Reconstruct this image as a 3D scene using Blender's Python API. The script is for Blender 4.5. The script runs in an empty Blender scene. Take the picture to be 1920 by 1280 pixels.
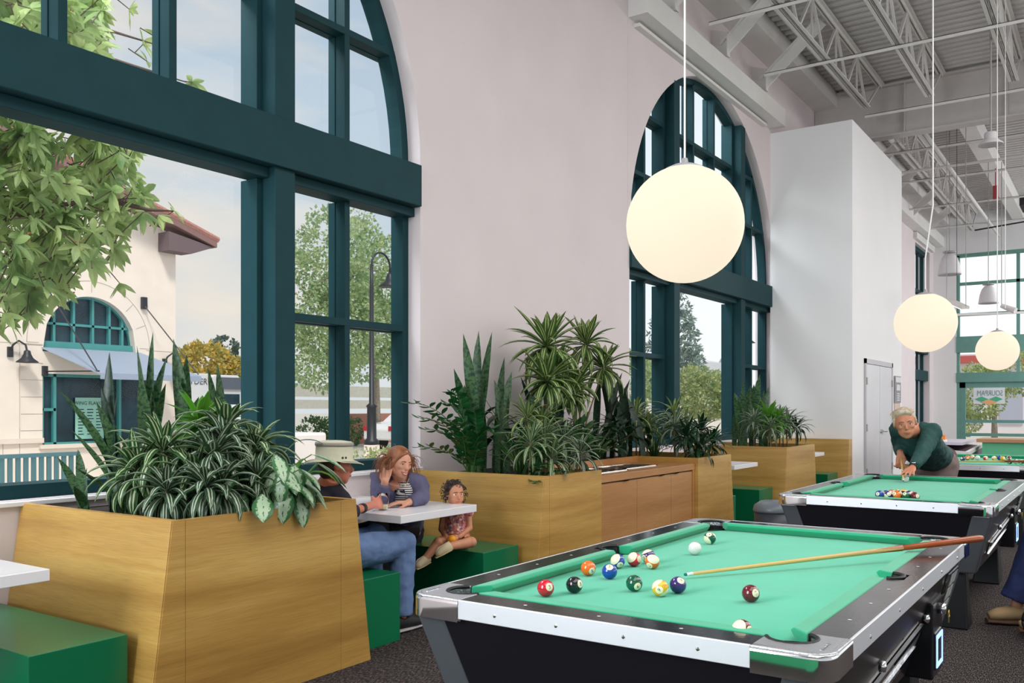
import bpy, bmesh, math, random
from mathutils import Vector, Matrix, Euler, Quaternion, noise
PI = math.pi
random.seed(7)
S = bpy.context.scene
C = S.collection
# ------------------------------------------------------------------ camera
A = math.radians(34.3)
cam = bpy.data.cameras.new('camera'); camo = bpy.data.objects.new('camera', cam); C.objects.link(camo)
camo.location = (0, 0, 1.42)
camo.rotation_euler = (PI/2, 0, A - PI/2)
cam.sensor_width = 36; cam.lens = 36*1678/1920
cam.shift_y = (763-640)/1920
cam.clip_start = .05; cam.clip_end = 400
S.camera = camo
# ------------------------------------------------------------------ view
S.view_settings.view_transform = 'Standard'; S.view_settings.look = 'None'
S.view_settings.gamma = 1; S.view_settings.use_curve_mapping = False
S.view_settings.exposure = 0.03
# ------------------------------------------------------------------ world sky: pale blue with soft peach clouds, whiter near the horizon
W = bpy.data.worlds.new('sky'); S.world = W; W.use_nodes = True
nt = W.node_tree; nt.nodes.clear()
def N(t, **k):
    n = nt.nodes.new(t)
    for a, b in k.items(): setattr(n, a, b)
    return n
tc = N('ShaderNodeTexCoord'); sep = N('ShaderNodeSeparateXYZ'); nt.links.new(tc.outputs['Generated'], sep.inputs[0])
r1 = N('ShaderNodeValToRGB'); nt.links.new(sep.outputs['Z'], r1.inputs[0])
cr = r1.color_ramp; cr.elements[0].position = 0; cr.elements[0].color = (.74, .79, .82, 1)
cr.elements[1].position = .62; cr.elements[1].color = (.40, .53, .70, 1)
e = cr.elements.new(.22); e.color = (.58, .69, .79, 1)
mp = N('ShaderNodeMapping'); mp.inputs['Scale'].default_value = (1.6, 1.6, 5.0); mp.inputs['Location'].default_value = (.35, .1, .3)
nt.links.new(tc.outputs['Generated'], mp.inputs[0])
nz = N('ShaderNodeTexNoise'); nz.inputs['Scale'].default_value = 1.6; nz.inputs['Detail'].default_value = 6; nz.inputs['Roughness'].default_value = .5
nt.links.new(mp.outputs[0], nz.inputs[0])
r2 = N('ShaderNodeValToRGB'); nt.links.new(nz.outputs[0], r2.inputs[0])
r2.color_ramp.elements[0].position = .46; r2.color_ramp.elements[0].color = (0, 0, 0, 1)
r2.color_ramp.elements[1].position = .66; r2.color_ramp.elements[1].color = (1, 1, 1, 1)
mx = N('ShaderNodeMix', data_type='RGBA'); nt.links.new(r2.outputs[0], mx.inputs[0]); nt.links.new(r1.outputs[0], mx.inputs[6])
mx.inputs[7].default_value = (.93, .84, .74, 1)
# hazier, brighter sky towards +X (the far end of the street)
r3 = N('ShaderNodeValToRGB'); nt.links.new(sep.outputs['X'], r3.inputs[0])
r3.color_ramp.elements[0].position = .72; r3.color_ramp.elements[0].color = (0, 0, 0, 1)
r3.color_ramp.elements[1].position = .97; r3.color_ramp.elements[1].color = (1, 1, 1, 1)
m2 = N('ShaderNodeMix', data_type='RGBA'); nt.links.new(r3.outputs[0], m2.inputs[0]); nt.links.new(mx.outputs[2], m2.inputs[6])
m2.inputs[7].default_value = (1.15, 1.2, 1.25, 1)
bg = N('ShaderNodeBackground'); nt.links.new(m2.outputs[2], bg.inputs[0]); bg.inputs[1].default_value = .94
wo = N('ShaderNodeOutputWorld'); nt.links.new(bg.outputs[0], wo.inputs[0])
# ------------------------------------------------------------------ sun, and unseen area lamps added to brighten the room
sl = bpy.data.lights.new('sun', 'SUN'); sl.energy = 2.6; sl.angle = math.radians(12); sl.color = (1, .94, .86)
so = bpy.data.objects.new('sun', sl); C.objects.link(so); so.rotation_euler = Vector((.45, .62, -1.0)).to_track_quat('-Z', 'Y').to_euler()
def area(loc, sx, sy, e, col=(1, .97, .93), d=(0, 0, -1)):
    l = bpy.data.lights.new('fill_area', 'AREA'); l.shape = 'RECTANGLE'; l.size = sx; l.size_y = sy; l.energy = e; l.color = col
    o = bpy.data.objects.new('fill_area', l); C.objects.link(o); o.location = loc
    o.rotation_euler = Vector(d).to_track_quat('-Z', 'Y').to_euler()
area((1.5, -1.0, 6.3), 7, 4, 235)
area((6.5, -2.5, 6.3), 6, 4, 270)
area((-3.2, 4.6, 3.4), 4.8, 4.6, 860, col=(.88, .95, 1), d=(1, -.55, -.12))      # added fill from the left, standing in for daylight behind the camera
area((3.0, 6.8, 7.4), 4.5, 2.5, 560, col=(.9, .95, 1), d=(0, -1, -.75))          # lamps added above both windows to strengthen the daylight coming in
area((12.0, 6.8, 7.4), 4.5, 2.5, 520, col=(.9, .95, 1), d=(0, -1, -.75))

area((12.3, -2.6, 6.1), 5, 4, 170, d=(0, .45, -1))  # added fill, tilted at the second window to lighten its frames
area((26.5, -6.5, 3.5), 6, 4, 520, col=(.95, .98, 1), d=(0, 1, .55))      # fill lamps added out of view to lift the ceiling and far end
area((8, -7.5, 3.2), 8, 4, 150, col=(.95, .98, 1), d=(0, 1, .75))
area((18, -2.5, 6.2), 8, 4, 200)
area((25.5, -2, 6.2), 6, 4, 320)
# ------------------------------------------------------------------ helpers
def srgb(r, g, b):
    f = lambda c: ((c/255+.055)/1.055)**2.4 if c/255 > .04045 else c/255/12.92
    return (f(r), f(g), f(b), 1)
def mat(name, col, rough=.5, metal=0, noise_amt=0, nscale=8, bump=0, bscale=60, spec=.5, emis=None, estr=0, stretch=(1, 1, 1), coat=0, sheen=0, trans=0):
    m = bpy.data.materials.new(name); m.use_nodes = True; t = m.node_tree; b = t.nodes['Principled BSDF']
    col = col if len(col) == 4 else (*col, 1)
    b.inputs['Base Color'].default_value = col; b.inputs['Roughness'].default_value = rough; b.inputs['Metallic'].default_value = metal
    b.inputs['Specular IOR Level'].default_value = spec; b.inputs['Coat Weight'].default_value = coat; b.inputs['Sheen Weight'].default_value = sheen
    b.inputs['Subsurface Weight'].default_value = trans
    if trans: b.inputs['Subsurface Radius'].default_value = (.012, .005, .003)
    if emis: b.inputs['Emission Color'].default_value = emis; b.inputs['Emission Strength'].default_value = estr
    if noise_amt or bump:
        tcn = t.nodes.new('ShaderNodeTexCoord'); mpn = t.nodes.new('ShaderNodeMapping'); mpn.inputs['Scale'].default_value = stretch
        t.links.new(tcn.outputs['Object'], mpn.inputs[0])
    if noise_amt:
        n = t.nodes.new('ShaderNodeTexNoise'); n.inputs['Scale'].default_value = nscale; n.inputs['Detail'].default_value = 5
        t.links.new(mpn.outputs[0], n.inputs[0])
        r = t.nodes.new('ShaderNodeValToRGB'); t.links.new(n.outputs[0], r.inputs[0])
        lo = tuple(max(0, c*(1-noise_amt)) for c in col[:3]); hi = tuple(min(1, c*(1+noise_amt)) for c in col[:3])
        r.color_ramp.elements[0].position = .3; r.color_ramp.elements[0].color = (*lo, 1)
        r.color_ramp.elements[1].position = .7; r.color_ramp.elements[1].color = (*hi, 1)
        t.links.new(r.outputs[0], b.inputs['Base Color'])
    if bump:
        n2 = t.nodes.new('ShaderNodeTexNoise'); n2.inputs['Scale'].default_value = bscale; t.links.new(mpn.outputs[0], n2.inputs[0])
        bp = t.nodes.new('ShaderNodeBump'); bp.inputs['Strength'].default_value = bump; bp.inputs['Distance'].default_value = .01
        t.links.new(n2.outputs[0], bp.inputs['Height']); t.links.new(bp.outputs[0], b.inputs['Normal'])
    return m
class MB:
    def __init__(s): s.v = []; s.f = []; s.uv = {}; s.mi = []; s.cur = 0
    def q(s, *ids): s.f.append(ids); s.mi.append(s.cur)
    def box(s, x0, x1, y0, y1, z0, z1):
        n = len(s.v); s.v += [(x, y, z) for z in (z0, z1) for y in (y0, y1) for x in (x0, x1)]
        for f in ((0, 2, 3, 1), (4, 5, 7, 6), (0, 1, 5, 4), (2, 6, 7, 3), (0, 4, 6, 2), (1, 3, 7, 5)): s.q(*[n+i for i in f])
        return s
    def hexa(s, P):   # 8 points in the box() order
        n = len(s.v); s.v += [tuple(p) for p in P]
        for f in ((0, 2, 3, 1), (4, 5, 7, 6), (0, 1, 5, 4), (2, 6, 7, 3), (0, 4, 6, 2), (1, 3, 7, 5)): s.q(*[n+i for i in f])
        return s
    def beam(s, a, b, w, h, up=(0, 0, 1)):   # rectangular bar from a to b
        a = Vector(a); b = Vector(b); d = (b-a).normalized(); u = Vector(up); sd = d.cross(u)
        if sd.length < 1e-4: sd = d.cross(Vector((1, 0, 0)))
        sd.normalize(); u = sd.cross(d).normalized()
        n = len(s.v)
        for p in (a, b):
            for i, j in ((-1, -1), (1, -1), (1, 1), (-1, 1)): s.v.append(tuple(p + sd*i*w/2 + u*j*h/2))
        s.q(n, n+1, n+2, n+3); s.q(n+7, n+6, n+5, n+4)
        for i in range(4): s.q(n+i, n+4+i, n+4+(i+1) % 4, n+(i+1) % 4)
        return s
    def tube(s, pts, r, n=10, cap=True, sq=1.0, ref=None):    # r: radius or list (each may be (rx, ry))
        pts = [Vector(p) for p in pts]; k = len(pts); rs = r if isinstance(r, (list, tuple)) and len(r) == k else [r]*k
        T = []
        for i in range(k):
            d = pts[min(i+1, k-1)] - pts[max(i-1, 0)]; T.append(d.normalized())
        u = Vector(ref) if ref else (Vector((0, 0, 1)) if abs(T[0].z) < .9 else Vector((1, 0, 0)))
        base = len(s.v)
        for i in range(k):
            u = (u - T[i]*u.dot(T[i]));
            if u.length < 1e-6: u = T[i].orthogonal()
            u.normalize(); w = T[i].cross(u)
            rr = rs[i]; rx, ry = rr if isinstance(rr, (tuple, list)) else (rr, rr)
            for j in range(n):
                a = 2*PI*j/n; s.v.append(tuple(pts[i] + w*math.cos(a)*rx + u*math.sin(a)*ry))
        for i in range(k-1):
            for j in range(n):
                a = base+i*n+j; b = base+i*n+(j+1) % n; s.q(a, b, b+n, a+n)
        if cap:
            s.q(*[base+j for j in range(n)][::-1]); s.q(*[base+(k-1)*n+j for j in range(n)])
        return s
    def lathe(s, prof, c=(0, 0, 0), n=24, axis='z', sx=1, sy=1):
        base = len(s.v); k = len(prof)
        for (r, h) in prof:
            for j in range(n):
                a = 2*PI*j/n; p = (r*math.cos(a)*sx, r*math.sin(a)*sy, h)
                if axis == 'x': p = (h, r*math.cos(a), r*math.sin(a))
                if axis == 'y': p = (r*math.cos(a), h, r*math.sin(a))
                s.v.append((p[0]+c[0], p[1]+c[1], p[2]+c[2]))
        for i in range(k-1):
            for j in range(n):
                a = base+i*n+j; b = base+i*n+(j+1) % n; s.q(a, b, b+n, a+n)
        if prof[0][0] > 1e-6: s.q(*[base+j for j in range(n)][::-1])
        if prof[-1][0] > 1e-6: s.q(*[base+(k-1)*n+j for j in range(n)])
        return s
    def ball(s, c, r, n=16, m=10, rot=None):
        rx, ry, rz = r if isinstance(r, (tuple, list)) else (r, r, r); base = len(s.v); c = Vector(c)
        for i in range(m+1):
            t = PI*i/m
            for j in range(n):
                a = 2*PI*j/n; p = Vector((rx*math.sin(t)*math.cos(a), ry*math.sin(t)*math.sin(a), -rz*math.cos(t)))
                if rot: p = rot @ p
                s.v.append(tuple(c+p))
        for i in range(m):
            for j in range(n):
                a = base+i*n+j; b = base+i*n+(j+1) % n; s.q(a, b, b+n, a+n)
        return s
    def prism(s, poly, z0, z1, ax='z'):       # convex or simple polygon extruded
        n = len(s.v); k = len(poly)
        def P(u, v, w): return (u, v, w) if ax == 'z' else ((u, w, v) if ax == 'y' else (w, u, v))
        s.v += [P(u, v, z0) for u, v in poly] + [P(u, v, z1) for u, v in poly]
        s.q(*[n+i for i in range(k)][::-1]); s.q(*[n+k+i for i in range(k)])
        for i in range(k): s.q(n+i, n+(i+1) % k, n+k+(i+1) % k, n+k+i)
        return s
    def ribbon(s, pts, widths, side, fold=.15, th=0):      # leaf blade, three vertices across, uv x across, uv y along
        k = len(pts); base = len(s.v); side = Vector(side)
        for i, p in enumerate(pts):
            p = Vector(p); d = (Vector(pts[min(i+1, k-1)])-Vector(pts[max(i-1, 0)])).normalized()
            sd = (side - d*side.dot(d));
            if sd.length < 1e-5: sd = d.orthogonal()
            sd.normalize(); up = sd.cross(d); w = widths[i]/2
            s.v += [tuple(p - sd*w + up*w*fold*2), tuple(p), tuple(p + sd*w + up*w*fold*2)]
        for i in range(k-1):
            a = base+3*i
            for c in (0, 1):
                s.uv[len(s.f)] = [(c/2, i/(k-1)), (c/2+.5, i/(k-1)), (c/2+.5, (i+1)/(k-1)), (c/2, (i+1)/(k-1))]
                s.q(a+c, a+c+1, a+c+4, a+c+3)
        return s
    def build(s, name, m, parent=None, smooth=False, bevel=0, loc=None):
        me = bpy.data.meshes.new(name); me.from_pydata(s.v, [], s.f)
        for mm in (m if isinstance(m, (list, tuple)) else [m]): me.materials.append(mm)
        if any(s.mi): me.polygons.foreach_set('material_index', s.mi)
        if s.uv:
            ul = me.uv_layers.new(name='UVMap')
            for fi, uvs in s.uv.items():
                st = me.polygons[fi].loop_start
                for k, u in enumerate(uvs): ul.data[st+k].uv = u
        me.validate(); 
        if not s.uv:
            bm = bmesh.new(); bm.from_mesh(me); bmesh.ops.recalc_face_normals(bm, faces=bm.faces); bm.to_mesh(me); bm.free()
        if smooth: me.polygons.foreach_set('use_smooth', [True]*len(me.polygons))
        me.update()
        o = bpy.data.objects.new(name, me); C.objects.link(o)
        if parent: o.parent = parent
        if loc: o.location = loc
        if bevel:
            b = o.modifiers.new('bevel', 'BEVEL'); b.width = bevel; b.segments = 2; b.limit_method = 'ANGLE'; b.angle_limit = .6
        return o
def tag(o, label, cat, group=None, kind=None):
    o['label'] = label; o['category'] = cat
    if group: o['group'] = group
    if kind: o['kind'] = kind
    return o
def thing(name, label, cat, loc=(0, 0, 0), rz=0, group=None):
    o = bpy.data.objects.new(name, None); C.objects.link(o); o.location = loc; o.rotation_euler = (0, 0, rz); o.empty_display_size = .1
    return tag(o, label, cat, group)
def struct(o): o['kind'] = 'structure'; return o
def sempty(name):
    o = bpy.data.objects.new(name, None); C.objects.link(o); o['kind'] = 'structure'; return o
def dup(root, loc=None, rz=None, label=None, group=None):
    r = root.copy(); C.objects.link(r)
    if loc is not None: r.location = loc
    if rz is not None: r.rotation_euler = (0, 0, rz)
    if label: r['label'] = label
    if group: r['group'] = group
    for ch in list(root.children):
        c = ch.copy(); C.objects.link(c); c.parent = r
        for g in list(ch.children):
            d = g.copy(); C.objects.link(d); d.parent = c
    return r
def text_mesh(name, txt, size, m, parent=None, extrude=.0, loc=(0, 0, 0), rot=(0, 0, 0), warp=None, align='CENTER'):
    cu = bpy.data.curves.new(name, 'FONT'); cu.body = txt; cu.size = size; cu.align_x = align; cu.align_y = 'CENTER'; cu.extrude = extrude; cu.resolution_u = 3
    to = bpy.data.objects.new(name+'_t', cu); C.objects.link(to); bpy.context.view_layer.update()
    dg = bpy.context.evaluated_depsgraph_get(); me = bpy.data.meshes.new_from_object(to.evaluated_get(dg))
    bpy.data.objects.remove(to); bpy.data.curves.remove(cu)
    R = Euler(rot).to_matrix().to_4x4(); R.translation = Vector(loc)
    for v in me.vertices:
        v.co = R @ v.co
        if warp: v.co = warp(v.co)
    me.materials.clear(); me.materials.append(m); me.name = name
    o = bpy.data.objects.new(name, me); C.objects.link(o)
    if parent: o.parent = parent
    return o
def at(px, py, d): return Vector((0, 0, 1.42)) + d*(Vector((math.cos(A), math.sin(A), 0)) + Vector((math.sin(A), -math.cos(A), 0))*((px-960)/1678) - Vector((0, 0, 1))*((py-763)/1678))
# ------------------------------------------------------------------ materials of the room
M = {}
M['plaster'] = mat('plaster', srgb(222, 210, 212), .9, noise_amt=.03, nscale=1.5, bump=.05, bscale=30)
M['white'] = mat('white_paint', srgb(236, 235, 236), .8, noise_amt=.02, nscale=1)
M['steelwhite'] = mat('white_steel_paint', srgb(226, 223, 220), .55, noise_amt=.03, nscale=3)
M['deck'] = mat('white_deck', srgb(206, 202, 200), .6, noise_amt=.04, nscale=2)
M['teal'] = mat('teal_paint', srgb(28, 62, 68), .6, noise_amt=.06, nscale=6, spec=.12)
M['teal2'] = mat('teal_paint_pale', srgb(104, 152, 142), .5, noise_amt=.05, nscale=6)
M['dark'] = mat('dark_gap', (.03, .03, .03), .9)
# glass: clear with a fresnel reflection
def glass_mat(name, tint=(.97, .985, .98)):
    m = bpy.data.materials.new(name); m.use_nodes = True; t = m.node_tree; t.nodes.clear()
    o = t.nodes.new('ShaderNodeOutputMaterial'); mx_ = t.nodes.new('ShaderNodeMixShader'); tr = t.nodes.new('ShaderNodeBsdfTransparent'); gl = t.nodes.new('ShaderNodeBsdfGlossy')
    lw = t.nodes.new('ShaderNodeLayerWeight'); lw.inputs[0].default_value = .15; fr = t.nodes.new('ShaderNodeMath'); fr.operation = 'MULTIPLY'; fr.inputs[1].default_value = .12; t.links.new(lw.outputs['Facing'], fr.inputs[0]); tr.inputs[0].default_value = (*tint, 1); gl.inputs['Roughness'].default_value = .02
    t.links.new(fr.outputs[0], mx_.inputs[0]); t.links.new(tr.outputs[0], mx_.inputs[1]); t.links.new(gl.outputs[0], mx_.inputs[2]); t.links.new(mx_.outputs[0], o.inputs[0])
    return m
M['glass'] = glass_mat('window_glass')
# carpet: dark brown grey with fine light streaks
def carpet():
    m = bpy.data.materials.new('carpet'); m.use_nodes = True; t = m.node_tree; b = t.nodes['Principled BSDF']
    tcn = t.nodes.new('ShaderNodeTexCoord'); mpn = t.nodes.new('ShaderNodeMapping'); mpn.inputs['Scale'].default_value = (24, 130, 1); mpn.inputs['Rotation'].default_value = (0, 0, .5)
    t.links.new(tcn.outputs['Object'], mpn.inputs[0]); n = t.nodes.new('ShaderNodeTexNoise'); n.inputs['Scale'].default_value = 1.6; n.inputs['Detail'].default_value = 4; n.inputs['Roughness'].default_value = .7
    t.links.new(mpn.outputs[0], n.inputs[0]); r = t.nodes.new('ShaderNodeValToRGB'); t.links.new(n.outputs[0], r.inputs[0])
    r.color_ramp.elements[0].position = .38; r.color_ramp.elements[0].color = srgb(20, 19, 21)
    r.color_ramp.elements[1].position = .68; r.color_ramp.elements[1].color = srgb(150, 136, 130)
    e = r.color_ramp.elements.new(.52); e.color = srgb(54, 49, 50)
    t.links.new(r.outputs[0], b.inputs['Base Color']); b.inputs['Roughness'].default_value = 1; b.inputs['Specular IOR Level'].default_value = .1
    bp = t.nodes.new('ShaderNodeBump'); bp.inputs['Strength'].default_value = .12; t.links.new(n.outputs[0], bp.inputs['Height']); t.links.new(bp.outputs[0], b.inputs['Normal'])
    return m
M['carpet'] = carpet()
XF = 30.0      # far wall
mb = MB(); mb.box(-9, XF+.2, -9, 5.05, -.12, 0); struct(mb.build('floor', M['carpet']))
# ------------------------------------------------------------------ window wall with arched openings
WY, WB = 4.8, 5.12
ARCH = [(0.49, 5.69), (9.49, 14.80)]
SILL, SPR = .93, 3.42
def arch_top(x, x0, x1):
    c = (x0+x1)/2; R = (x1-x0)/2; d = R*R-(x-c)**2
    return SPR + math.sqrt(max(d, 0))*.975
def wall_mesh():
    m = MB(); TOP = 7.75
    def seg(x0, x1, z0a, z0b, z1a, z1b):     # front and back quads
        for y in (WY, WB):
            n = len(m.v); m.v += [(x0, y, z0a), (x1, y, z0b), (x1, y, z1b), (x0, y, z1a)]; m.q(n, n+1, n+2, n+3)
    xs = -9
    RW = (27.1, 29.35)
    for (a, b) in ARCH:
        seg(xs, a, 0, 0, TOP, TOP); seg(a, b, 0, 0, SILL, SILL); K = 64
        px = [a + (b-a)*(1-math.cos(PI*i/K))/2 for i in range(K+1)]
        for i in range(K):
            t0, t1 = arch_top(px[i], a, b), arch_top(px[i+1], a, b)
            seg(px[i], px[i+1], t0, t1, TOP, TOP)
            n = len(m.v); m.v += [(px[i], WY, t0), (px[i+1], WY, t1), (px[i+1], WB, t1), (px[i], WB, t0)]; m.q(n, n+1, n+2, n+3)
        for x in (a, b):
            n = len(m.v); m.v += [(x, WY, SILL), (x, WB, SILL), (x, WB, SPR), (x, WY, SPR)]; m.q(n, n+1, n+2, n+3)
        n = len(m.v); m.v += [(a, WY, SILL), (b, WY, SILL), (b, WB, SILL), (a, WB, SILL)]; m.q(n, n+1, n+2, n+3)
        xs = b
    a, b = RW; seg(xs, a, 0, 0, TOP, TOP); seg(a, b, 0, 0, .25, .25); seg(a, b, 6.05, 6.05, TOP, TOP); seg(b, XF+.3, 0, 0, TOP, TOP)
    for x in (a, b):
        n = len(m.v); m.v += [(x, WY, .25), (x, WB, .25), (x, WB, 6.05), (x, WY, 6.05)]; m.q(n, n+1, n+2, n+3)
    for z in (.25, 6.05):
        n = len(m.v); m.v += [(a, WY, z), (b, WY, z), (b, WB, z), (a, WB, z)]; m.q(n, n+1, n+2, n+3)
    return m
struct(wall_mesh().build('wall_left', M['plaster']))
# shallow vertical joint where the pier meets the second bay
mb = MB(); mb.box(9.44, 9.462, WY-.004, WY, 3.6, 6.0); struct(mb.build('trim_1', M['plaster']))
# white window stool under the first window
mb = MB(); mb.box(.49, 5.69, 4.765, 4.80, .90, .925); struct(mb.build('trim_2', M['white'], bevel=.004))
# ------------------------------------------------------------------ teal windows
def big_window(idx, x0, x1, p1, p2):
    root = sempty('window_%d' % idx)
    FY0, FY1 = 4.93, 5.03       # frame members
    # steel posts and the deep beam, flush with the wall face
    for px in (p1, p2):
        m = MB(); m.box(px, px+.18, 4.80, 4.98, SILL, arch_top(px+.09, x0, x1)-.02); m.build('post', M['teal'], root, bevel=.004)
    m = MB(); m.box(x0-.0, x1-.02, 4.765, 4.96, 3.07, 3.41); m.build('beam', M['teal'], root, bevel=.006)
    m = MB(); m.box(x0, x1, 4.86, 5.04, 3.0, 3.07); m.build('head_rail', M['teal'], root, bevel=.004)
    w = .055
    # outer frame following the opening
    m = MB(); m.box(x0, x0+.07, FY0, FY1+.03, SILL, SPR); m.box(x1-.07, x1, FY0, FY1+.03, SILL, SPR); m.box(x0, x1, 4.86, FY1+.03, SILL, SILL+.075)
    K = 48; pts = [x0 + (x1-x0)*(1-math.cos(PI*i/K))/2 for i in range(K+1)]
    c = (x0+x1)/2; R = (x1-x0)/2
    for i in range(K):
        q = []
        for t in (pts[i], pts[i+1]):
            zt = arch_top(t, x0, x1)-SPR
            for f in (1.0, 1-.075/R): q.append((c+(t-c)*f, SPR+zt*f))
        (a, b, cc, d) = q
        m.hexa([(b[0], FY0, b[1]), (d[0], FY0, d[1]), (b[0], FY1+.03, b[1]), (d[0], FY1+.03, d[1]), (a[0], FY0, a[1]), (cc[0], FY0, cc[1]), (a[0], FY1+.03, a[1]), (cc[0], FY1+.03, cc[1])])
    m.build('outer_frame', M['teal'], root)
    def vert(xc, z0, z1, ww=w):
        m = MB(); m.box(xc-ww/2, xc+ww/2, FY0, FY1, z0, z1); m.box(xc-ww/2-.008, xc+ww/2+.008, FY1, FY1+.07, z0, z1); m.build('mullion', M['teal'], root, bevel=.003)
    def hor(z, xa, xb):
        m = MB(); m.box(xa, xb, FY0-.0015, FY1, z, z+.055); m.box(xa, xb, FY1, FY1+.07, z-.006, z+.061); m.build('glazing_bar', M['teal'], root, bevel=.003)
    for xa, xb in ((x0+.07, p1), (p2+.18, x1-.07)):
        xm = (xa+xb)/2 + (.0 if xa > c else 0)
        vert(xm, SILL+.075, 3.0); vert(xm, 3.41, arch_top(xm, x0, x1)-.05)
        hor(2.045, xa, xb); hor(4.28, xa, xb)
        lim = R*.62
    for k in (1, 2):
        xm = p1+.18+(p2-p1-.18)*k/3
        vert(xm, 3.41, arch_top(xm, x0, x1)-.05)
    hor(4.28, p1+.18, p2); hor(5.05, p1+.18, p2)
    s = math.sqrt(max(0, R*R-((5.05-SPR)/.975)**2))
    hor(5.05, c-s+.05, p1) if c-s+.05 < p1 else None; hor(5.05, p2+.18, c+s-.05) if c+s-.05 > p2+.18 else None
    # sash edges next to the posts
    for xa in (p1-.05, p1+.18, p2-.05, p2+.18):
        m = MB(); m.box(xa, xa+.05, FY0, FY1+.07, SILL+.075, 3.0); m.box(xa, xa+.05, FY0, FY1+.07, 3.41, arch_top(xa+.02, x0, x1)-.04); m.build('sash_stile', M['teal'], root, bevel=.003)
    # glass
    m = MB(); gy = 5.02; m.v += [(x0, gy, SILL), (x1, gy, SILL), (x1, gy, SPR), (x0, gy, SPR)]; m.q(0, 1, 2, 3)
    for i in range(K):
        n = len(m.v); m.v += [(pts[i], gy, SPR), (pts[i+1], gy, SPR), (pts[i+1], gy, arch_top(pts[i+1], x0, x1)), (pts[i], gy, arch_top(pts[i], x0, x1))]; m.q(n, n+1, n+2, n+3)
    m.build('glass', M['glass'], root)
    return root
big_window(1, .49, 5.69, 1.85, 4.155)
big_window(2, 9.49, 14.80, 10.77, 13.235)
# third, tall narrow window beyond the closet
root = sempty('window_3'); a, b = 27.1, 29.35
m = MB()
for x in (a, b-.08): m.box(x, x+.08, 4.97, 5.06, .25, 6.05)
m.box(a, b, 4.9, 5.06, 5.93, 6.05); m.box(a, b, 4.84, 5.06, 3.0, 3.45); m.box(a, b, 4.84, 5.06, 2.2, 2.5); m.box(a, b, 4.9, 5.06, .25, .4)
m.build('outer_frame', M['teal'], root)
for x in (27.75, 28.5):
    m = MB(); m.box(x, x+.06, 4.98, 5.04, .4, 5.95); m.build('mullion', M['teal'], root)
m = MB(); m.box(a, b, 4.92, 5.04, 4.75, 4.85); m.build('glazing_bar', M['teal'], root)
m = MB(); m.v += [(a, 5.0, .25), (b, 5.0, .25), (b, 5.0, 6.05), (a, 5.0, 6.05)]; m.q(0, 1, 2, 3); m.build('glass', M['glass'], root)
m = MB(); m.box(a-.3, b+.3, 4.70, 4.8, 6.1, 6.28); m.box(a-.3, b+.5, 4.55, 4.8, 6.36, 6.62); struct(m.build('trim_3', M['steelwhite']))
# ------------------------------------------------------------------ far wall with the big glazed bays
m = MB(); FY = [4.16, -.3]       # opening
m.box(XF, XF+.25, 4.16, 5.1, 0, 7.75); m.box(XF, XF+.25, -9, -.6, 0, 7.75); m.box(XF, XF+.25, -.6, 4.16, 6.05, 7.75)
struct(m.build('wall_far', M['white']))
root = sempty('window_4')
m = MB(); m.box(XF+.03, XF+.2, -.6, 4.16, 5.95, 6.05); m.box(XF+.03, XF+.2, 4.08, 4.16, 0, 6.0); m.box(XF-.02, XF+.2, -.6, 4.16, 3.07, 3.55); m.box(XF-.02, XF+.2, -.6, 4.16, 2.17, 2.46); m.build('outer_frame', M['teal2'], root)
for y in (2.53, .95):
    m = MB(); m.box(XF+.06, XF+.16, y-.045, y+.045, 2.46, 6.0); m.build('mullion', M['teal2'], root)
for y in (1.8, -.1):
    m = MB(); m.box(XF+.05, XF+.16, y-.06, y+.06, 0, 2.17); m.build('door_stile', M['teal2'], root)
for z in (5.15, 4.22, 1.0, .6):
    m = MB(); m.box(XF+.06, XF+.15, -.6, 4.1, z-.05, z+.04); m.build('glazing_bar', M['teal2'], root)
m = MB(); m.box(XF+.05, XF+.16, 1.86, 4.08, 2.0, 2.17); m.box(XF+.05, XF+.16, -.6, 1.74, 2.05, 2.17); m.box(XF+.05, XF+.16, 3.92, 4.08, 0, 2.17); m.build('door_rail', M['teal2'], root)
m = MB(); m.v += [(XF+.1, -.6, 0), (XF+.1, 4.16, 0), (XF+.1, 4.16, 6.05), (XF+.1, -.6, 6.05)]; m.q(0, 1, 2, 3); m.build('glass', M['glass'], root)
# ------------------------------------------------------------------ the white closet block
m = MB(); m.box(14.6, 18.4, 3.5, 4.8, 0, 5.93); struct(m.build('wall_closet', M['white']))
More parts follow.
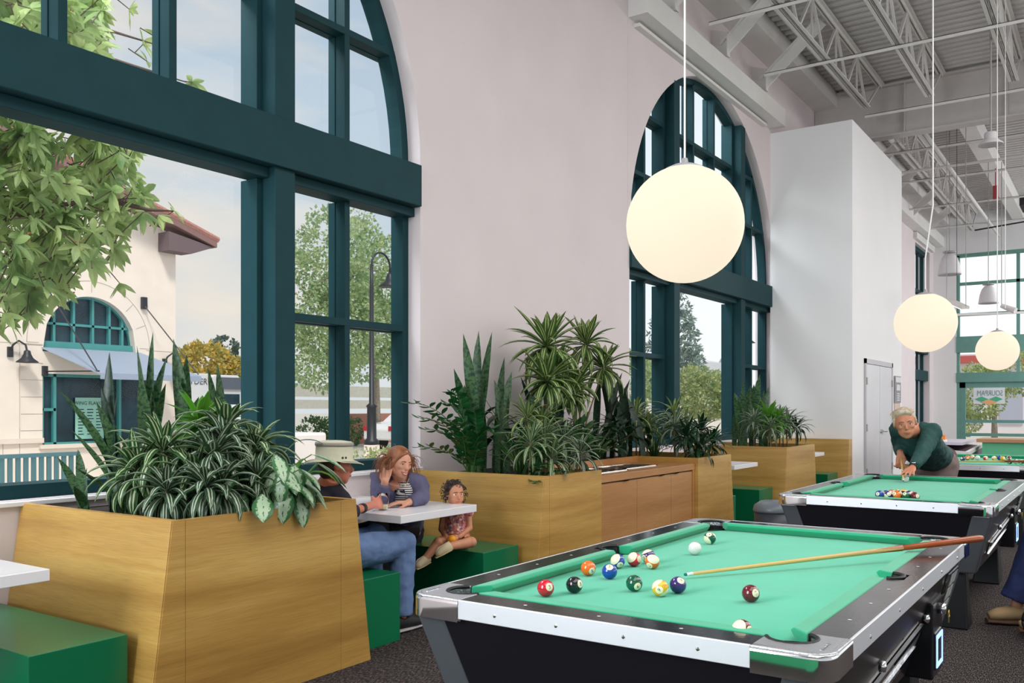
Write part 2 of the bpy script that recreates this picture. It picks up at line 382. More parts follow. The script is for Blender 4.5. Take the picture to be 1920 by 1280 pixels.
# ------------------------------------------------------------------ ceiling: fluted deck, joists, bridging, girder, wall ledge
def deck():
    m = MB(); x = -9; p = .20; h = .055; prof = []
    while x < XF+.3:
        prof += [(x, 0), (x+.07, 0), (x+.10, h), (x+.17, h)]; x += p
    n = len(m.v)
    for (px, pz) in prof: m.v += [(px, -9, 7.27+pz), (px, 4.8, 7.27+pz)]
    for i in range(len(prof)-1): m.q(n+2*i, n+2*i+2, n+2*i+3, n+2*i+1)
    m.box(-9, XF+.3, -9, 4.8, 7.36, 7.45)
    return m
struct(deck().build('ceiling', M['deck']))
def joist(y, xa, xb, zb=6.5, zt=7.22, pad=1.1, n=None):
    root = thing('ceiling_joist', '', 'ceiling joist', (0, y, 0), group='white open web joists under the deck')
    m = MB()
    for s in (-1, 1):
        m.box(xa, xb, s*.045-.028, s*.045+.028, zt-.012, zt); m.box(xa, xb, s*.02-.006, s*.02+.006, zt-.07, zt)
    m.build('top_chord', M['steelwhite'], root)
    m = MB()
    for s in (-1, 1):
        m.box(xa+pad, xb-pad, s*.045-.028, s*.045+.028, zb, zb+.012); m.box(xa+pad, xb-pad, s*.02-.006, s*.02+.006, zb, zb+.06)
    m.build('bottom_chord', M['steelwhite'], root)
    k = int((xb-xa-2*pad)/1.22); st = (xb-xa-2*pad)/k; m = MB()
    m.beam((xa+.1, 0, zt-.04), (xa+pad, 0, zb+.02), .03, .03); m.beam((xb-.1, 0, zt-.04), (xb-pad, 0, zb+.02), .03, .03)
    for i in range(k):
        x = xa+pad+i*st
        m.beam((x+.02, 0, zb+.03), (x+st/2, 0, zt-.03), .035, .035); m.beam((x+st/2, 0, zt-.03), (x+st-.02, 0, zb+.03), .035, .035)
        m.beam((x+st/2, 0, zb+.03), (x+st/2+.0, 0, zt-.03), .025, .025)
    m.build('web', M['steelwhite'], root)
    return root
WH = ['nearest the window wall', 'second from the window wall', 'third from the window wall', 'fourth from the window wall']
for i, y in enumerate((3.6, 2.6, 1.4, .3)):
    j = joist(y, 2.0, 17.05); j['label'] = 'white web joist before the grey girder, ' + WH[i]
for i, y in enumerate((3.6, .2)):
    j = joist(y, 17.3, XF-.1); j['label'] = 'white web joist beyond the grey girder, ' + WH[i]
# bridging angles across the joists
BR = ['leftmost crossing the joists', 'second from the left', 'crossing by the lamp rods', 'just before the grey girder', 'first beyond the girder', 'second beyond the girder', 'third beyond the girder', 'last before the far windows']
for i, (x, z, y1) in enumerate(((8.6, 6.49, 4.5), (11.2, 6.49, 4.5), (13.4, 6.49, 4.5), (16.3, 6.49, 3.7), (19.0, 6.49, 4.4), (21.6, 6.49, 4.4), (24.6, 6.49, 4.5), (27.6, 6.49, 4.5))):
    m = MB(); m.box(x, x+.05, -6, y1, z-.008, z); m.box(x, x+.008, -6, y1, z-.05, z)
    tag(m.build('bridging_angle', M['steelwhite']), 'thin white steel bridging angle under the roof joists, ' + BR[i], 'steel angle', 'bridging angles under the joists')
m = MB(); m.box(17.05, 17.3, -9, 4.8, 6.28, 6.31); m.box(17.15, 17.19, -8.9, 4.79, 6.31, 7.18); m.box(17.05, 17.3, -9, 4.8, 7.18, 7.22)
for y in (3.2, 1.6, 0): m.box(17.06, 17.16, y-.01, y+.01, 6.3, 7.2)
tag(m.build('ceiling_girder', mat('grey_steel', srgb(196, 190, 187), .6, noise_amt=.03)), 'deep grey steel girder crossing the whole room above the closet block', 'girder')
m = MB(); m.box(17.5, XF, 2.36, 2.66, 6.9, 7.26)
tag(m.build('ceiling_beam', M['steelwhite']), 'wide white steel beam running to the far wall beyond the girder', 'ceiling beam')
# ledge channel and edge beams along the window wall
m = MB(); m.box(9.46, 14.6, 4.55, 4.8, 6.0, 6.28); m.box(9.6, 14.2, 4.72, 4.8, 5.93, 5.97)
struct(m.build('trim_4', M['steelwhite']))
m = MB(); m.box(2, XF, 4.38, 4.8, 6.98, 7.268); struct(m.build('trim_5', M['steelwhite']))
m = MB(); m.box(2, XF, 4.1, 4.14, 7.12, 7.27); struct(m.build('trim_6', M['steelwhite']))
m = MB(); m.box(18.4, XF, 4.5, 4.8, 6.3, 6.6); struct(m.build('trim_7', M['steelwhite']))
def brace(x, lab):
    root = thing('roof_brace', lab, 'roof brace', (x, 0, 0), group='knee braces between window wall and roof')
    m = MB(); m.beam((0, 4.62, 6.42), (0, 3.72, 7.2), .02, .17, up=(0, -.65, .75)); m.beam((-.04, 4.66, 6.5), (-.04, 3.8, 7.24), .06, .015, up=(0, -.65, .75)); m.build('strut', M['steelwhite'], root)
    m = MB(); m.prism([(4.8, 6.3), (4.8, 6.75), (4.56, 6.66), (4.56, 6.32)], -.012, .012, 'x'); m.box(-.05, .05, 4.55, 4.565, 6.32, 6.66); m.build('gusset_plate', M['steelwhite'], root)
for x, l in ((10.3, 'beside the big globe cord'), (12.05, 'middle one above the second arch'), (13.7, 'nearest the closet block'), (20.4, 'first beyond the closet block'), (22.6, 'second beyond the closet block'), (25.2, 'just before the narrow tall window'), (27.6, 'last before the far wall')):
    brace(x, 'white diagonal steel knee brace rising from the window wall, ' + l)
# ------------------------------------------------------------------ furniture materials
def wood(name, c0, c1, c2, rough=.38, axis='z'):
    m = bpy.data.materials.new(name); m.use_nodes = True; t = m.node_tree; b = t.nodes['Principled BSDF']
    tcn = t.nodes.new('ShaderNodeTexCoord'); mpn = t.nodes.new('ShaderNodeMapping'); mpn.inputs['Scale'].default_value = (.35, .35, 7)
    t.links.new(tcn.outputs['Object'], mpn.inputs[0]); n = t.nodes.new('ShaderNodeTexNoise'); n.inputs['Scale'].default_value = 1.4; n.inputs['Detail'].default_value = 3; n.inputs['Distortion'].default_value = .3
    t.links.new(mpn.outputs[0], n.inputs[0]); r = t.nodes.new('ShaderNodeValToRGB'); t.links.new(n.outputs[0], r.inputs[0])
    r.color_ramp.elements[0].position = .3; r.color_ramp.elements[0].color = c0; r.color_ramp.elements[1].position = .72; r.color_ramp.elements[1].color = c2
    e = r.color_ramp.elements.new(.5); e.color = c1
    mp2 = t.nodes.new('ShaderNodeMapping'); mp2.inputs['Scale'].default_value = (3, 3, 160); t.links.new(tcn.outputs['Object'], mp2.inputs[0])
    n2 = t.nodes.new('ShaderNodeTexNoise'); n2.inputs['Scale'].default_value = 2.5; n2.inputs['Detail'].default_value = 4; t.links.new(mp2.outputs[0], n2.inputs[0])
    r2_ = t.nodes.new('ShaderNodeValToRGB'); t.links.new(n2.outputs[0], r2_.inputs[0]); r2_.color_ramp.elements[0].color = (.78, .76, .72, 1); r2_.color_ramp.elements[1].color = (1, 1, 1, 1); r2_.color_ramp.elements[0].position = .35; r2_.color_ramp.elements[1].position = .6
    mm = t.nodes.new('ShaderNodeMix'); mm.data_type = 'RGBA'; mm.blend_type = 'MULTIPLY'; mm.inputs[0].default_value = .8
    t.links.new(r.outputs[0], mm.inputs[6]); t.links.new(r2_.outputs[0], mm.inputs[7]); t.links.new(mm.outputs[2], b.inputs['Base Color'])
    b.inputs['Roughness'].default_value = rough; b.inputs['Coat Weight'].default_value = .15; b.inputs['Coat Roughness'].default_value = .25
    return m
M['wood'] = wood('straight_grain_veneer', srgb(176, 132, 64), srgb(198, 154, 80), srgb(214, 174, 98))
M['wood2'] = wood('reddish_veneer', srgb(176, 122, 70), srgb(188, 134, 80), srgb(200, 148, 92))
M['woodedge'] = mat('ply_edge', srgb(196, 150, 82), .5, noise_amt=.2, nscale=12, stretch=(1, 1, 30))
M['soil'] = mat('soil', srgb(46, 36, 30), 1, noise_amt=.4, nscale=40, bump=.6, bscale=80)
M['bench'] = mat('green_laminate', srgb(6, 112, 72), .3, noise_amt=.05, nscale=3, coat=.15)
M['tabletop'] = mat('white_laminate', srgb(240, 238, 242), .3, coat=.2)
M['chrome'] = mat('chrome', (.82, .82, .82), .06, 1)
M['brushed'] = mat('brushed_aluminium', (.80, .82, .86), .42, .55, bump=.05, bscale=200, stretch=(1, 1, 20))
M['steel'] = mat('stainless', (.6, .6, .62), .2, 1)
M['gasket'] = mat('dark_joint', srgb(90, 50, 20), .8)
SL = .13        # outward slope of the planter ends
def planter(name, label, x0, x1, soil=True, both=True, group=None, inner=None, mats=None):
    """x0, x1: top corners; the ends lean outward towards the floor"""
    W0 = M['wood']; root = thing(name, label, 'planter', (0, 0, 0), 0, group); z = .912; y0, y1 = 3.5, WY-.002; t = .035
    def side(xt, s):
        m = MB(); xb = xt - s*SL*z
        m.hexa([(xb, y0, 0), (xb+s*t, y0, 0), (xb, y1, 0), (xb+s*t, y1, 0), (xt, y0, z), (xt+s*t, y0, z), (xt, y1, z), (xt+s*t, y1, z)])
        m.build('end_panel', W0, root, bevel=.002)
    side(x0, 1); side(x1, -1)
    def front(xa, xb, sa, sb):
        m = MB(); m.hexa([(xa-sa, y0-.004, 0), (xb+sb, y0-.004, 0), (xa-sa, y0+t, 0), (xb+sb, y0+t, 0), (xa, y0-.004, z-.001), (xb, y0-.004, z-.001), (xa, y0+t, z-.001), (xb, y0+t, z-.001)])
        return m
    # front: corner pieces and a middle board with hairline seams
    jl = x0+.07; jr = x1-.12; segs = [(x0+t*.2, jl, SL*z, 0), (jl+.002, jr, 0, 0), (jr+.002, x1-t*.2, 0, SL*z)]
    if inner: segs = [(x0+t*.2, jl, SL*z, 0), (jl+.002, inner[0], 0, 0), (inner[1], jr+.05, 0, 0), (jr+.052, x1-t*.2, 0, SL*z)]
    for s in segs: front(*s).build('front_panel', W0, root)
    e = .002
    MB().box(x0, x0+t, y0, y1, z-e, z+e).build('top_edge', M['woodedge'], root)
    MB().box(x1-t, x1, y0, y1, z-e, z+e).build('top_edge', M['woodedge'], root)
    if soil:
        m = MB()
        if inner: m.box(x0+t, inner[0]-.01, y0+t, y1, .80, .86); m.box(inner[0]-.01, inner[1]+.01, 4.2, y1, .80, .86); m.box(inner[1]+.01, x1-t, y0+t, y1, .8, .86)
        else: m.box(x0+t, x1-t, y0+t, y1, .80, .86)
        m.build('soil', M['soil'], root)
    return root
P1 = planter('wooden_planter', 'nearest large yellow veneer planter box between the two booths, full of snake plants and dracaenas', 2.437, 3.60, group=None)
P1['label'] = 'nearest yellow veneer planter box, leaning ends, behind the empty green bench'
P2 = planter('wooden_planter', 'long yellow veneer planter box behind the toddler, with a counter recess', 5.547, 9.33, inner=(6.415, 8.42))
P3 = planter('wooden_planter', 'short far yellow veneer planter box beyond the second booth table', 11.28, 12.51)
# joints inside the long planter: recess cheeks and splash board
for q_ in (6.395, 8.42): MB().box(q_, q_+.02, 3.535, 4.2, 0, .912).build('recess_cheek', M['wood'], P2)
m = MB(); m.box(6.415, 8.42, 4.16, 4.19, .80, .912); m.build('splash_board', M['wood2'], P2)
# end panel against the closet
root = thing('booth_end_panel', 'yellow veneer seat back panel standing against the white closet block', 'panel')
m = MB(); z = .92; xt, xb = 14.40, 14.28
m.hexa([(xb, 3.5, 0), (14.59, 3.5, 0), (xb, 4.798, 0), (14.59, 4.798, 0), (xt, 3.5, z), (14.59, 3.5, z), (xt, 4.798, z), (14.59, 4.798, z)]); m.build('panel', M['wood'], root)
# serving cabinet in the recess
cab = thing('condiment_cabinet', 'brown veneer cabinet with three doors set into the long planter', 'cabinet')
m = MB(); m.box(6.417, 8.418, 3.56, 4.158, .08, .785); m.build('body', M['wood2'], cab)
for a, b in ((6.42, 7.14), (7.144, 7.862), (7.866, 8.36)):
    d = (MB().box(a, b, 3.537, 3.558, .06, .782)).build('door', M['wood2'], cab, bevel=.0015)
    hx = a+.44 if b-a > .6 else a+.05
    MB().box(hx, hx+.10, 3.522, 3.538, .786, .792).build('handle', M['chrome'], d)
MB().box(8.362, 8.418, 3.53, 3.56, .0, .80).build('filler', M['wood2'], cab)
MB().box(6.417, 8.418, 3.56, 3.62, 0, .08).build('plinth', M['gasket'], cab)
ct = thing('serving_counter', 'brown wooden countertop over the cabinet doors in the long planter', 'countertop')
m = MB(); m.box(6.417, 8.418, 3.525, 4.158, .797, .857); m.build('top', M['wood2'], ct, bevel=.002)
for i, (a, b, c, d_, lab) in enumerate(((6.47, 7.22, 3.66, 4.02, 'left stainless tray insert let into the wooden counter beside the planter corner'), (7.27, 7.95, 3.72, 4.05, 'right stainless tray insert let into the wooden counter, farther from the toddler'))):
    r = thing('tray_insert', lab, 'tray')
    m = MB(); m.box(a, b, c, c+.03, .858, .864); m.box(a, b, d_-.03, d_, .858, .864); m.box(a, a+.03, c, d_, .858, .864); m.box(b-.03, b, c, d_, .858, .864); m.build('rim', M['chrome'], r)
    m = MB(); m.box(a+.03, b-.03, c+.03, d_-.03, .8575, .8595); m.build('tray', mat('tray_dark', srgb(70, 72, 78), .25, .8), r)
    m = MB(); m.box((a+b)/2-.01, (a+b)/2+.01, c+.03, d_-.03, .859, .863); m.build('divider', M['chrome'], r)
# benches: green laminate blocks
def bench(x0, x1, lab, sl0=0, sl1=0, z=.415):
    m = MB(); y0, y1 = 3.64, WY-.003
    m.hexa([(x0-sl0*.0, y0, .0), (x1+sl1, y0, .0), (x0-sl0*.0, y1, 0), (x1+sl1, y1, 0), (x0, y0, z), (x1, y0, z), (x0, y1, z), (x1, y1, z)]) if False else m.box(x0, x1, y0, y1, 0, z)
    return tag(m.build('booth_bench', M['bench'], bevel=.003), lab, 'bench', 'green booth benches')
def ex(xt, s, z=.415): return xt - s*SL*(.912)      # floor line of a planter end
bench(1.88, 2.315, 'empty green bench block in the near left corner before the closest planter')
bench(3.725, 4.125, 'green bench block under the man in jeans and sun hat')
bench(4.985, 5.42, 'green bench block the toddler sits on, against the long planter')
bench(9.455, 9.86, 'narrow sliver of green bench behind the far end of the long planter')
bench(10.66, 11.155, 'green bench block facing the second booth table, beside the short planter')
bench(12.635, 13.0, 'dark green bench block on the far side of the short planter')
bench(13.70, 14.27, 'green bench block before the panel on the closet block')
def booth_table(x0, x1, lab):
    r = thing('booth_table', lab, 'table', ((x0+x1)/2, 4.25, 0), group='white booth tables'); h = (x1-x0)/2
    m = MB(); m.box(-h, h, -.55, .548, .695, .745); m.build('tabletop', M['tabletop'], r, bevel=.003)
    m = MB(); m.box(-.05, .05, -.05, .05, .02, .695); m.build('pedestal', M['dark'], r)
    m = MB(); m.box(-.22, .22, -.3, .3, 0, .02); m.build('base', M['dark'], r)
booth_table(1.1, 2.0, 'white tabletop corner at the left edge above the empty green bench')
booth_table(4.2, 4.99, 'white booth table with two glasses where the family sits')
booth_table(9.98, 10.78, 'empty white booth table between the long planter and the short planter')
booth_table(12.95, 13.75, 'farthest white booth table beyond the short planter')
# ------------------------------------------------------------------ pool tables
M['felt'] = mat('green_cloth', srgb(50, 178, 140), .95, noise_amt=.05, nscale=5, bump=.12, bscale=500, sheen=.25)
M['felt2'] = mat('green_cushion_cloth', srgb(36, 160, 118), .9, noise_amt=.05, nscale=9, sheen=.25)
M['black'] = mat('black_laminate', srgb(20, 19, 26), .3, noise_amt=.1, nscale=2)
M['rail'] = mat('worn_rail_laminate', srgb(46, 43, 46), .15, noise_amt=.5, nscale=6, bump=.03, bscale=80)
M['trim'] = mat('grey_corner_trim', srgb(112, 118, 124), .35, .6)
M['rubber'] = mat('black_rubber', srgb(18, 18, 20), .5)
M['cast'] = mat('cast_aluminium', (.66, .67, .71), .38, .9, bump=.3, bscale=120)
M['pearl'] = mat('pearl', srgb(215, 215, 220), .2)
M['leg'] = mat('black_leg', srgb(26, 27, 32), .4, noise_amt=.4, nscale=8)
M['glow'] = mat('lit_blue_ring', srgb(150, 190, 255), .4, emis=srgb(150, 190, 255), estr=1.6)
M['screen'] = mat('screen', srgb(20, 25, 60), .1)
L_, W_ = 2.37, 1.33
def pool_table(x, y, lab, detail=True):
    T = thing('pool_table', lab, 'pool table', (x, y, 0), group='black coin operated pool tables in a row')
    # slate with cloth: plan polygon with pocket notches
    c = .135; n = .10; k = .055
    poly = [(c+n, c), (L_/2-k, c), (L_/2-k, c-.03), (L_/2+k, c-.03), (L_/2+k, c), (L_-c-n, c), (L_-c, c+n), (L_-c, W_-c-n), (L_-c-n, W_-c), (L_/2+k, W_-c), (L_/2+k, W_-c+.03), (L_/2-k, W_-c+.03), (L_/2-k, W_-c), (c+n, W_-c), (c, W_-c-n), (c, c+n)]
    m = MB(); m.prism(poly, .755, .786); m.build('bed_cloth', M['felt'], T)
    # cabinet with tapering sides
    a, b = .022, .125; m = MB()
    m.hexa([(b, b, .38), (L_-b, b, .38), (b, W_-b, .38), (L_-b, W_-b, .38), (a, a, .758), (L_-a, a, .758), (a, W_-a, .758), (L_-a, W_-a, .758)]); m.build('cabinet', M['black'], T)
    for sx in (0, 1):
        for sy in (0, 1):
            def pt(u, v, z): return ((L_-u) if sx else u, (W_-v) if sy else v, z)
            m = MB(); w = .105; o = .006
            q = [(b-o, b-o), (b+w, b-o), (b-o, b+w), (b+w, b+w)]; q2 = [(a-o, a-o), (a+w, a-o), (a-o, a+w), (a+w, a+w)]
            m.hexa([pt(u, v, .375) for u, v in q]+[pt(u, v, .757) for u, v in q2]); m.build('corner_trim', M['trim'], T, bevel=.012)
            # leg
            m = MB(); i0, i1, j0, j1 = .20, .40, .17, .37
            m.hexa([pt(*p, 0) for p in ((i0, j0), (i1, j0), (i0, j1), (i1, j1))] + [pt(*p, .38) for p in ((i0+.02, j0+.02), (i1-.06, j0+.02), (i0+.02, j1-.06), (i1-.06, j1-.06))]); m.build('leg', M['leg'], T, bevel=.01)
            # corner casting: plate with the pocket cut, and polished skirt
            R = .065; e = .20; wd = .105
            outer = [(R-R*math.cos(t), R-R*math.sin(t)) for t in [PI/2*i/8 for i in range(9)]]
            pc = (.135, .135); r = .068
            inner = [(pc[0]+r*math.cos(t), pc[1]+r*math.sin(t)) for t in [math.radians(g) for g in (118, 140, 162, 184, 205, 225, 245, 266, 288, 310, 332)]]
            inner = inner[::1]
            polyc = [(0, e)] + outer + [(e, 0), (e, wd)] + [(pc[0]+r*math.cos(math.radians(g)), pc[1]+r*math.sin(math.radians(g))) for g in (-28, -50, -72, -94, -115, -135, -155, -176, -198, -220, -242)] + [(wd, e)]
            cast = MB(); n0 = len(polyc); P3_ = [pt(u, v, 0) for u, v in polyc]
            if sx != sy: P3_ = P3_[::-1]
            cast.prism([(p[0], p[1]) for p in P3_], .795, .822)
            co = cast.build('corner_casting', M['cast'], T, bevel=.003)
            sk = MB(); pl = [(-.002, e)] + [(u-.003, v-.003) for u, v in outer] + [(e, -.002)]
            pi = [(.014, e)] + [(u*.82+.014, v*.82+.014) for u, v in outer] + [(e, .014)]
            base = 0
            for (u, v), (u2, v2) in zip(pl, pi):
                sk.v += [pt(u, v, .752), pt(u, v, .806), pt(u+.001, v+.001, .817), pt(u2, v2, .8225), pt(u2, v2, .752)]
            for i in range(len(pl)-1):
                for j in range(4): sk.q(5*i+j, 5*i+j+1, 5*i+5+j+1, 5*i+5+j)
            sk.build('polished_skirt', M['chrome'], co, smooth=True)
            # pocket liner and cup
            ml = MB(); g = [math.radians(x_) for x_ in range(-30, -251, -11)]
            ml.tube([pt(pc[0]+(r-.004)*math.cos(t), pc[1]+(r-.004)*math.sin(t), .820) for t in g], [(.007, .006)]*len(g), 8)
            po = ml.build('pocket_liner', M['rubber'], T, smooth=True)
            mc = MB(); N_ = 20; ctr = pt(*pc, 0)
            for z_ in (.795, .60):
                for j in range(N_): mc.v.append((ctr[0]+r*math.cos(2*PI*j/N_), ctr[1]+r*math.sin(2*PI*j/N_), z_))
            for j in range(N_):
                t = 2*PI*j/N_; 
                mc.q(j, (j+1) % N_, N_+(j+1) % N_, N_+j)
            mc.q(*range(N_, 2*N_)); mc.build('pocket_cup', M['rubber'], po)
            if detail and (sx, sy) in ((0, 0), (0, 1)):
                mm_ = MB()
                for q_ in range(7): 
                    u = .05+.011*q_; mm_.ball(pt(.055+.004*(q_ % 2), 0, 0)[:0] or pt(u+.0, .036 + .012*abs(q_-3)/3*0, .823), (.0035, .006, .0012), 8, 5)
                mm_.build('cast_lettering', M['chrome'], co)
    # rails: laminate tops, cushions, aluminium fascia
    e = .20
    def cushion(kind, s, u0, u1, c0, c1):
        # profile (d from the outside, z)
        prof = [(.112, .823), (.160, .826), (.172, .815), (.150, .787), (.112, .787)]
        pr = []
        for (uu, cc) in ((u0, c0), (u1, c1)):
            for (d, z_) in prof:
                f = (d-.112)/.06; u = uu + cc*f
                if kind == 'long': p = (u, d if not s else W_-d, z_)
                else: p = (d if not s else L_-d, u, z_)
                pr.append(p)
        m = MB(); m.v = pr; k_ = len(prof)
        m.q(*range(k_)); m.q(*[k_+i for i in range(k_)])
        for i in range(k_): m.q(i, (i+1) % k_, k_+(i+1) % k_, k_+i)
        return m.build('cushion', M['felt2'], T, bevel=.004)
    for s in (0, 1):
        cushion('long', s, .188, L_/2-.058, .05, -.018); cushion('long', s, L_/2+.058, L_-.188, .018, -.05)
        cushion('short', s, .188, W_-.188, .05, -.05)
        # side pocket
        yc = .108 if not s else W_-.108; sg = 1 if not s else -1
        m = MB(); g = [PI+PI*i/12 for i in range(13)]
        m.tube([(L_/2+.056*math.cos(t), yc+sg*.056*math.sin(t)*.8, .822) for t in g], [(.009, .006)]*13, 8); po = m.build('pocket_liner', M['rubber'], T, smooth=True)
        m = MB(); N_ = 18
        for z_ in (.8225, .60):
            for j in range(N_): m.v.append((L_/2+.052*math.cos(2*PI*j/N_), yc+.045*math.sin(2*PI*j/N_), z_ if z_ < .7 else (.8225 if sg*math.sin(2*PI*j/N_) < .2 else .79)))
        for j in range(N_): m.q(j, (j+1) % N_, N_+(j+1) % N_, N_+j)
        m.q(*range(N_, 2*N_)); m.build('pocket_cup', M['rubber'], po)
        # laminate rail top split around the side pocket
        m = MB(); y0_, y1_ = (.008, .112) if not s else (W_-.112, W_-.008)
        ys = (.008, .052) if not s else (W_-.052, W_-.008)
        m.box(e, L_/2-.056, y0_, y1_, .79, .8205); m.box(L_/2+.056, L_-e, y0_, y1_, .79, .8205); m.box(L_/2-.056, L_/2+.056, ys[0], ys[1], .79, .8205)
        rt_ = m.build('rail_top', M['rail'], T)
        yy = .06 if not s else W_-.06
        for f in (1, 2, 3, 5, 6, 7):
            MB().lathe([(0, .8205), (.006, .8212), (0, .8216)], (L_*.07+(L_*.86)*f/8, yy, 0), 10).build('sight_dot', M['pearl'], rt_)
        m = MB(); yf = (0, .0085) if not s else (W_-.0085, W_); m.box(e, L_-e, yf[0], yf[1], .762, .8215)
        fo = m.build('rail_trim', M['brushed'], T, bevel=.002)
        for f in range(5):
            MB().ball((e+.2+f*(L_-2*e-.4)/4, yf[0] if not s else yf[1], .786), (.006, .003, .006), 8, 6).build('screw', M['chrome'], fo)
        m = MB(); x0_, x1_ = (.008, .112) if not s else (L_-.112, L_-.008); m.box(x0_, x1_, e, W_-e, .79, .8205); rt_ = m.build('rail_top', M['rail'], T)
        xx = .06 if not s else L_-.06
        for f in (1, 2, 3): MB().lathe([(0, .8205), (.006, .8212), (0, .8216)], (xx, W_*.12+(W_*.76)*f/4, 0), 10).build('sight_dot', M['pearl'], rt_)
        m = MB(); xf = (0, .0085) if not s else (L_-.0085, L_); m.box(xf[0], xf[1], e, W_-e, .762, .8215); fo = m.build('rail_trim', M['brushed'], T, bevel=.002)
        for f in range(4): MB().ball((xf[0] if not s else xf[1], e+.14+f*(W_-2*e-.28)/3, .79), (.003, .006, .006), 8, 6).build('screw', M['chrome'], fo)
    # coin side (facing -y): ball window, card reader, price stickers, locks, key; face leans in by .103 over .378
    def fy(z_): return .022 + (.758-z_)/.378*.103 - .004
    def facepoly(pts, m, th=.006):
        k_ = len(pts); base = len(m.v)
        for off in (th, 0):
            for (u, z_) in pts: m.v.append((u, fy(z_)-off, z_))
        m.q(*range(base, base+k_)); m.q(*range(base+k_, base+2*k_))
        for i in range(k_): m.q(base+i, base+(i+1) % k_, base+k_+(i+1) % k_, base+k_+i)
    m = MB(); facepoly([(.50, .52), (1.50, .585), (1.56, .56), (1.50, .50), (.50, .44)], m, .005); bw = m.build('ball_window', mat('silver_highlight', (.62, .64, .7), .22, .8, noise_amt=.5, nscale=30), T)  # speckled silver colour paints a highlight onto the ball window
    m = MB(); facepoly([(.50, .53), (1.50, .595), (1.58, .565), (1.5, .572), (.50, .505)], m, .014); facepoly([(.5, .455), (1.46, .515), (1.5, .50), (.5, .43)], m, .014); m.build('window_frame', M['chrome'], bw)
    for u, z_ in ((.80, .60), (1.57, .60)): MB().lathe([(.0, -.022), (.017, -.018), (.02, 0)], (u, fy(z_), z_), 14, 'y').build('lock', M['chrome'], T, smooth=True)
    m = MB(); m.box(1.58, 1.80, fy(.6)-.03, fy(.4)+.02, .36, .66); cb = m.build('coin_box', M['black'], T, bevel=.008)
    MB().lathe([(0, -.03), (.02, -.028), (.022, 0)], (1.70, fy(.6)-.03, .62), 14, 'y').build('key_lock', M['chrome'], cb, smooth=True)
    m = MB(); m.tube([(1.715+.010*math.cos(t), fy(.6)-.066, .600+.014*math.sin(t)) for t in [2*PI*i/12 for i in range(13)]], .0025, 6); m.box(1.711, 1.719, fy(.6)-.068, fy(.6)-.064, .565, .588); m.build('key', mat('brass', (.75, .5, .12), .3, 1), cb)
    m = MB(); zz0, zz1 = .405, .53; yy = fy(.5)-.065; m.box(1.60, 1.74, yy, yy+.04, zz0-.01, zz1+.01); rd = m.build('card_reader', M['black'], T, bevel=.006)
    m = MB(); w_ = .016
    m.box(1.605, 1.735, yy-.004, yy, zz0, zz0+w_); m.box(1.605, 1.735, yy-.004, yy, zz1-w_, zz1); m.box(1.605, 1.605+w_, yy-.004, yy, zz0, zz1); m.box(1.735-w_, 1.735, yy-.004, yy, zz0, zz1); m.build('lit_ring', M['glow'], rd)
    MB().box(1.622, 1.718, yy-.002, yy, zz0+w_, zz1-w_).build('screen', M['screen'], rd)
    st = mat('sticker', srgb(186, 192, 188), .35, noise_amt=.25, nscale=60) if 'sticker' not in M else M['sticker']; M['sticker'] = st
    pn = MB(); facepoly([(1.96, .715), (2.22, .715), (2.22, .46), (2.02, .46), (1.96, .56)], pn, .003); pn = pn.build('price_panel', M['black'], T)
    m = MB(); 
    for i, zt in enumerate((.70, .635, .57)):
        for u in (2.04, 2.125): facepoly([(u, zt), (u+.075, zt), (u+.075, zt-.052), (u, zt-.052)], m, .005)
    m.build('price_sticker', st, pn)
    m = MB(); facepoly([(2.06, .50), (2.16, .50), (2.16, .465), (2.06, .465)], m, .005); m.build('warning_sticker', mat('orange_sticker', srgb(200, 84, 30), .5), pn)
    m = MB(); facepoly([(1.93, .72), (2.18, .72), (2.18, .712), (1.94, .712)], m, .008); facepoly([(1.925, .72), (1.935, .72), (1.935, .62), (1.925, .62)], m, .008); facepoly([(1.80, .632), (1.935, .632), (1.935, .622), (1.80, .622)], m, .008); facepoly([(1.80, .612), (1.935, .612), (1.935, .604), (1.80, .604)], m, .008)
    m.build('panel_trim', M['chrome'], pn)
    return T
T1 = pool_table(2.2, .575, 'nearest black pool table with green cloth and scattered balls')
T2 = dup(T1, (6.13, .64, 0), label='middle pool table with racked balls where the man in green shirt leans')
T3 = dup(T1, (10.38, .66, 0), label='farthest pool table, partly hidden behind the man, with balls spread along it')
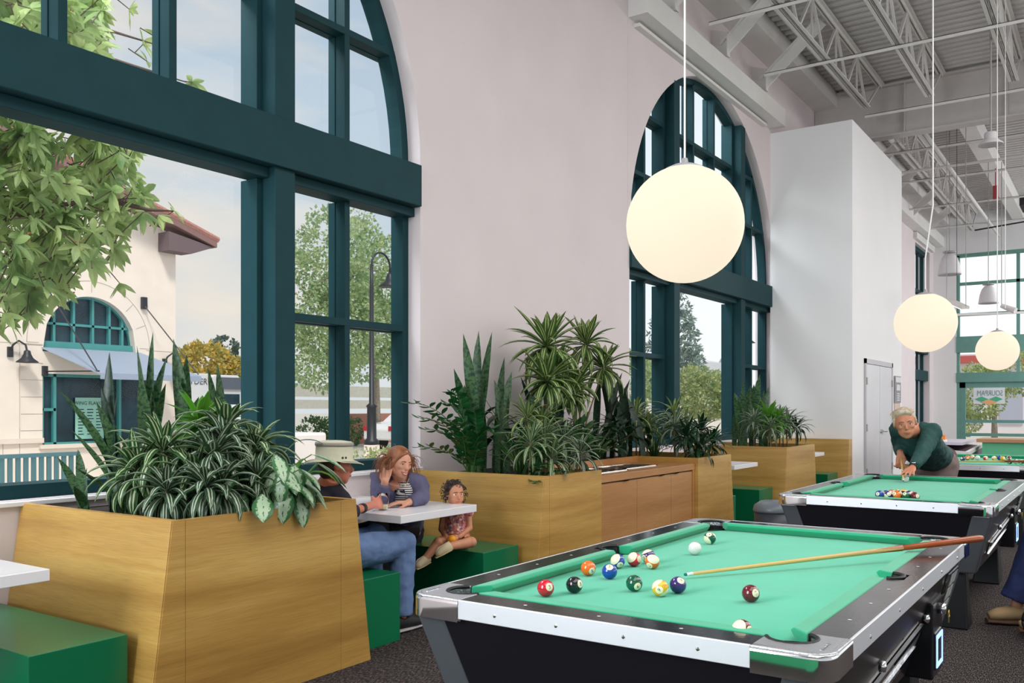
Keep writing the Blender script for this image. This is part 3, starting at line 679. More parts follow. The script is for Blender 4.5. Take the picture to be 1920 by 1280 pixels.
# ------------------------------------------------------------------ balls
BC = {1: (232, 176, 20), 2: (24, 66, 158), 3: (205, 20, 48), 4: (58, 36, 110), 5: (232, 108, 22), 6: (8, 84, 58), 7: (102, 14, 32), 8: (16, 20, 24)}
BN = {1: 'yellow', 2: 'blue', 3: 'red', 4: 'purple', 5: 'orange', 6: 'green', 7: 'maroon', 8: 'black'}
CREAM = srgb(238, 230, 196)
def ballmat(n):
    m = bpy.data.materials.new('ball_%s' % ('cue' if n == 0 else BN[(n-1) % 8+1]+('_stripe' if n > 8 else ''))); m.use_nodes = True; t = m.node_tree; b = t.nodes['Principled BSDF']
    b.inputs['Roughness'].default_value = .07; b.inputs['Coat Weight'].default_value = .6; b.inputs['Coat Roughness'].default_value = .03
    if n == 0: b.inputs['Base Color'].default_value = srgb(226, 224, 218); return m
    col = srgb(*BC[(n-1) % 8+1]); tcn = t.nodes.new('ShaderNodeTexCoord'); sp = t.nodes.new('ShaderNodeSeparateXYZ'); t.links.new(tcn.outputs['Object'], sp.inputs[0])
    def M2(op, a, bb):
        q = t.nodes.new('ShaderNodeMath'); q.operation = op
        (t.links.new(a, q.inputs[0]) if not isinstance(a, float) else setattr(q.inputs[0], 'default_value', a))
        q.inputs[1].default_value = bb; return q.outputs[0]
    disc = M2('GREATER_THAN', M2('ABSOLUTE', sp.outputs['X'], 0.), .0253)
    if n > 8:
        st = M2('LESS_THAN', M2('ABSOLUTE', sp.outputs['Z'], 0.), .0155)
        mx_ = t.nodes.new('ShaderNodeMix'); mx_.data_type = 'RGBA'; t.links.new(st, mx_.inputs[0]); mx_.inputs[6].default_value = CREAM; mx_.inputs[7].default_value = col; src = mx_.outputs[2]
    else: src = None
    m3 = t.nodes.new('ShaderNodeMix'); m3.data_type = 'RGBA'; t.links.new(disc, m3.inputs[0])
    if src: t.links.new(src, m3.inputs[6])
    else: m3.inputs[6].default_value = col
    m3.inputs[7].default_value = CREAM; t.links.new(m3.outputs[2], b.inputs['Base Color'])
    return m
_bp = {}; M['ink'] = mat('black_ink', (.01, .01, .01), .15)
BR_ = .0286
def ball(n, x, y, lab, rot, group, z=.786):
    if n not in _bp:
        bm = bmesh.new(); bmesh.ops.create_uvsphere(bm, u_segments=32, v_segments=20, radius=BR_); me = bpy.data.meshes.new('pool_ball'); bm.to_mesh(me); bm.free()
        me.polygons.foreach_set('use_smooth', [True]*len(me.polygons)); me.materials.append(ballmat(n)); num = None
        if n:
            def wp(c): v = Vector((BR_, c.x, c.y)); v = Vector((math.sqrt(max(1e-9, BR_**2-c.x**2-c.y**2)), c.x, c.y)); return v*1.004
            num = text_mesh('number', str(n), .017 if n < 10 else .014, M['ink'], warp=wp).data
            me2 = num
            for o_ in [o_ for o_ in bpy.data.objects if o_.data == num]: bpy.data.objects.remove(o_)
        _bp[n] = (me, num)
    me, num = _bp[n]; o = bpy.data.objects.new('pool_ball', me); C.objects.link(o); o.location = (x, y, z+BR_); o.rotation_euler = rot
    if num:
        c = bpy.data.objects.new('number', num); C.objects.link(c); c.parent = o
        c = bpy.data.objects.new('number', num); C.objects.link(c); c.parent = o; c.rotation_euler = (0, 0, PI)
    return tag(o, lab, 'pool ball', group)
def face_to(x, y, dx, dz, roll=0):       # rotation that turns the number disc (local +x) towards the viewer, offset by degrees
    v = Vector((-x, -y, .6)).normalized(); rt_ = Vector((0, 0, 1)).cross(v).normalized(); up = v.cross(rt_)
    d = (v + rt_*dx + up*dz).normalized()
    q = d.to_track_quat('X', 'Z'); return (q @ Quaternion((1, 0, 0), roll)).to_euler()
G1 = 'balls on the nearest pool table'
for n, x, y, dx, dz, roll, lab in (
    (3, 2.538, 1.595, .55, .15, .2, 'solid red ball near the left corner of the nearest pool table'),
    (8, 2.639, 1.543, 1.2, .2, 0, 'black ball beside the solid red one on the nearest table'),
    (5, 2.941, 1.659, .7, -.5, .5, 'solid orange ball before the blue pair on the nearest table'),
    (2, 2.928, 1.562, -.0, .75, 0, 'solid blue ball with number two on top, nearest table'),
    (10, 3.141, 1.640, .5, -.75, .9, 'blue striped ball touching the red striped ball, nearest table'),
    (11, 3.215, 1.605, 1.3, .1, .9, 'red striped ball behind the blue striped one, nearest table'),
    (6, 2.779, 1.387, .55, -.5, .4, 'solid green ball between the blue and yellow ones, nearest table'),
    (9, 2.754, 1.278, -.12, -.25, .7, 'yellow striped ball beside the purple one on the nearest table'),
    (4, 2.837, 1.251, .5, .8, 0, 'solid purple ball near the cue tip on the nearest table'),
    (12, 3.311, 1.588, -1.1, -.4, .4, 'purple striped ball behind the orange striped one, nearest table'),
    (13, 3.205, 1.521, -.65, -.85, -.5, 'orange striped ball showing its cream side on the nearest table'),
    (0, 3.612, 1.515, 0, 0, 0, 'white cue ball in the middle of the nearest pool table'),
    (14, 3.933, 1.576, -.2, .9, -.6, 'green striped ball near the far pocket of the nearest table'),
    (7, 2.84, .998, .75, .1, .3, 'solid maroon ball alone on the right of the nearest table'),
    (15, 2.361, .854, 1.3, .0, 1.1, 'maroon striped ball against the near rail of the nearest table')):
    ball(n, x, y, lab, face_to(x, y, dx, dz, roll), G1)
# triangle rack of fifteen on the middle table, point towards the cue ball
order = [2, 12, 5, 6, 7,  10, 15, 8, 11,  3, 14, 4,  13, 9,  1]
k = 0; random.seed(3)
xr, yr = 6.565, 1.278; rows = ['front row of the rack', 'second row of the rack', 'third row of the rack', 'fourth row of the rack', 'apex of the rack']
pos = ['at the left end', 'second from left', 'in the middle', 'second from right', 'at the right end']
for r in range(5):
    cnt = 5-r
    for i in range(cnt):
        n = order[k]; k += 1
        y = yr + (cnt-1)/2*.0575 - i*.0575; x = xr + r*.0498
        d = BN[(n-1) % 8+1]+(' striped' if n > 8 else '')
        ball(n, x, y, '%s ball in the %s on the middle pool table' % (d, rows[r]), face_to(x, y, random.uniform(-1, 1), random.uniform(-.6, .8), random.uniform(-1, 1)), 'racked balls on the middle pool table')
ball(0, 8.10, 1.512, 'white cue ball under the leaning man\'s hand on the middle table', (0, 0, 0), 'racked balls on the middle pool table')
# ------------------------------------------------------------------ plants
random.seed(11)
def leafmat(name, base, mid, edge, rough=.35, kind='stripe', trans=.0):
    m = bpy.data.materials.new(name); m.use_nodes = True; t = m.node_tree; b = t.nodes['Principled BSDF']
    uv = t.nodes.new('ShaderNodeUVMap'); sp = t.nodes.new('ShaderNodeSeparateXYZ'); t.links.new(uv.outputs[0], sp.inputs[0])
    r = t.nodes.new('ShaderNodeValToRGB'); cr = r.color_ramp
    def setr(stops):
        while len(cr.elements) > 1: cr.elements.remove(cr.elements[0])
        cr.elements[0].position = stops[0][0]; cr.elements[0].color = stops[0][1]
        for p, c in stops[1:]: e = cr.elements.new(p); e.color = c
    if kind == 'stripe':     # green with two pale lengthwise stripes
        setr([(0, edge), (.06, base), (.25, base), (.29, mid), (.38, mid), (.42, base), (.58, base), (.62, mid), (.71, mid), (.75, base), (.94, base), (1, edge)]); t.links.new(sp.outputs[0], r.inputs[0])
    elif kind == 'centre':   # corn plant: broad yellow-green centre
        setr([(0, base), (.26, base), (.36, mid), (.64, mid), (.74, base), (1, base)]); t.links.new(sp.outputs[0], r.inputs[0])
    elif kind == 'edge':
        setr([(0, edge), (.1, edge), (.16, base), (.84, base), (.9, edge), (1, edge)]); t.links.new(sp.outputs[0], r.inputs[0])
    elif kind == 'bands':    # snake plant: wavy cross bands
        w = t.nodes.new('ShaderNodeTexNoise'); w.inputs['Scale'].default_value = 1; w.inputs['Detail'].default_value = 3
        mpn = t.nodes.new('ShaderNodeMapping'); mpn.inputs['Scale'].default_value = (2.2, 34, 1); t.links.new(uv.outputs[0], mpn.inputs[0]); t.links.new(mpn.outputs[0], w.inputs[0])
        setr([(0, base), (.42, base), (.52, mid), (.6, mid), (.7, base)]); t.links.new(w.outputs[0], r.inputs[0])
    elif kind == 'silver':   # aglaonema: silver heart, green ragged edge
        w = t.nodes.new('ShaderNodeTexNoise'); w.inputs['Scale'].default_value = 9; w.inputs['Detail'].default_value = 4; t.links.new(uv.outputs[0], w.inputs[0])
        a = t.nodes.new('ShaderNodeMath'); a.operation = 'SUBTRACT'; t.links.new(sp.outputs[0], a.inputs[0]); a.inputs[1].default_value = .5
        c = t.nodes.new('ShaderNodeMath'); c.operation = 'ABSOLUTE'; t.links.new(a.outputs[0], c.inputs[0])
        d = t.nodes.new('ShaderNodeMath'); d.operation = 'MULTIPLY_ADD'; t.links.new(w.outputs[0], d.inputs[0]); d.inputs[1].default_value = .5; t.links.new(c.outputs[0], d.inputs[2])
        setr([(0, edge), (.22, edge), (.25, mid), (.50, mid), (.56, base), (.66, base), (.78, edge)]); t.links.new(d.outputs[0], r.inputs[0])
    elif kind == 'plain':
        setr([(0, base), (.47, base), (.5, mid), (.53, base), (1, base)]); t.links.new(sp.outputs[0], r.inputs[0])
    t.links.new(r.outputs[0], b.inputs['Base Color']); b.inputs['Roughness'].default_value = rough
    # thin blades let some daylight through
    tl = t.nodes.new('ShaderNodeBsdfTranslucent'); t.links.new(r.outputs[0], tl.inputs[0]); mxs = t.nodes.new('ShaderNodeMixShader'); mxs.inputs[0].default_value = .25 if not trans else trans
    out = t.nodes['Material Output']; t.links.new(b.outputs[0], mxs.inputs[1]); t.links.new(tl.outputs[0], mxs.inputs[2]); t.links.new(mxs.outputs[0], out.inputs[0])
    return m
G = srgb
LM = {
 'snake': leafmat('snake_plant_leaf', G(26, 62, 40), G(70, 104, 62), G(150, 160, 80), .4, 'bands', .06),
 'snake_dark': leafmat('dark_snake_plant_leaf', G(20, 42, 34), G(40, 66, 46), G(40, 60, 40), .4, 'bands', .05),
 'warn': leafmat('striped_dracaena_leaf', G(48, 92, 50), G(214, 222, 178), G(120, 150, 100), .33, 'stripe'),
 'warn2': leafmat('grey_striped_dracaena_leaf', G(52, 84, 58), G(206, 214, 190), G(90, 120, 90), .33, 'stripe'),
 'corn': leafmat('yellow_green_dracaena_leaf', G(74, 108, 58), G(200, 210, 136), G(50, 80, 40), .35, 'stripe'),
 'lime': leafmat('bright_green_leaf', G(84, 146, 40), G(140, 190, 80), G(90, 150, 50), .35, 'plain', .4),
 'agl': leafmat('silver_green_leaf', G(60, 110, 62), G(176, 200, 166), G(34, 78, 44), .3, 'silver', .12),
 'zz': leafmat('glossy_dark_leaf', G(28, 84, 42), G(60, 120, 60), G(30, 80, 40), .22, 'plain', .15),
 'dk': leafmat('dark_green_leaf', G(24, 56, 32), G(70, 100, 60), G(30, 60, 30), .28, 'plain', .12),
 'broad': leafmat('mid_green_leaf', G(50, 104, 48), G(110, 150, 80), G(60, 110, 50), .35, 'plain', .25)}
M['stem'] = mat('cane_stem', G(120, 104, 72), .7, noise_amt=.3, nscale=30)
M['gstem'] = mat('green_stem', G(70, 110, 50), .5)
def arch_pts(b, az, el, L, droop, n=8, twist=0):
    """points of an arching blade: starts at elevation el (rad) and bends down by droop (rad) over its length"""
    p = Vector(b); pts = [p.copy()]
    for i in range(n):
        e = el - droop*((i+.5)/n)**1.3; a = az + twist*(i/n)
        p = p + Vector((math.cos(a)*math.cos(e), math.sin(a)*math.cos(e), math.sin(e)))*L/n; pts.append(p.copy())
    return pts
def widths(w, n, prof='lance'):
    o = []
    for i in range(n+1):
        u = i/n
        if prof == 'lance': f = (.35+.65*min(1, u/.3))*(1 if u < .5 else max(0, 1-((u-.5)/.5)**2))
        elif prof == 'sword': f = (.55+.45*min(1, u/.5))*(1 if u < .62 else max(0, 1-((u-.62)/.38)**2.2))
        elif prof == 'oval': f = max(.04, math.sin(PI*min(1, u*1.0))**.75) if u < 1 else 0
        o.append(max(.0012, w*f))
    return o
def side_of(az): return (-math.sin(az), math.cos(az), 0)
def snake(label, tips, base, mt='snake', w=.055, spread=.03, extra=0):
    bx, by = base; m = MB()
    for tp in tips:
        t = Vector(tp); az = math.atan2(t.y-by, t.x-bx); b = Vector((bx+random.uniform(-spread, spread), by+random.uniform(-spread, spread), .84))
        n = 9; pts = []; bow = random.uniform(-.02, .02)
        for i in range(n+1):
            u = i/n; p = b.lerp(t, u); q = u*(1-u)*4
            p += Vector((-(t.x-b.x)*.22*q, -(t.y-b.y)*.22*q, .0)) + Vector((bow*q, bow*q, 0)); pts.append(p)
        a2 = random.choice((random.uniform(-.75, .75), random.uniform(-1.25, 1.25))); ww = w*1.25*random.uniform(.85, 1.15)*(1 if t.z > 1.3 else .8)
        m.ribbon(pts, widths(ww, n, 'sword'), (math.cos(a2-.97), math.sin(a2-.97), 0), fold=random.uniform(.06, .22))
    for k in range(extra):
        a = random.uniform(0, 2*PI); L = random.uniform(.25, .5); e = random.uniform(1.2, 1.5)
        pts = arch_pts((bx+math.cos(a)*spread, by+math.sin(a)*spread, .84), a, e, L, .15, 6); m.ribbon(pts, widths(w*.8, 6, 'sword'), side_of(a+random.uniform(-1, 1)), .12)
    o = m.build('snake_plant', LM[mt], smooth=True); return tag(o, label, 'snake plant', 'potted foliage plants in the planters')
def rosette(m, c, R, n, w, el=(.1, 1.3), droop=(.9, 1.9), tilt=(0, 0), prof='lance', fold=.22, n_=7):
    for k in range(n):
        az = 2*PI*k*.618034 + random.uniform(-.2, .2); f = k/n
        e = el[0] + (el[1]-el[0])*f + random.uniform(-.12, .12); d = droop[1] + (droop[0]-droop[1])*f + random.uniform(-.2, .2)
        L = R*random.uniform(.8, 1.12)*(1 if f < .8 else .75)
        p = Vector(c) + Vector((0, 0, f*.07)) + Vector((math.cos(az), math.sin(az), 0))*.006
        m.ribbon(arch_pts(p, az, e, L, d, n_, random.uniform(-.25, .25)), widths(w*random.uniform(.85, 1.15), n_, prof), side_of(az), fold)
    return m
def dracaena(label, heads, R=.26, n=26, w=.032, mt='warn', el=(-.1, 1.35), droop=(.7, 1.9), base=None, cat='dracaena', prof='lance', name='dracaena_plant', stem='stem'):
    root = thing(name, label, cat, group='potted foliage plants in the planters')
    st = MB()
    for (x, y, z, *r) in heads:
        bx, by = (base if base else (x, y)); bx += random.uniform(-.02, .02)
        st.tube([(bx, by, .84), ((bx*1.2+x*.8)/2, (by*1.2+y*.8)/2, (.84+z)/2), (x, y, z), (x, y, z+.06)], [.009, .008, .007, .004], 7)
    st.build('stem', M[stem], root, smooth=True)
    m = MB()
    for h in heads:
        rr = h[3] if len(h) > 3 else R; rosette(m, h[:3], rr, n, w, el, droop, prof=prof)
    m.v = [(a_, min(b_, 4.785), c_) for a_, b_, c_ in m.v]
    m.build('foliage', LM[mt], root, smooth=True)
    return root
def broadleaf(label, x, y, n=16, h=.28, L=.19, w=.085, mt='agl', lean=(0, 0), cat='aglaonema', name='aglaonema_plant', el=(-.5, .7), z0=.86):
    root = thing(name, label, cat, group='potted foliage plants in the planters'); st = MB(); m = MB()
    for k in range(n):
        az = 2*PI*k*.618034 + random.uniform(-.3, .3); r = h*random.uniform(.35, 1.0); zz = z0 + h*random.uniform(.35, 1.05)
        tip = Vector((x+math.cos(az)*r*.75+lean[0]*r, y+math.sin(az)*r*.75+lean[1]*r, zz))
        st.tube([(x, y, .84), (x+(tip.x-x)*.35, y+(tip.y-y)*.35, (.84+zz)/2+.03), tuple(tip)], [.006, .004, .003], 6)
        e = random.uniform(*el); n_ = 8
        m.ribbon(arch_pts(tip, az, e, L*random.uniform(.8, 1.15), random.uniform(.6, 1.3), n_), widths(w*random.uniform(.8, 1.1), n_, 'oval'), side_of(az), .12)
    m.v = [(a_, min(b_, 4.785), c_) for a_, b_, c_ in m.v]; st.v = [(a_, min(b_, 4.785), c_) for a_, b_, c_ in st.v]
    st.build('stem', M['gstem'], root, smooth=True); m.build('foliage', LM[mt], root, smooth=True)
    return root
def zz(label, x, y, stems, mt='zz', leaf=.055, w=.024, name='zz_plant'):
    root = thing(name, label, 'zz plant', group='potted foliage plants in the planters'); st = MB(); m = MB()
    for (tx, ty, tz) in stems:
        b = Vector((x+random.uniform(-.04, .04), y+random.uniform(-.04, .04), .84)); t = Vector((tx, ty, tz)); n = 14; pts = []
        for i in range(n+1):
            u = i/n; p = b.lerp(t, u); p.x = b.x + (t.x-b.x)*u**1.6; p.y = b.y + (t.y-b.y)*u**1.6; p.z = b.z + (t.z-b.z)*math.sin(u*PI/2)**.9; pts.append(p)
        st.tube(pts, [.006*(1-.7*i/n) for i in range(n+1)], 6)
        for i in range(4, n+1):
            d = (pts[i]-pts[i-1]).normalized(); sd = d.cross(Vector((0, 0, 1))); sd = sd.normalized() if sd.length > .01 else Vector((1, 0, 0)); rr = Quaternion(d, random.uniform(-.5, .5)); sd = rr @ sd
            for s in (-1, 1):
                dirv = (sd*s + d*.65 + Vector((0, 0, .12))).normalized(); l = leaf*random.uniform(.85, 1.15)*(1 if i < n-1 else .7)
                m.ribbon([pts[i]+dirv*l*q for q in (0, .25, .5, .75, 1)], widths(w, 4, 'oval'), d, .15)
    st.build('stem', M['gstem'], root, smooth=True); m.build('foliage', LM[mt], root, smooth=True)
    return root
# --- nearest planter
snake('snake plant with long leaf arching left out of the nearest planter', [(2.42, 4.4, 1.513), (2.52, 4.45, 1.30), (2.71, 4.5, 1.36), (2.45, 4.3, 1.12), (2.62, 4.4, 1.45)], (2.78, 4.4), w=.045)
snake('tall dark snake plant at the left back of the nearest planter', [(2.725, 4.45, 1.712), (2.66, 4.42, 1.52), (2.80, 4.5, 1.50), (2.77, 4.35, 1.25)], (2.74, 4.42), 'snake_dark', .06)
snake('tallest banded snake plant before the awning in the nearest planter', [(2.984, 4.45, 1.84), (2.885, 4.45, 1.755), (2.87, 4.4, 1.60), (2.99, 4.5, 1.62), (3.05, 4.42, 1.70), (3.03, 4.4, 1.55), (2.94, 4.4, 1.5)], (2.92, 4.42), w=.068)
snake('snake plant with two crossing banded leaves beside the tallest one', [(3.113, 4.45, 1.807), (3.20, 4.45, 1.72), (3.10, 4.4, 1.60), (3.16, 4.45, 1.55), (3.26, 4.42, 1.48)], (3.17, 4.42), w=.07)
snake('snake plant with two thin spikes before the truck, nearest planter', [(3.345, 4.45, 1.65), (3.413, 4.45, 1.675), (3.42, 4.4, 1.45), (3.36, 4.4, 1.4)], (3.43, 4.42), w=.042)
snake('short snake plant beside the teal window post in the nearest planter', [(3.50, 4.5, 1.50), (3.56, 4.6, 1.47), (3.47, 4.5, 1.35), (3.55, 4.5, 1.38)], (3.48, 4.5), w=.06)
snake('low snake plant at the far left corner of the nearest planter', [(2.50, 4.55, 1.16), (2.58, 4.5, 1.20), (2.50, 4.4, 1.02), (2.63, 4.5, 1.1)], (2.60, 4.5), w=.05)
dracaena('striped dracaena at the left of the nearest planter, drooping cream-lined leaves', [(2.72, 3.98, 1.16), (2.65, 4.08, 1.05), (2.80, 3.85, 1.02)], .27, 44, .052, 'warn', el=(-.3, 1.4), droop=(.7, 2.6))
dracaena('striped dracaena in the middle of the nearest planter above the board seam', [(2.90, 3.82, 1.12), (3.02, 3.9, 1.20), (2.84, 3.68, .98)], .27, 46, .05, 'warn2', el=(-.3, 1.3), droop=(1.0, 2.8))
dracaena('tall striped dracaena before the truck in the nearest planter', [(3.12, 4.0, 1.27), (3.2, 3.86, 1.15)], .28, 44, .052, 'warn', el=(-.2, 1.2), droop=(1.1, 2.8))
dracaena('low striped dracaena spilling over the front board of the nearest planter', [(2.74, 3.66, 1.0), (3.05, 3.66, 1.02), (2.62, 3.8, .98)], .22, 40, .042, 'warn2', el=(-.3, 1.3), droop=(.9, 2.6))
dracaena('bright green dracaena top glowing behind the striped ones, nearest planter', [(3.05, 4.12, 1.30), (3.15, 4.2, 1.25)], .22, 20, .05, 'lime', el=(0, 1.4), droop=(.3, 1.6))
broadleaf('silver aglaonema hanging over the front board at the right of the nearest planter', 3.02, 3.74, 26, .32, .19, .10, 'agl', (.1, -.42), el=(-.9, .1))
broadleaf('silver aglaonema behind the hanging one in the nearest planter', 3.14, 3.95, 22, .27, .19, .09, 'agl', (0, -.1), el=(-.5, .6))
broadleaf('low dark leafy plant at the right back of the nearest planter', 3.45, 4.2, 22, .36, .15, .05, 'dk', (.1, 0), cat='leafy plant', name='leafy_plant', el=(-.3, .7))
dracaena('plant with green strap leaves arching over the sun hat, nearest planter', [(3.42, 3.80, .98)], .30, 6, .03, 'lime', el=(.3, 1.1), droop=(1.6, 2.6))
snake('stiff stubs of snake plant along the left edge of the nearest planter', [(2.63, 4.0, 1.15), (2.56, 4.2, 1.12), (2.68, 4.1, 1.2)], (2.60, 4.1), w=.035)
broadleaf('silver aglaonema with big leaves lying over the edge beside the man in the hat', 3.20, 3.62, 20, .20, .19, .10, 'agl', (.05, -.25), el=(-1.1, -.3), z0=.92)
# --- long planter
snake('tallest snake plant of the long planter with three upright blades', [(5.62, 4.3, 2.0), (5.825, 4.3, 2.035), (6.01, 4.3, 2.04), (5.50, 4.3, 1.72), (5.7, 4.35, 1.6), (5.90, 4.25, 1.7), (5.78, 4.25, 1.5)], (5.78, 4.3), w=.078, spread=.07)
snake('snake plant right of the three tallest blades in the long planter', [(6.19, 4.3, 1.84), (6.11, 4.35, 1.65), (6.25, 4.3, 1.55), (6.3, 4.3, 1.72), (6.02, 4.2, 1.5)], (6.1, 4.3), w=.075, spread=.06)
zz('zz plant reaching left past the window edge from the long planter', 5.66, 4.25, [(4.85, 4.2, 1.45), (4.98, 4.2, 1.34), (5.34, 4.2, 1.54), (5.14, 4.1, 1.32), (5.28, 4.4, 1.25), (5.5, 4.1, 1.38), (5.42, 4.3, 1.45), (5.15, 4.35, 1.12), (5.36, 3.95, 1.1), (5.6, 4.0, 1.25), (5.2, 4.0, 1.2)], leaf=.095, w=.038)
zz('small zz plant trailing over the board above the toddler', 5.72, 3.72, [(5.38, 3.46, .88), (5.55, 3.48, .99), (5.85, 3.45, .93), (5.62, 3.9, 1.15), (5.9, 3.7, 1.08), (5.7, 3.6, 1.1)], leaf=.06, w=.032)
dracaena('tall yellow-striped dracaena tree rising above the long planter', [(6.86, 4.3, 1.94, .42), (6.70, 4.2, 1.62, .34), (7.0, 4.3, 1.70, .34)], .38, 44, .072, 'corn', el=(-.4, 1.45), droop=(.35, 1.7), base=(6.88, 4.35))
dracaena('second tall dracaena tree with thinner crown beside the taller one', [(7.58, 4.3, 2.0, .36), (7.82, 4.25, 1.78, .36), (7.38, 4.3, 1.6, .32), (7.2, 4.25, 1.5, .28)], .36, 34, .062, 'corn', el=(-.4, 1.4), droop=(.4, 1.8), base=(7.5, 4.35))
snake('dense dark snake plant clump under the tall dracaenas', [(6.6+.09*i, 4.35+random.uniform(-.08, .08), random.uniform(1.45, 1.72)) for i in range(9)], (6.95, 4.35), 'snake_dark', .055, .22)
snake('dark snake plant clump at the pier edge in the long planter', [(7.95+.085*i, 4.4+random.uniform(-.08, .08), random.uniform(1.55, 1.86)) for i in range(10)], (8.3, 4.4), 'snake_dark', .06, .28)
dracaena('striped dracaena at the front left of the long planter above the toddler', [(5.70, 3.72, 1.10), (5.95, 3.75, 1.15), (5.85, 3.62, 1.0)], .28, 30, .032, 'warn', el=(-.2, 1.35), droop=(.8, 2.1))
dracaena('striped dracaena at the counter corner of the long planter', [(6.2, 3.72, 1.12), (6.28, 3.62, 1.0)], .27, 30, .032, 'warn2', el=(-.2, 1.35), droop=(.8, 2.1))
dracaena('narrow-leaved dracaena behind the front ones in the long planter', [(6.05, 3.98, 1.3), (6.3, 4.0, 1.25)], .28, 26, .034, 'corn', el=(-.1, 1.4), droop=(.6, 1.9))
broadleaf('leafy green plant between snake plant and front dracaenas, long planter', 5.98, 4.0, 30, .34, .13, .05, 'broad', cat='leafy plant', name='leafy_plant', el=(0, 1.2))
broadleaf('dark split-leaf plant left of the tall dracaena crown', 6.42, 4.3, 26, .72, .2, .08, 'dk', cat='leafy plant', name='leafy_plant', el=(-.6, .5))
for i, (x, y, h, lb) in enumerate(((6.75, 4.38, .42, 'behind the left end of the counter'), (7.3, 4.4, .38, 'behind the middle of the counter'), (7.85, 4.38, .40, 'behind the right end of the counter'))):
    broadleaf('mixed dark green leafy plant ' + lb, x, y-.03, 60, h*.95, .2, .075, 'dk' if i != 1 else 'broad', cat='leafy plant', name='leafy_plant', el=(0, 1.3))
for i, (x, y, z, mt, lb) in enumerate(((8.65, 4.3, 1.30, 'corn', 'dracaena before the left side of the second arched window'), (8.75, 3.9, 1.18, 'warn2', 'small dracaena at the far inner corner of the counter'), (9.05, 4.45, 1.22, 'warn2', 'grey striped dracaena before the second window post'), (9.1, 3.75, 1.12, 'dk', 'dark dracaena at the far front corner of the long planter'), (9.2, 4.1, 1.3, 'corn', 'dracaena with upright spike near the far end of the long planter'), (8.6, 3.7, 1.08, 'dk', 'low dark dracaena beside the far board of the recess'), (8.35, 4.4, 1.2, 'dk', 'dark bushy dracaena at the back behind the counter end'))):
    dracaena(lb, [(x, y, z), (x+.08, y-.1, z-.13)], .29, 28, .036, mt, el=(-.2, 1.4), droop=(.8, 2.1))
broadleaf('low leafy plant with yellow-green blades at the far end of the long planter', 8.95, 3.72, 26, .26, .17, .045, 'broad', cat='leafy plant', name='leafy_plant', el=(.2, 1.3))
broadleaf('dark leafy plant filling the far back of the long planter', 8.8, 4.15, 34, .4, .14, .05, 'dk', cat='leafy plant', name='leafy_plant', el=(0, 1.2))
# --- short planter
snake('banded snake plant at the left back of the short planter', [(10.95+.35, 4.2, 1.60), (11.45, 4.2, 1.55), (11.6, 4.3, 1.62), (11.69, 4.2, 1.78), (11.5, 4.2, 1.5)], (11.62, 4.25), w=.07, spread=.1)
snake('banded snake plant with tallest blade in the short planter', [(12.33, 4.2, 1.88), (12.08, 4.2, 1.74), (12.2, 4.3, 1.70), (11.95, 4.2, 1.72), (12.0, 4.25, 1.6)], (12.1, 4.25), w=.08, spread=.1)
snake('snake plant at the right end of the short planter against the white wall', [(12.72, 4.2, 1.72), (12.6, 4.3, 1.6), (12.5, 4.2, 1.66), (12.85, 4.15, 1.5)], (12.4, 4.2), w=.075, spread=.08)
dracaena('bright lime dracaena in the middle of the short planter', [(11.62, 3.85, 1.25), (11.8, 3.8, 1.18)], .3, 30, .045, 'lime', el=(-.1, 1.4), droop=(.4, 1.7))
dracaena('grey striped dracaena at the right front of the short planter', [(12.1, 3.75, 1.18), (12.25, 3.9, 1.22)], .3, 32, .036, 'warn2', el=(-.2, 1.3), droop=(.8, 2.1))
dracaena('dracaena drooping over the right board of the short planter', [(12.4, 3.9, 1.16), (12.35, 3.7, 1.1)], .28, 32, .034, 'dk', el=(-.2, 1.3), droop=(.9, 2.2))
dracaena('grey striped dracaena at the left front of the short planter', [(11.42, 3.75, 1.12), (11.5, 4.0, 1.2)], .28, 28, .036, 'warn2', el=(-.2, 1.3), droop=(.8, 2.0))
broadleaf('low leafy plant at the foot of the short planter dracaenas', 11.9, 3.95, 30, .3, .14, .055, 'zz', cat='leafy plant', name='leafy_plant', el=(0, 1.2))
# ------------------------------------------------------------------ outside the windows
random.seed(5)
M['stucco'] = mat('cream_stucco', srgb(236, 226, 214), .9, noise_amt=.03, nscale=3)
M['stone'] = mat('pale_stone', srgb(228, 216, 204), .85, noise_amt=.03, nscale=4)
M['joint'] = mat('stone_joint', srgb(170, 158, 148), .9)
M['pave'] = mat('pavement', srgb(196, 190, 180), .95, noise_amt=.1, nscale=2)
M['tile'] = mat('clay_tile', srgb(178, 128, 116), .8, noise_amt=.2, nscale=20)
M['awning'] = mat('blue_grey_awning', srgb(150, 164, 184), .7)
M['tealout'] = mat('teal_outside', srgb(72, 150, 150), .5)
M['pane'] = mat('dark_reflecting_pane', srgb(34, 62, 74), .12, noise_amt=.5, nscale=1.5, spec=.6)
M['iron'] = mat('black_iron', srgb(38, 42, 48), .45)
M['bark'] = mat('pale_bark', srgb(150, 140, 126), .9, noise_amt=.25, nscale=14, bump=.4)
M['darkbark'] = mat('dark_twig', srgb(84, 70, 60), .9)
m = MB(); m.box(-30, 220, 5.15, 160, -.3, -.1); struct(m.build('ground', M['pave']))
m = MB(); m.box(XF+.3, 220, -60, 5.15, -.3, -.1); struct(m.build('ground', M['pave']))
FD = 18.0
bld = thing('courtyard_building', 'cream stucco building with arched window and tiled roof across the courtyard', 'building')
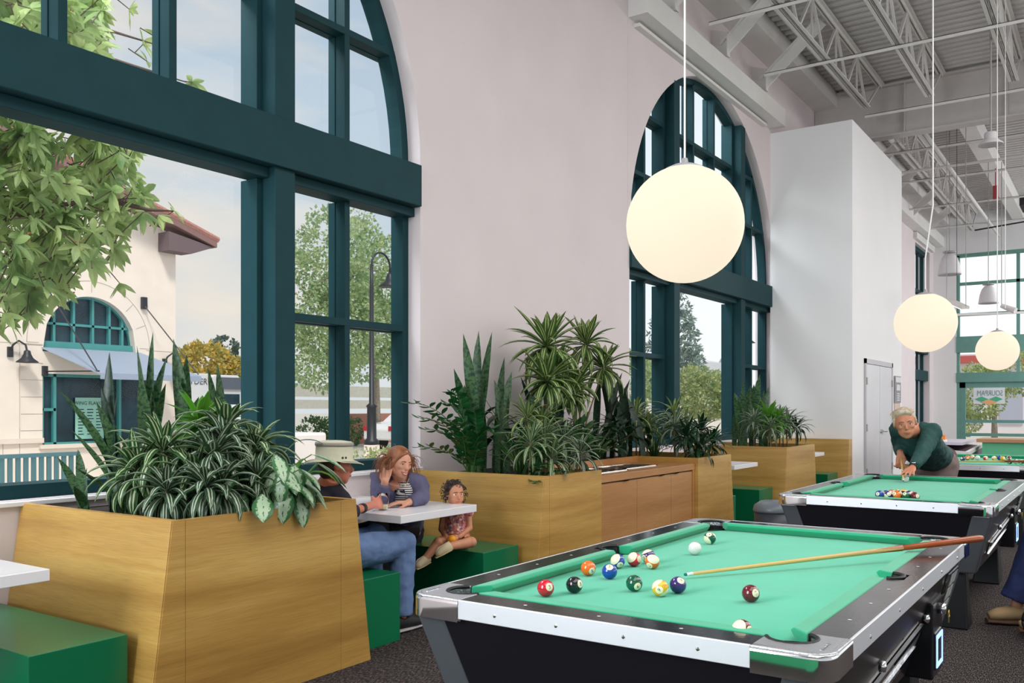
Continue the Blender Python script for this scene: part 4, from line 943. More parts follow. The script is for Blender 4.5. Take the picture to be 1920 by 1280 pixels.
# facade with opening (door 9.58-12.25 up to 2.1, arch 9.60-11.64 above 2.75)
m = MB(); ac, az_, ar = 10.62, 2.72, 1.03
def fseg(x0, x1, z0, z1a, z1b=None, za=None):
    n = len(m.v); m.v += [(x0, FD, z0), (x1, FD, z0 if za is None else za), (x1, FD, z1b if z1b else z1a), (x0, FD, z1a)]; m.q(n, n+1, n+2, n+3)
def roofz(x): return 5.40+(12.65-x)*.30
fseg(4.0, 9.58, -.1, roofz(4.0)-.05, roofz(9.58)-.05); fseg(12.25, 12.65, -.1, roofz(12.25)-.05, roofz(12.65)-.05)
fseg(11.66, 12.25, 2.1, roofz(11.65)-.05, roofz(12.25)-.05); fseg(9.58, 12.25, -.1, .62)
fseg(9.58, 11.66, 2.1, 2.55)
K = 24
for i in range(K):
    a0 = 9.58+2.08*i/K; a1 = 9.58+2.08*(i+1)/K
    f = lambda x: az_+math.sqrt(max(0, ar*ar-(x-ac)**2)) if abs(x-ac) < ar else 2.55
    n = len(m.v); m.v += [(a0, FD, f(a0)), (a1, FD, f(a1)), (a1, FD, roofz(a1)-.05), (a0, FD, roofz(a0)-.05)]; m.q(n, n+1, n+2, n+3)
    n = len(m.v); m.v += [(a0, FD, f(a0)), (a1, FD, f(a1)), (a1, FD+.3, f(a1)), (a0, FD+.3, f(a0))]; m.q(n, n+1, n+2, n+3)
n = len(m.v); m.v += [(12.65, FD, -.1), (12.65, FD+14, -.1), (12.65, FD+14, 5.3), (12.65, FD, 5.3)]; m.q(n, n+1, n+2, n+3)
m.build('wall', M['stucco'], bld)
m = MB(); m.box(3, 9.58, FD-.06, FD, .70, .80); m.box(12.25, 12.7, FD-.06, FD, .7, .8); m.box(9.5, 12.3, FD-.08, FD+.1, .58, .66)
for k in range(5): m.box(9.12, 9.14, FD-.012, FD, 1.0, 2.7) if k == 0 else None
m.build('stone_band', M['stone'], bld)
m = MB()
for z in (.95, 1.28, 1.62, 1.96, 2.3, 2.66): m.box(9.14, 9.58, FD-.006, FD, z, z+.008)
for z in (2.68,): m.box(4, 9.58, FD-.006, FD, z, z+.008); m.box(11.9, 12.65, FD-.006, FD, z, z+.008)
for x in (8.8, 9.12): m.box(x, x+.008, FD-.006, FD, .0, .7)
m.box(9.12, 9.128, FD-.006, FD, .8, 2.68)
for k in range(9):
    t = PI*k/8; m.beam((ac+1.12*math.cos(t), FD-.003, az_+1.12*math.sin(t)), (ac+1.36*math.cos(t), FD-.003, az_+1.36*math.sin(t)), .008, .006, up=(0, 1, 0))
for k in range(32):
    t0, t1 = PI*k/32, PI*(k+1)/32; m.beam((ac+1.36*math.cos(t0), FD-.003, az_+1.36*math.sin(t0)), (ac+1.36*math.cos(t1), FD-.003, az_+1.36*math.sin(t1)), .008, .006, up=(0, 1, 0))
m.build('stone_joint', M['joint'], bld)
m = MB(); m.hexa([(3.0, FD-.45, roofz(3.0)), (13.45, FD-.45, roofz(13.45)), (3.0, FD+14, roofz(3)), (13.45, FD+14, roofz(13.45)), (3.0, FD-.45, roofz(3.0)+.16), (13.45, FD-.45, roofz(13.45)+.16), (3, FD+14, roofz(3)+.16), (13.45, FD+14, roofz(13.45)+.16)])
rf = m.build('roof', mat('soffit', srgb(138, 108, 104), .8), bld)
m = MB()
for j in range(60):
    y = FD-.42+j*.24; m.tube([(3.0, y, roofz(3.0)+.2), (13.5, y, roofz(13.5)+.2)], .07, 6)
m.build('roof_tiles', M['tile'], rf)
m = MB(); m.hexa([(12.2, FD-.4, 4.93), (12.8, FD-.4, 4.93), (12.2, FD, 4.93), (12.8, FD, 4.93), (12.2, FD-.4, 5.35), (13.4, FD-.4, 5.16), (12.2, FD, 5.35), (13.4, FD, 5.16)]); m.build('roof_bracket', mat('soffit_dark', srgb(112, 96, 100), .8), bld)
aw = MB(); aw.v += [(ac-ar-.1, FD+.25, 2.5), (ac+ar+.1, FD+.25, 2.5), (ac+ar+.1, FD+.25, 3.9), (ac-ar-.1, FD+.25, 3.9)]; aw.q(0, 1, 2, 3); wn = aw.build('arch_window', M['pane'], bld)
m = MB()
for x in (ac-.72, ac-.3, ac+.12, ac+.5, ac+.8): m.box(x-.025, x+.025, FD+.15, FD+.24, az_, az_+math.sqrt(ar*ar-(x-ac)**2))
for z in (az_+.42,): s = math.sqrt(ar*ar-.42**2); m.box(ac-s, ac+s, FD+.15, FD+.24, z-.025, z+.025)
m.box(ac-ar, ac+ar, FD+.1, FD+.24, az_-.14, az_+.05)
for k in range(24):
    t0, t1 = PI*k/24, PI*(k+1)/24; m.beam((ac+ar*math.cos(t0), FD+.2, az_+ar*math.sin(t0)), (ac+ar*math.cos(t1), FD+.2, az_+ar*math.sin(t1)), .08, .07, up=(0, 1, 0))
m.build('muntins', M['tealout'], wn)
m = MB(); m.v += [(9.5, FD+.15, .6), (12.3, FD+.15, .6), (12.3, FD+.15, 2.2), (9.5, FD+.15, 2.2)]; m.q(0, 1, 2, 3); sf = m.build('shop_window', M['pane'], bld)
m = MB()
for x in (9.60, 9.86, 11.3, 12.2): m.box(x-.03, x+.03, FD+.05, FD+.14, .62, 2.12)
m.box(9.58, 12.25, FD+.05, FD+.14, 2.04, 2.12); m.box(9.58, 9.88, FD+.05, FD+.14, 1.34, 1.40); m.box(9.58, 12.25, FD+.05, FD+.14, .62, .70); m.build('muntins', M['tealout'], sf)
# awning held by rods
awn = thing('awning', 'blue grey fabric awning over the shop window across the courtyard', 'awning')
m = MB(); m.hexa([(9.56, FD-.02, 2.60), (11.75, FD-.02, 2.60), (9.56, FD, 2.63), (11.75, FD, 2.63), (10.1, FD-1.2, 2.06), (12.45, FD-1.2, 2.06), (10.1, FD-1.2, 2.10), (12.45, FD-1.2, 2.10)])
m.box(10.1, 12.45, FD-1.21, FD-1.19, 1.98, 2.1); m.build('canvas', M['awning'], awn)
for a, b in (((9.62, FD-.02, 3.9), (10.05, FD-1.15, 2.16)), ((11.80, FD-.02, 3.72), (12.42, FD-1.15, 2.14))):
    MB().tube([a, b], .014, 6).build('support_rod', M['iron'], awn)
MB().tube([(9.6, FD-.02, 2.14), (10.1, FD-1.15, 2.14)], .016, 6).build('support_arm', M['iron'], awn)
MB().box(9.56, 9.66, FD-.06, FD, 2.05, 2.25).build('bracket', M['iron'], awn); MB().box(11.76, 11.88, FD-.08, FD, 3.60, 3.86).build('bracket', M['iron'], awn)
ps = thing('menu_poster', 'pale green menu poster taped inside the shop window across the courtyard', 'poster')
MB().box(10.32, 11.0, FD+.10, FD+.11, .75, 1.62).build('sheet', mat('mint_paper', srgb(150, 205, 190), .8), ps)
pink = mat('poster_ink', srgb(24, 70, 70), .8)
text_mesh('title', 'WING FLAVORS', .105, pink, ps, loc=(10.66, FD+.095, 1.50), rot=(PI/2, 0, 0))
m = MB()
for r in range(9):
    for c_ in range(3): m.box(10.38+c_*.2, 10.38+c_*.2+random.uniform(.08, .15), FD+.095, FD+.1, 1.36-r*.065, 1.38-r*.065)
m.build('menu_lines', pink, ps)
def wall_lantern(x, z, lab, s=1.0):
    r = thing('wall_lantern', lab, 'lamp', (x, FD, z), group='black gooseneck lamps on the cream building')
    MB().box(-.05*s, .05*s, -.05, 0, -.1*s, .1*s).build('wall_plate', M['iron'], r)
    MB().tube([(0, -.03, .02), (.02*s, -.10, .14*s), (.10*s, -.16, .22*s), (.2*s, -.22, .14*s), (.22*s, -.24, .0)], .02*s, 8).build('gooseneck', M['iron'], r)
    MB().lathe([(.03*s, .06*s), (.06*s, .04*s), (.07*s, -.02*s), (.11*s, -.10*s), (.2*s, -.17*s), (.205*s, -.185*s), (.17*s, -.17*s), (.0, -.1*s)], (.22*s, -.24, -.02), 20).build('shade', M['iron'], r, smooth=True)
wall_lantern(8.93, 2.50, 'black gooseneck bell lamp at the far left beside the arched shop window')
wall_lantern(12.35, 2.42, 'grey gooseneck bell lamp seen behind the banded snake plant tips')
# bench in the courtyard
bn = thing('garden_bench', 'pale teal slatted metal bench outside the first window at the left', 'bench')
mt_ = mat('teal_bench', srgb(96, 140, 146), .5); m = MB(); m.box(2.6, 4.02, 6.98, 7.03, 1.03, 1.06); m.box(2.6, 4.02, 6.98, 7.02, .66, .69); m.build('back_rail', mt_, bn)
m = MB()
for k in range(24): m.box(2.62+k*.06, 2.62+k*.06+.032, 6.99, 7.01, .68, 1.04)
m.build('back_slats', mt_, bn); m = MB()
for k in range(7): m.box(2.6, 4.02, 7.06+k*.065, 7.10+k*.065, .44, .46)
m.build('seat_slats', mt_, bn)
for x in (2.6, 3.98): m = MB(); m.box(x, x+.04, 6.98, 7.02, -.1, .68); m.box(x, x+.04, 7.48, 7.52, -.1, .46); m.box(x, x+.04, 6.98, 7.52, .40, .44); m.build('leg', mt_, bn)
# trees -------------------------------------------------------
def leafm(name, c1, c2, tr=.45, rough=.5):
    m = bpy.data.materials.new(name); m.use_nodes = True; t = m.node_tree; b = t.nodes['Principled BSDF']
    n = t.nodes.new('ShaderNodeTexNoise'); n.inputs['Scale'].default_value = 3.5; n.inputs['Detail'].default_value = 6; tcn = t.nodes.new('ShaderNodeTexCoord'); t.links.new(tcn.outputs['Object'], n.inputs[0])
    r = t.nodes.new('ShaderNodeValToRGB'); t.links.new(n.outputs[0], r.inputs[0]); r.color_ramp.elements[0].position = .35; r.color_ramp.elements[0].color = c1; r.color_ramp.elements[1].position = .65; r.color_ramp.elements[1].color = c2
    t.links.new(r.outputs[0], b.inputs[0]); b.inputs['Roughness'].default_value = rough
    tl = t.nodes.new('ShaderNodeBsdfTranslucent'); t.links.new(r.outputs[0], tl.inputs[0]); mxs = t.nodes.new('ShaderNodeMixShader'); mxs.inputs[0].default_value = tr
    out = t.nodes['Material Output']; t.links.new(b.outputs[0], mxs.inputs[1]); t.links.new(tl.outputs[0], mxs.inputs[2]); t.links.new(mxs.outputs[0], out.inputs[0]); return m
LF = {'near': leafm('courtyard_tree_leaf', srgb(116, 150, 88), srgb(190, 208, 140), .5), 'street': leafm('street_tree_leaf', srgb(132, 166, 122), srgb(200, 214, 158), .5), 'yellow': leafm('autumn_leaf', srgb(150, 160, 90), srgb(236, 196, 96), .4), 'grey': leafm('grey_green_leaf', srgb(120, 142, 138), srgb(164, 182, 170), .35), 'bush': leafm('shrub_leaf', srgb(132, 160, 104), srgb(204, 208, 150), .4), 'dk': leafm('far_dark_leaf', srgb(92, 110, 104), srgb(120, 138, 126), .3), 'hedge': leafm('hedge_leaf', srgb(70, 110, 66), srgb(120, 152, 96), .3)}  # leaf colours lightened so window glare and haze are painted in
def leaf(m, p, d, up, L, w):
    sd = d.cross(up); sd = sd.normalized() if sd.length > 1e-3 else d.orthogonal().normalized(); n = len(m.v); nn = sd.cross(d)
    m.v += [tuple(p), tuple(p+d*L*.4+sd*w/2+nn*w*.12), tuple(p+d*L), tuple(p+d*L*.4-sd*w/2+nn*w*.12)]; m.q(n, n+1, n+2); m.q(n, n+2, n+3)
def rnd(): return Vector((random.gauss(0, 1), random.gauss(0, 1), random.gauss(0, 1))).normalized()
def crown(m, blobs, n, L, w):
    tot = sum(b[3]*b[4]*b[5] for b in blobs)
    for b in blobs:
        c = Vector(b[:3])
        for k in range(int(n*b[3]*b[4]*b[5]/tot)):
            v = rnd()*random.uniform(.45, 1)**.5; p = c+Vector((v.x*b[3], v.y*b[4], v.z*b[5]))
            if noise.noise(p*(.9/max(.25, L*2.2))) < -.12: continue
            d = (v+rnd()*.9+Vector((0, 0, -.15))).normalized(); leaf(m, p, d, rnd(), L*random.uniform(.7, 1.2), w*random.uniform(.8, 1.2))
def tree(name, label, trunk, blobs, n, L, w, lf, bark='bark', group=None, r0=.14, cat='tree'):
    root = thing(name, label, cat, group=group)
    if trunk:
        m = MB(); k = len(trunk); m.tube(trunk, [r0*(1-.6*i/(k-1)) for i in range(k)], 9)
        top = Vector(trunk[-1]); mid = Vector(trunk[len(trunk)//2])
        for b in blobs[:9]:
            c = Vector(b[:3]); s = mid.lerp(top, random.uniform(.2, 1)); m.tube([s, s.lerp(c, .5)+Vector((0, 0, .1)), c], [r0*.35, r0*.22, r0*.08], 6)
        m.build('trunk', M[bark], root, smooth=True)
    m = MB(); crown(m, blobs, n, L, w); m.build('foliage', LF[lf], root)
    return root
# the big-leaved tree right outside the first window: whorls of leaves at the shoot ends
nt_ = thing('courtyard_tree', 'leafy branches of the big-leaved tree filling the upper left window', 'tree')
poly = [(3.0, 1.95), (3.9, 2.10), (4.2, 2.25), (4.62, 2.65), (4.9, 2.85), (5.1, 3.2), (5.38, 3.4), (5.2, 3.6), (5.2, 3.95), (4.9, 4.3), (4.85, 5.2), (4.6, 5.9), (3.0, 5.9)]
def inside(x, z):
    r = False; j = len(poly)-1
    for i in range(len(poly)):
        (xi, zi), (xj, zj) = poly[i], poly[j]
        if (zi > z) != (zj > z) and x < (xj-xi)*(z-zi)/(zj-zi)+xi: r = not r
        j = i
    return r
lm = MB(); tw = MB(); br = MB(); cl = [(5.60, 8, 3.42), (5.42, 8, 3.35), (5.42, 8, 5.12), (5.25, 8, 5.0), (5.30, 8, 4.85), (5.82, 8, 4.80), (5.1, 8, 5.3), (4.95, 8, 2.95), (5.0, 8, 2.62)]
while len(cl) < 1150:
    x, z = random.uniform(3, 5.4), random.uniform(1.95, 5.9); y = random.uniform(7.1, 8.9)
    f = y/8; 
    if inside(x, z) and noise.noise(Vector((x*1.7, y, z*1.7))) > -.3: cl.append((x*f, y, 1.42+(z-1.42)*f))
for (x, y, z) in cl:
    ax = (Vector((random.gauss(.3, .6), random.gauss(-.3, .6), random.gauss(.1, .6)))).normalized(); k = random.randint(5, 8); u = ax.orthogonal().normalized()
    for i in range(k):
        q = Quaternion(ax, 2*PI*i/k+random.uniform(-.3, .3)); sdv = q @ u; d = (ax*random.uniform(.1, .7)+sdv+Vector((0, 0, -.28))).normalized(); L = random.uniform(.12, .20); w = L*random.uniform(.3, .4)
        p = Vector((x, y, z)); sd = d.cross(ax).normalized(); pts = [p+d*L*t+Vector((0, 0, -.25*L*t*t)) for t in (0, .3, .6, .85, 1)]
        lm.ribbon(pts, [.004, w*.85, w, w*.5, .002], sd, .12)
    tw.tube([(x, y, z), (x-.12*random.uniform(.5, 2), y+random.uniform(-.15, .15), z-random.uniform(-.1, .25))], [.004, .006], 5)
for a in ([(2.6, 8, 2.4), (3.6, 8, 2.9), (4.4, 8, 3.25), (5.0, 8, 3.5)], [(2.6, 8.2, 3.0), (3.6, 8.1, 3.6), (4.6, 8, 4.1), (5.2, 8, 4.3)], [(2.6, 7.8, 2.2), (3.6, 7.8, 2.3), (4.5, 7.9, 2.7)], [(2.6, 8, 3.9), (3.7, 8, 4.5), (4.6, 8, 5.0), (5.4, 8, 5.05)], [(4.0, 8, 4.6), (4.9, 8, 4.75), (5.75, 8, 4.78)], [(4.9, 8, 3.4), (5.3, 8, 3.38), (5.6, 8, 3.42)], [(1.6, 8.2, -.1), (1.7, 8.2, 1.4), (2.3, 8.1, 2.4), (2.9, 8.1, 3.6), (3.2, 8, 4.8)]):
    br.tube(a, [.03 if a[0][0] > 2 else .10]+[.02 if a[0][0] > 2 else .07]*(len(a)-2)+[.006], 7)
br.build('branches', M['darkbark'], nt_, smooth=True); lm.build('foliage', LF['near'], nt_); tw.build('twigs', M['darkbark'], nt_)
bc = MB()
for k in range(60):
    c = random.choice(cl[9:]); 
    for j in range(7): bc.ball((c[0]+random.gauss(0, .03), c[1]-.05+random.gauss(0, .03), c[2]+random.gauss(0, .03)), .008, 6, 4)
bc.build('berries', mat('brown_berries', srgb(150, 110, 70), .7), nt_)
# street trees, lamps, wall, cars beyond
tree('street_tree', 'light green street tree behind the right panes of the first window', [(21.8, 22, -.1), (21.75, 22, 1.6), (21.5, 22, 2.6), (21.4, 22, 4.5), (21.4, 22, 6.6)], [(20.4, 22, 5.0, 1.2, 1.2, 1.7), (21.5, 22, 6.4, 1.3, 1.3, 1.9), (21.8, 22, 4.2, 1.6, 1.4, 1.6), (20.3, 22, 3.2, 1.1, 1.1, 1.1), (21.2, 22, 2.6, 1.2, 1.0, .7), (22.2, 22, 5.3, .9, 1, 1.3)], 13000, .15, .10, 'street')
tree('street_tree', 'second street tree behind the black lamp post with arching top', [(24.4, 22.6, -.1), (24.3, 22.6, 2.5), (24.0, 22.6, 4.5), (24, 22.6, 6.4)], [(23.4, 22.6, 6.6, 1.0, 1.0, 1.9), (24.6, 22.6, 6.3, 1.2, 1.1, 1.5), (23.6, 22.6, 4.4, 1.3, 1.2, 1.3), (24.8, 22.6, 4.2, 1.1, 1.1, 1.2), (23.3, 22.6, 2.9, 1.2, 1, .6), (25.6, 22.6, 3.2, 1.3, 1, .8)], 13000, .15, .10, 'street')
tree('autumn_tree', 'yellow and green autumn tree above the parked truck', [(33.5, 45, -.1), (33.5, 45, 3)], [(31.5, 45, 3.4, 1.8, 1.5, 1.3), (33.6, 45, 3.9, 1.8, 1.5, 1.4), (35.4, 45, 3.3, 1.7, 1.5, 1.2), (37.4, 45, 2.2, 1.8, 1.5, 1.1)], 7000, .3, .22, 'yellow')
tree('distant_tree', 'small dark round-topped tree rising behind the yellow autumn tree', [(35.6, 47, -.1), (35.6, 47, 5)], [(36.6, 47, 5.2, .8, .8, .7), (36.0, 47, 5.0, .6, .6, .5)], 900, .25, .2, 'dk')
tree('distant_tree', 'thin grey tree tops beside the first window post', [(38.6, 47, -.1), (38.6, 47, 4)], [(38.4, 47, 4.1, .9, .8, 1.0), (39.6, 47, 3.4, 1.0, .8, 1.3), (40.6, 47, 2.8, 1.0, .8, 1.2)], 1300, .25, .16, 'grey')
tree('conifer', 'tall blue grey conifer behind the second arched window', [(34, 15.2, -.1), (34, 15.2, 7.4)], [(34, 15.2, 2.2+.55*i, max(.3, 1.7-.15*i), max(.3, 1.6-.15*i), .45) for i in range(10)], 9000, .22, .09, 'grey', r0=.2)
tree('round_shrub', 'round pale green shrub low behind the main pane of the second window', [(27, 11, -.1), (27, 11, 1.4)], [(26.6, 11.1, 1.9, 1.0, .8, .85), (27.6, 11, 1.8, 1.0, .9, .8)], 8000, .12, .07, 'bush', r0=.05, cat='shrub')
tree('street_tree', 'low green tree behind the left panes of the second window', [(24, 12.6, -.1), (24, 12.6, 2)], [(24, 12.6, 2.2, 1.4, 1.2, 1.1), (23.2, 12.8, 1.5, 1.0, 1, .9)], 6000, .14, .09, 'street', r0=.07)
tree('hedge', 'green hedge in front of the low wall behind the first window', None, [(23.5+i*.9, 25, .45, .8, .5, .62) for i in range(3)], 3500, .12, .08, 'hedge', cat='hedge')
tree('garden_plants', 'brown and green ground planting outside beside the lamp post base', None, [(13.2+i*.6, 12.5, .25, .6, .5, .35) for i in range(4)], 2500, .09, .05, 'bush', cat='shrub')
tree('street_tree', 'tree seen through the far glazed doors behind the hanging sign', [(44, 4.6, -.1), (44, 4.6, 2.5)], [(44, 5.2, 2.1, 1.5, 1.1, 1.3), (44.5, 3.9, 2.9, 1.2, 1.3, 1.0), (44, 6, .8, 1, .9, .8)], 7000, .16, .1, 'bush')
tree('street_tree', 'tree behind the right leaf of the far glazed doors', [(46, 1.6, -.1), (46, 1.6, 2.5)], [(46, 2.2, 2.6, 1.4, 1.4, .9)], 3500, .16, .1, 'bush')
def lamppost(x, y, lab, h=5.2, s=1, hook=1):
    r = thing('lamp_post', lab, 'lamp post', (x, y, -.1), group='black street lamp posts')
    MB().lathe([(.28, 0), (.28, .55), (.0, .56)], (0, 0, 0), 4).build('plinth', M['stone'], r)
    MB().lathe([(.2, .55), (.2, .65), (.13, .72), (.12, 1.5), (.15, 1.55), (.07, 1.62), (.055, h-.6), (.04, h)], (0, 0, 0), 12).build('post', M['iron'], r, smooth=True)
    MB().tube([(0, 0, h-.1)]+[(hook*(.35-.35*math.cos(t)), 0, h+.35*math.sin(t)) for t in [PI*i/10 for i in range(11)]]+[(hook*.7, 0, h-.15)], .028, 8).build('hook', M['iron'], r, smooth=True)
    MB().lathe([(.04, h-.12), (.09, h-.2), (.14, h-.36), (.30, h-.48), (.30, h-.5), (0, h-.45)], (hook*.7, 0, 0), 16).build('shade', M['iron'], r, smooth=True)
lamppost(17.03, 16, 'black street lamp post on a stone plinth seen through the first window')
lamppost(20.0, 10.6, 'grey street lamp behind the left panes of the second window', 4.0, hook=-1)
lamppost(40, 14.4, 'small street lamp before the pale roof behind the second window', 5.0)
lamppost(30.5, 9.55, 'street lamp seen through the right panes of the second window', 4.3, hook=-1)
m = MB(); m.box(26.2, 36, 26.0, 26.2, -.1, 1.15); tag(m.build('brick_wall', mat('brick', srgb(176, 120, 106), .9, noise_amt=.12, nscale=40)), 'low red brick wall behind the parked white car', 'wall')
m = MB(); m.box(20, 46, 33, 33.6, 1.34, 1.78); m.box(20, 46, 33.1, 33.5, 1.94, 2.5); tag(m.build('railway_viaduct', mat('concrete', srgb(186, 186, 176), .9, noise_amt=.08)), 'long pale concrete parapet crossing behind the street trees', 'parapet')
cr_ = thing('parked_car', 'white car parked before the brick wall seen through the first window', 'car', (25.6, 21.6, -.1))
cp = mat('white_car_paint', srgb(235, 235, 238), .2, coat=.5)
prof = [(-2.2, .35), (-2.2, .75), (-1.9, .92), (-1.2, 1.0), (-.6, 1.38), (.6, 1.42), (1.3, 1.0), (2.1, .85), (2.25, .6), (2.2, .35)]
MB().prism(prof, -.8, .8, 'y').build('body', cp, cr_, bevel=.06)
MB().prism([(-1.1, 1.0), (-.55, 1.33), (.55, 1.36), (1.15, 1.0)], -.81, .81, 'y').build('window', M['pane'], cr_)
for x in (-1.35, 1.4):
    for y in (-.72, .72): MB().lathe([(0, -.1), (.3, -.1), (.32, 0), (.3, .1), (0, .1)], (x, y, .31), 20, 'y').build('wheel', M['rubber'], cr_)
for y in (-.6, .6): MB().box(-2.22, -2.1, y-.18, y+.18, .68, .85).build('tail_light', mat('red_light', srgb(200, 40, 50), .3), cr_)
# box truck
tk = thing('box_truck', 'white rental box truck behind the plants at the left window', 'truck', (0, 0, 0))
wt = mat('truck_white', srgb(226, 228, 232), .45)
MB().box(19.5, 22.6, 30, 32.2, .4, 2.75).build('cargo_box', wt, tk, bevel=.03)
m = MB(); m.prism([(22.7, .3), (22.7, 2.6), (22.9, 2.72), (24.1, 2.72), (24.3, 2.2), (24.25, 1.4), (24.9, 1.25), (25.0, .3)], 30.05, 32.1, 'y'); m.build('cab', wt, tk, bevel=.05)
MB().box(23.1, 24.2, 29.98, 30.04, 2.15, 2.62).build('box_header', mat('dark_grey_panel', srgb(96, 104, 118), .4), tk)
MB().box(23.0, 24.1, 30.0, 30.06, 1.4, 1.95).build('window', M['pane'], tk)
for x in (20.4, 24.2): MB().lathe([(0, -.12), (.42, -.12), (.42, .12), (0, .12)], (x, 30.1, .35), 20, 'y').build('wheel', M['rubber'], tk)
text_mesh('lettering', 'RYDER', .34, mat('truck_ink', srgb(70, 76, 96), .5), tk, loc=(22.0, 29.98, 2.42), rot=(PI/2, 0, 0))
MB().box(22.55, 22.72, 29.97, 30.03, 2.42, 2.6).build('marker_light', mat('marker_red', srgb(205, 90, 90), .4), tk)
rv = thing('white_van', 'white van with raised side window below the truck', 'van', (0, 0, 0))
MB().prism([(17.6, 0), (17.6, 1.25), (18.0, 1.5), (19.3, 1.5), (19.6, 1.0), (19.9, .8), (20, 0)], 22, 24, 'y').build('body', wt, rv, bevel=.05)
MB().prism([(18.6, .95), (18.65, 1.4), (19.25, 1.4), (19.5, .95)], 21.98, 22.02, 'y').build('window', M['pane'], rv)
ub = thing('utility_cabinet', 'plain pale utility cabinet outside behind the sun hat', 'cabinet')
MB().box(8.6, 10.05, 10.4, 11.0, -.1, 1.02).build('body', mat('beige_box', srgb(226, 220, 214), .7), ub, bevel=.04)
# pale roof and gable far behind the second window
hs = thing('distant_house', 'pale grey roofed house with a small gable beyond the conifer', 'house')
MB().prism([(24, 3.0), (24, 4.6), (27, 5.2), (30, 4.6), (30, 3)], 55, 64, 'x').build('roof', mat('pale_roof', srgb(206, 210, 214), .8), hs)
MB().box(55.2, 63.8, 24.5, 29.5, -.1, 3.0).build('wall', mat('pale_wall', srgb(226, 222, 212), .9), hs)
MB().prism([(23.4, 3.2), (24.4, 5.0), (25.4, 3.2)], 63, 66, 'x').build('gable', mat('gable_grey', srgb(170, 180, 188), .8), hs)
# across the street from the far doors
fb = thing('street_building', 'pale building with a red band across the street beyond the far windows', 'building')
MB().box(60, 66, -6, 14, -.1, 4.6).build('wall', mat('street_wall', srgb(226, 220, 222), .9), fb)
MB().box(59.7, 60, -6, 14, 4.05, 4.5).build('fascia', mat('red_band', srgb(190, 92, 86), .7), fb)
m = MB()
for k in range(7): m.box(59.93, 60, -4+k*2.2, -4+k*2.2+1.2, .4, 2.6)
m.build('windows', mat('washed_out_pane', srgb(176, 180, 196), .3), fb)  # pane colour lightened to paint in the overexposed wash outside
# ------------------------------------------------------------------ lamps
def globemat():
    m = bpy.data.materials.new('lit_opal_globe'); m.use_nodes = True; b = m.node_tree.nodes['Principled BSDF']
    b.inputs['Base Color'].default_value = srgb(110, 98, 82); b.inputs['Roughness'].default_value = .7; b.inputs['Specular IOR Level'].default_value = .2
    b.inputs['Emission Color'].default_value = srgb(255, 238, 214); b.inputs['Emission Strength'].default_value = .92
    return m
M['globe'] = globemat(); M['cord'] = mat('white_cord', srgb(232, 230, 230), .6); M['greycord'] = mat('grey_cord', srgb(150, 148, 146), .5); M['cap'] = mat('globe_cap', srgb(170, 165, 168), .4, .3)
def globe(x, y, z, lab, r=.25, cr=.006, jog=None):
    o = thing('globe_pendant', lab, 'pendant lamp', (x, y, z), group='glowing white globe pendants over the pool tables')
    MB().ball((0, 0, 0), r, 48, 32).build('glass_globe', M['globe'], o, smooth=True)
    MB().lathe([(.0, r+.035), (.012, r+.034), (.016, r+.012), (.05, r+.004), (.085, r-.012), (.09, r-.03), (.04, r-.02)], (0, 0, 0), 32).build('cap', M['cap'], o, smooth=True)
    MB().tube([(0, 0, r+.02), (0, 0, 7.2-z)] if not jog else [(0, 0, r+.02), (0, 0, .55), (jog[0], jog[1], 1.0), (jog[0], jog[1], 7.2-z)], cr, 8).build('cord', M['cord'], o)
globe(3.598, 1.555, 2.205, 'nearest and largest glowing white globe pendant, before the second arched window', cr=.0045)
globe(8.286, 1.388, 2.138, 'second glowing globe pendant, beside the closet block', jog=(.037, -.054))
globe(12.831, 1.310, 2.136, 'farthest and smallest glowing globe pendant, before the far windows')
def highbay(x, y, z, lab):
    o = thing('high_bay_lamp', lab, 'ceiling lamp', (x, y, z))
    MB().lathe([(.0, .10), (.07, .10), (.085, .08), (.085, .0), (.10, -.01), (.155, -.06), (.16, -.075), (.14, -.07), (.0, -.05)], (0, 0, 0), 28).build('housing', mat('lamp_grey_white', srgb(205, 200, 204), .5), o, smooth=True)
    MB().tube([(0, 0, .09), (0, 0, 7.2-z)], .014, 10).build('rod', M['greycord'], o)
    MB().tube([(.08, .0, .07), (.15, .0, .08), (.16, 0, .02), (.10, 0, -.02)], .006, 8).build('conduit', M['dark'], o)
highbay(14.0, 1.51, 5.13, 'white high bay ceiling lamp on a grey rod at the upper right')
def bell(x, y, z, lab, s=1):
    o = thing('bell_speaker', lab, 'pendant speaker', (x, y, z), group='white bell-shaped hanging speakers')
    MB().lathe([(0, .30*s), (.1*s, .29*s), (.17*s, .2*s), (.22*s, .05*s), (.25*s, -.15*s), (.255*s, -.2*s), (.22*s, -.19*s), (0, -.15*s)], (0, 0, 0), 28).build('housing', mat('speaker_white', srgb(214, 212, 216), .5), o, smooth=True)
    MB().lathe([(.0, .36*s), (.14*s, .355*s), (.15*s, .33*s), (.14*s, .32*s), (0, .315*s)], (0, 0, 0), 20).build('bracket', M['cap'], o, smooth=True)
    MB().tube([(0, 0, .36*s), (0, 0, (6.9 if x > 22 else 7.27)-z)], .008, 6).build('cable', M['greycord'], o)
bell(20.9, 3.03, 4.40, 'larger white bell speaker hanging before the far white wall', .9)
bell(22.6, 2.485, 3.90, 'smaller white bell speaker hanging before the far window', .80)
o = thing('strip_light', 'white linear strip light tilted above the second globe', 'strip light')
p0, p1 = at(1775, 561, 17), at(1811, 577, 16)
MB().beam(p0, p1, .12, .06).build('housing', M['steelwhite'], o); MB().beam(p0+Vector((0, 0, -.04)), p1+Vector((0, 0, -.04)), .10, .02).build('diffuser', mat('lit_diffuser', srgb(255, 250, 240), .5, emis=srgb(255, 250, 240), estr=1.0), o)
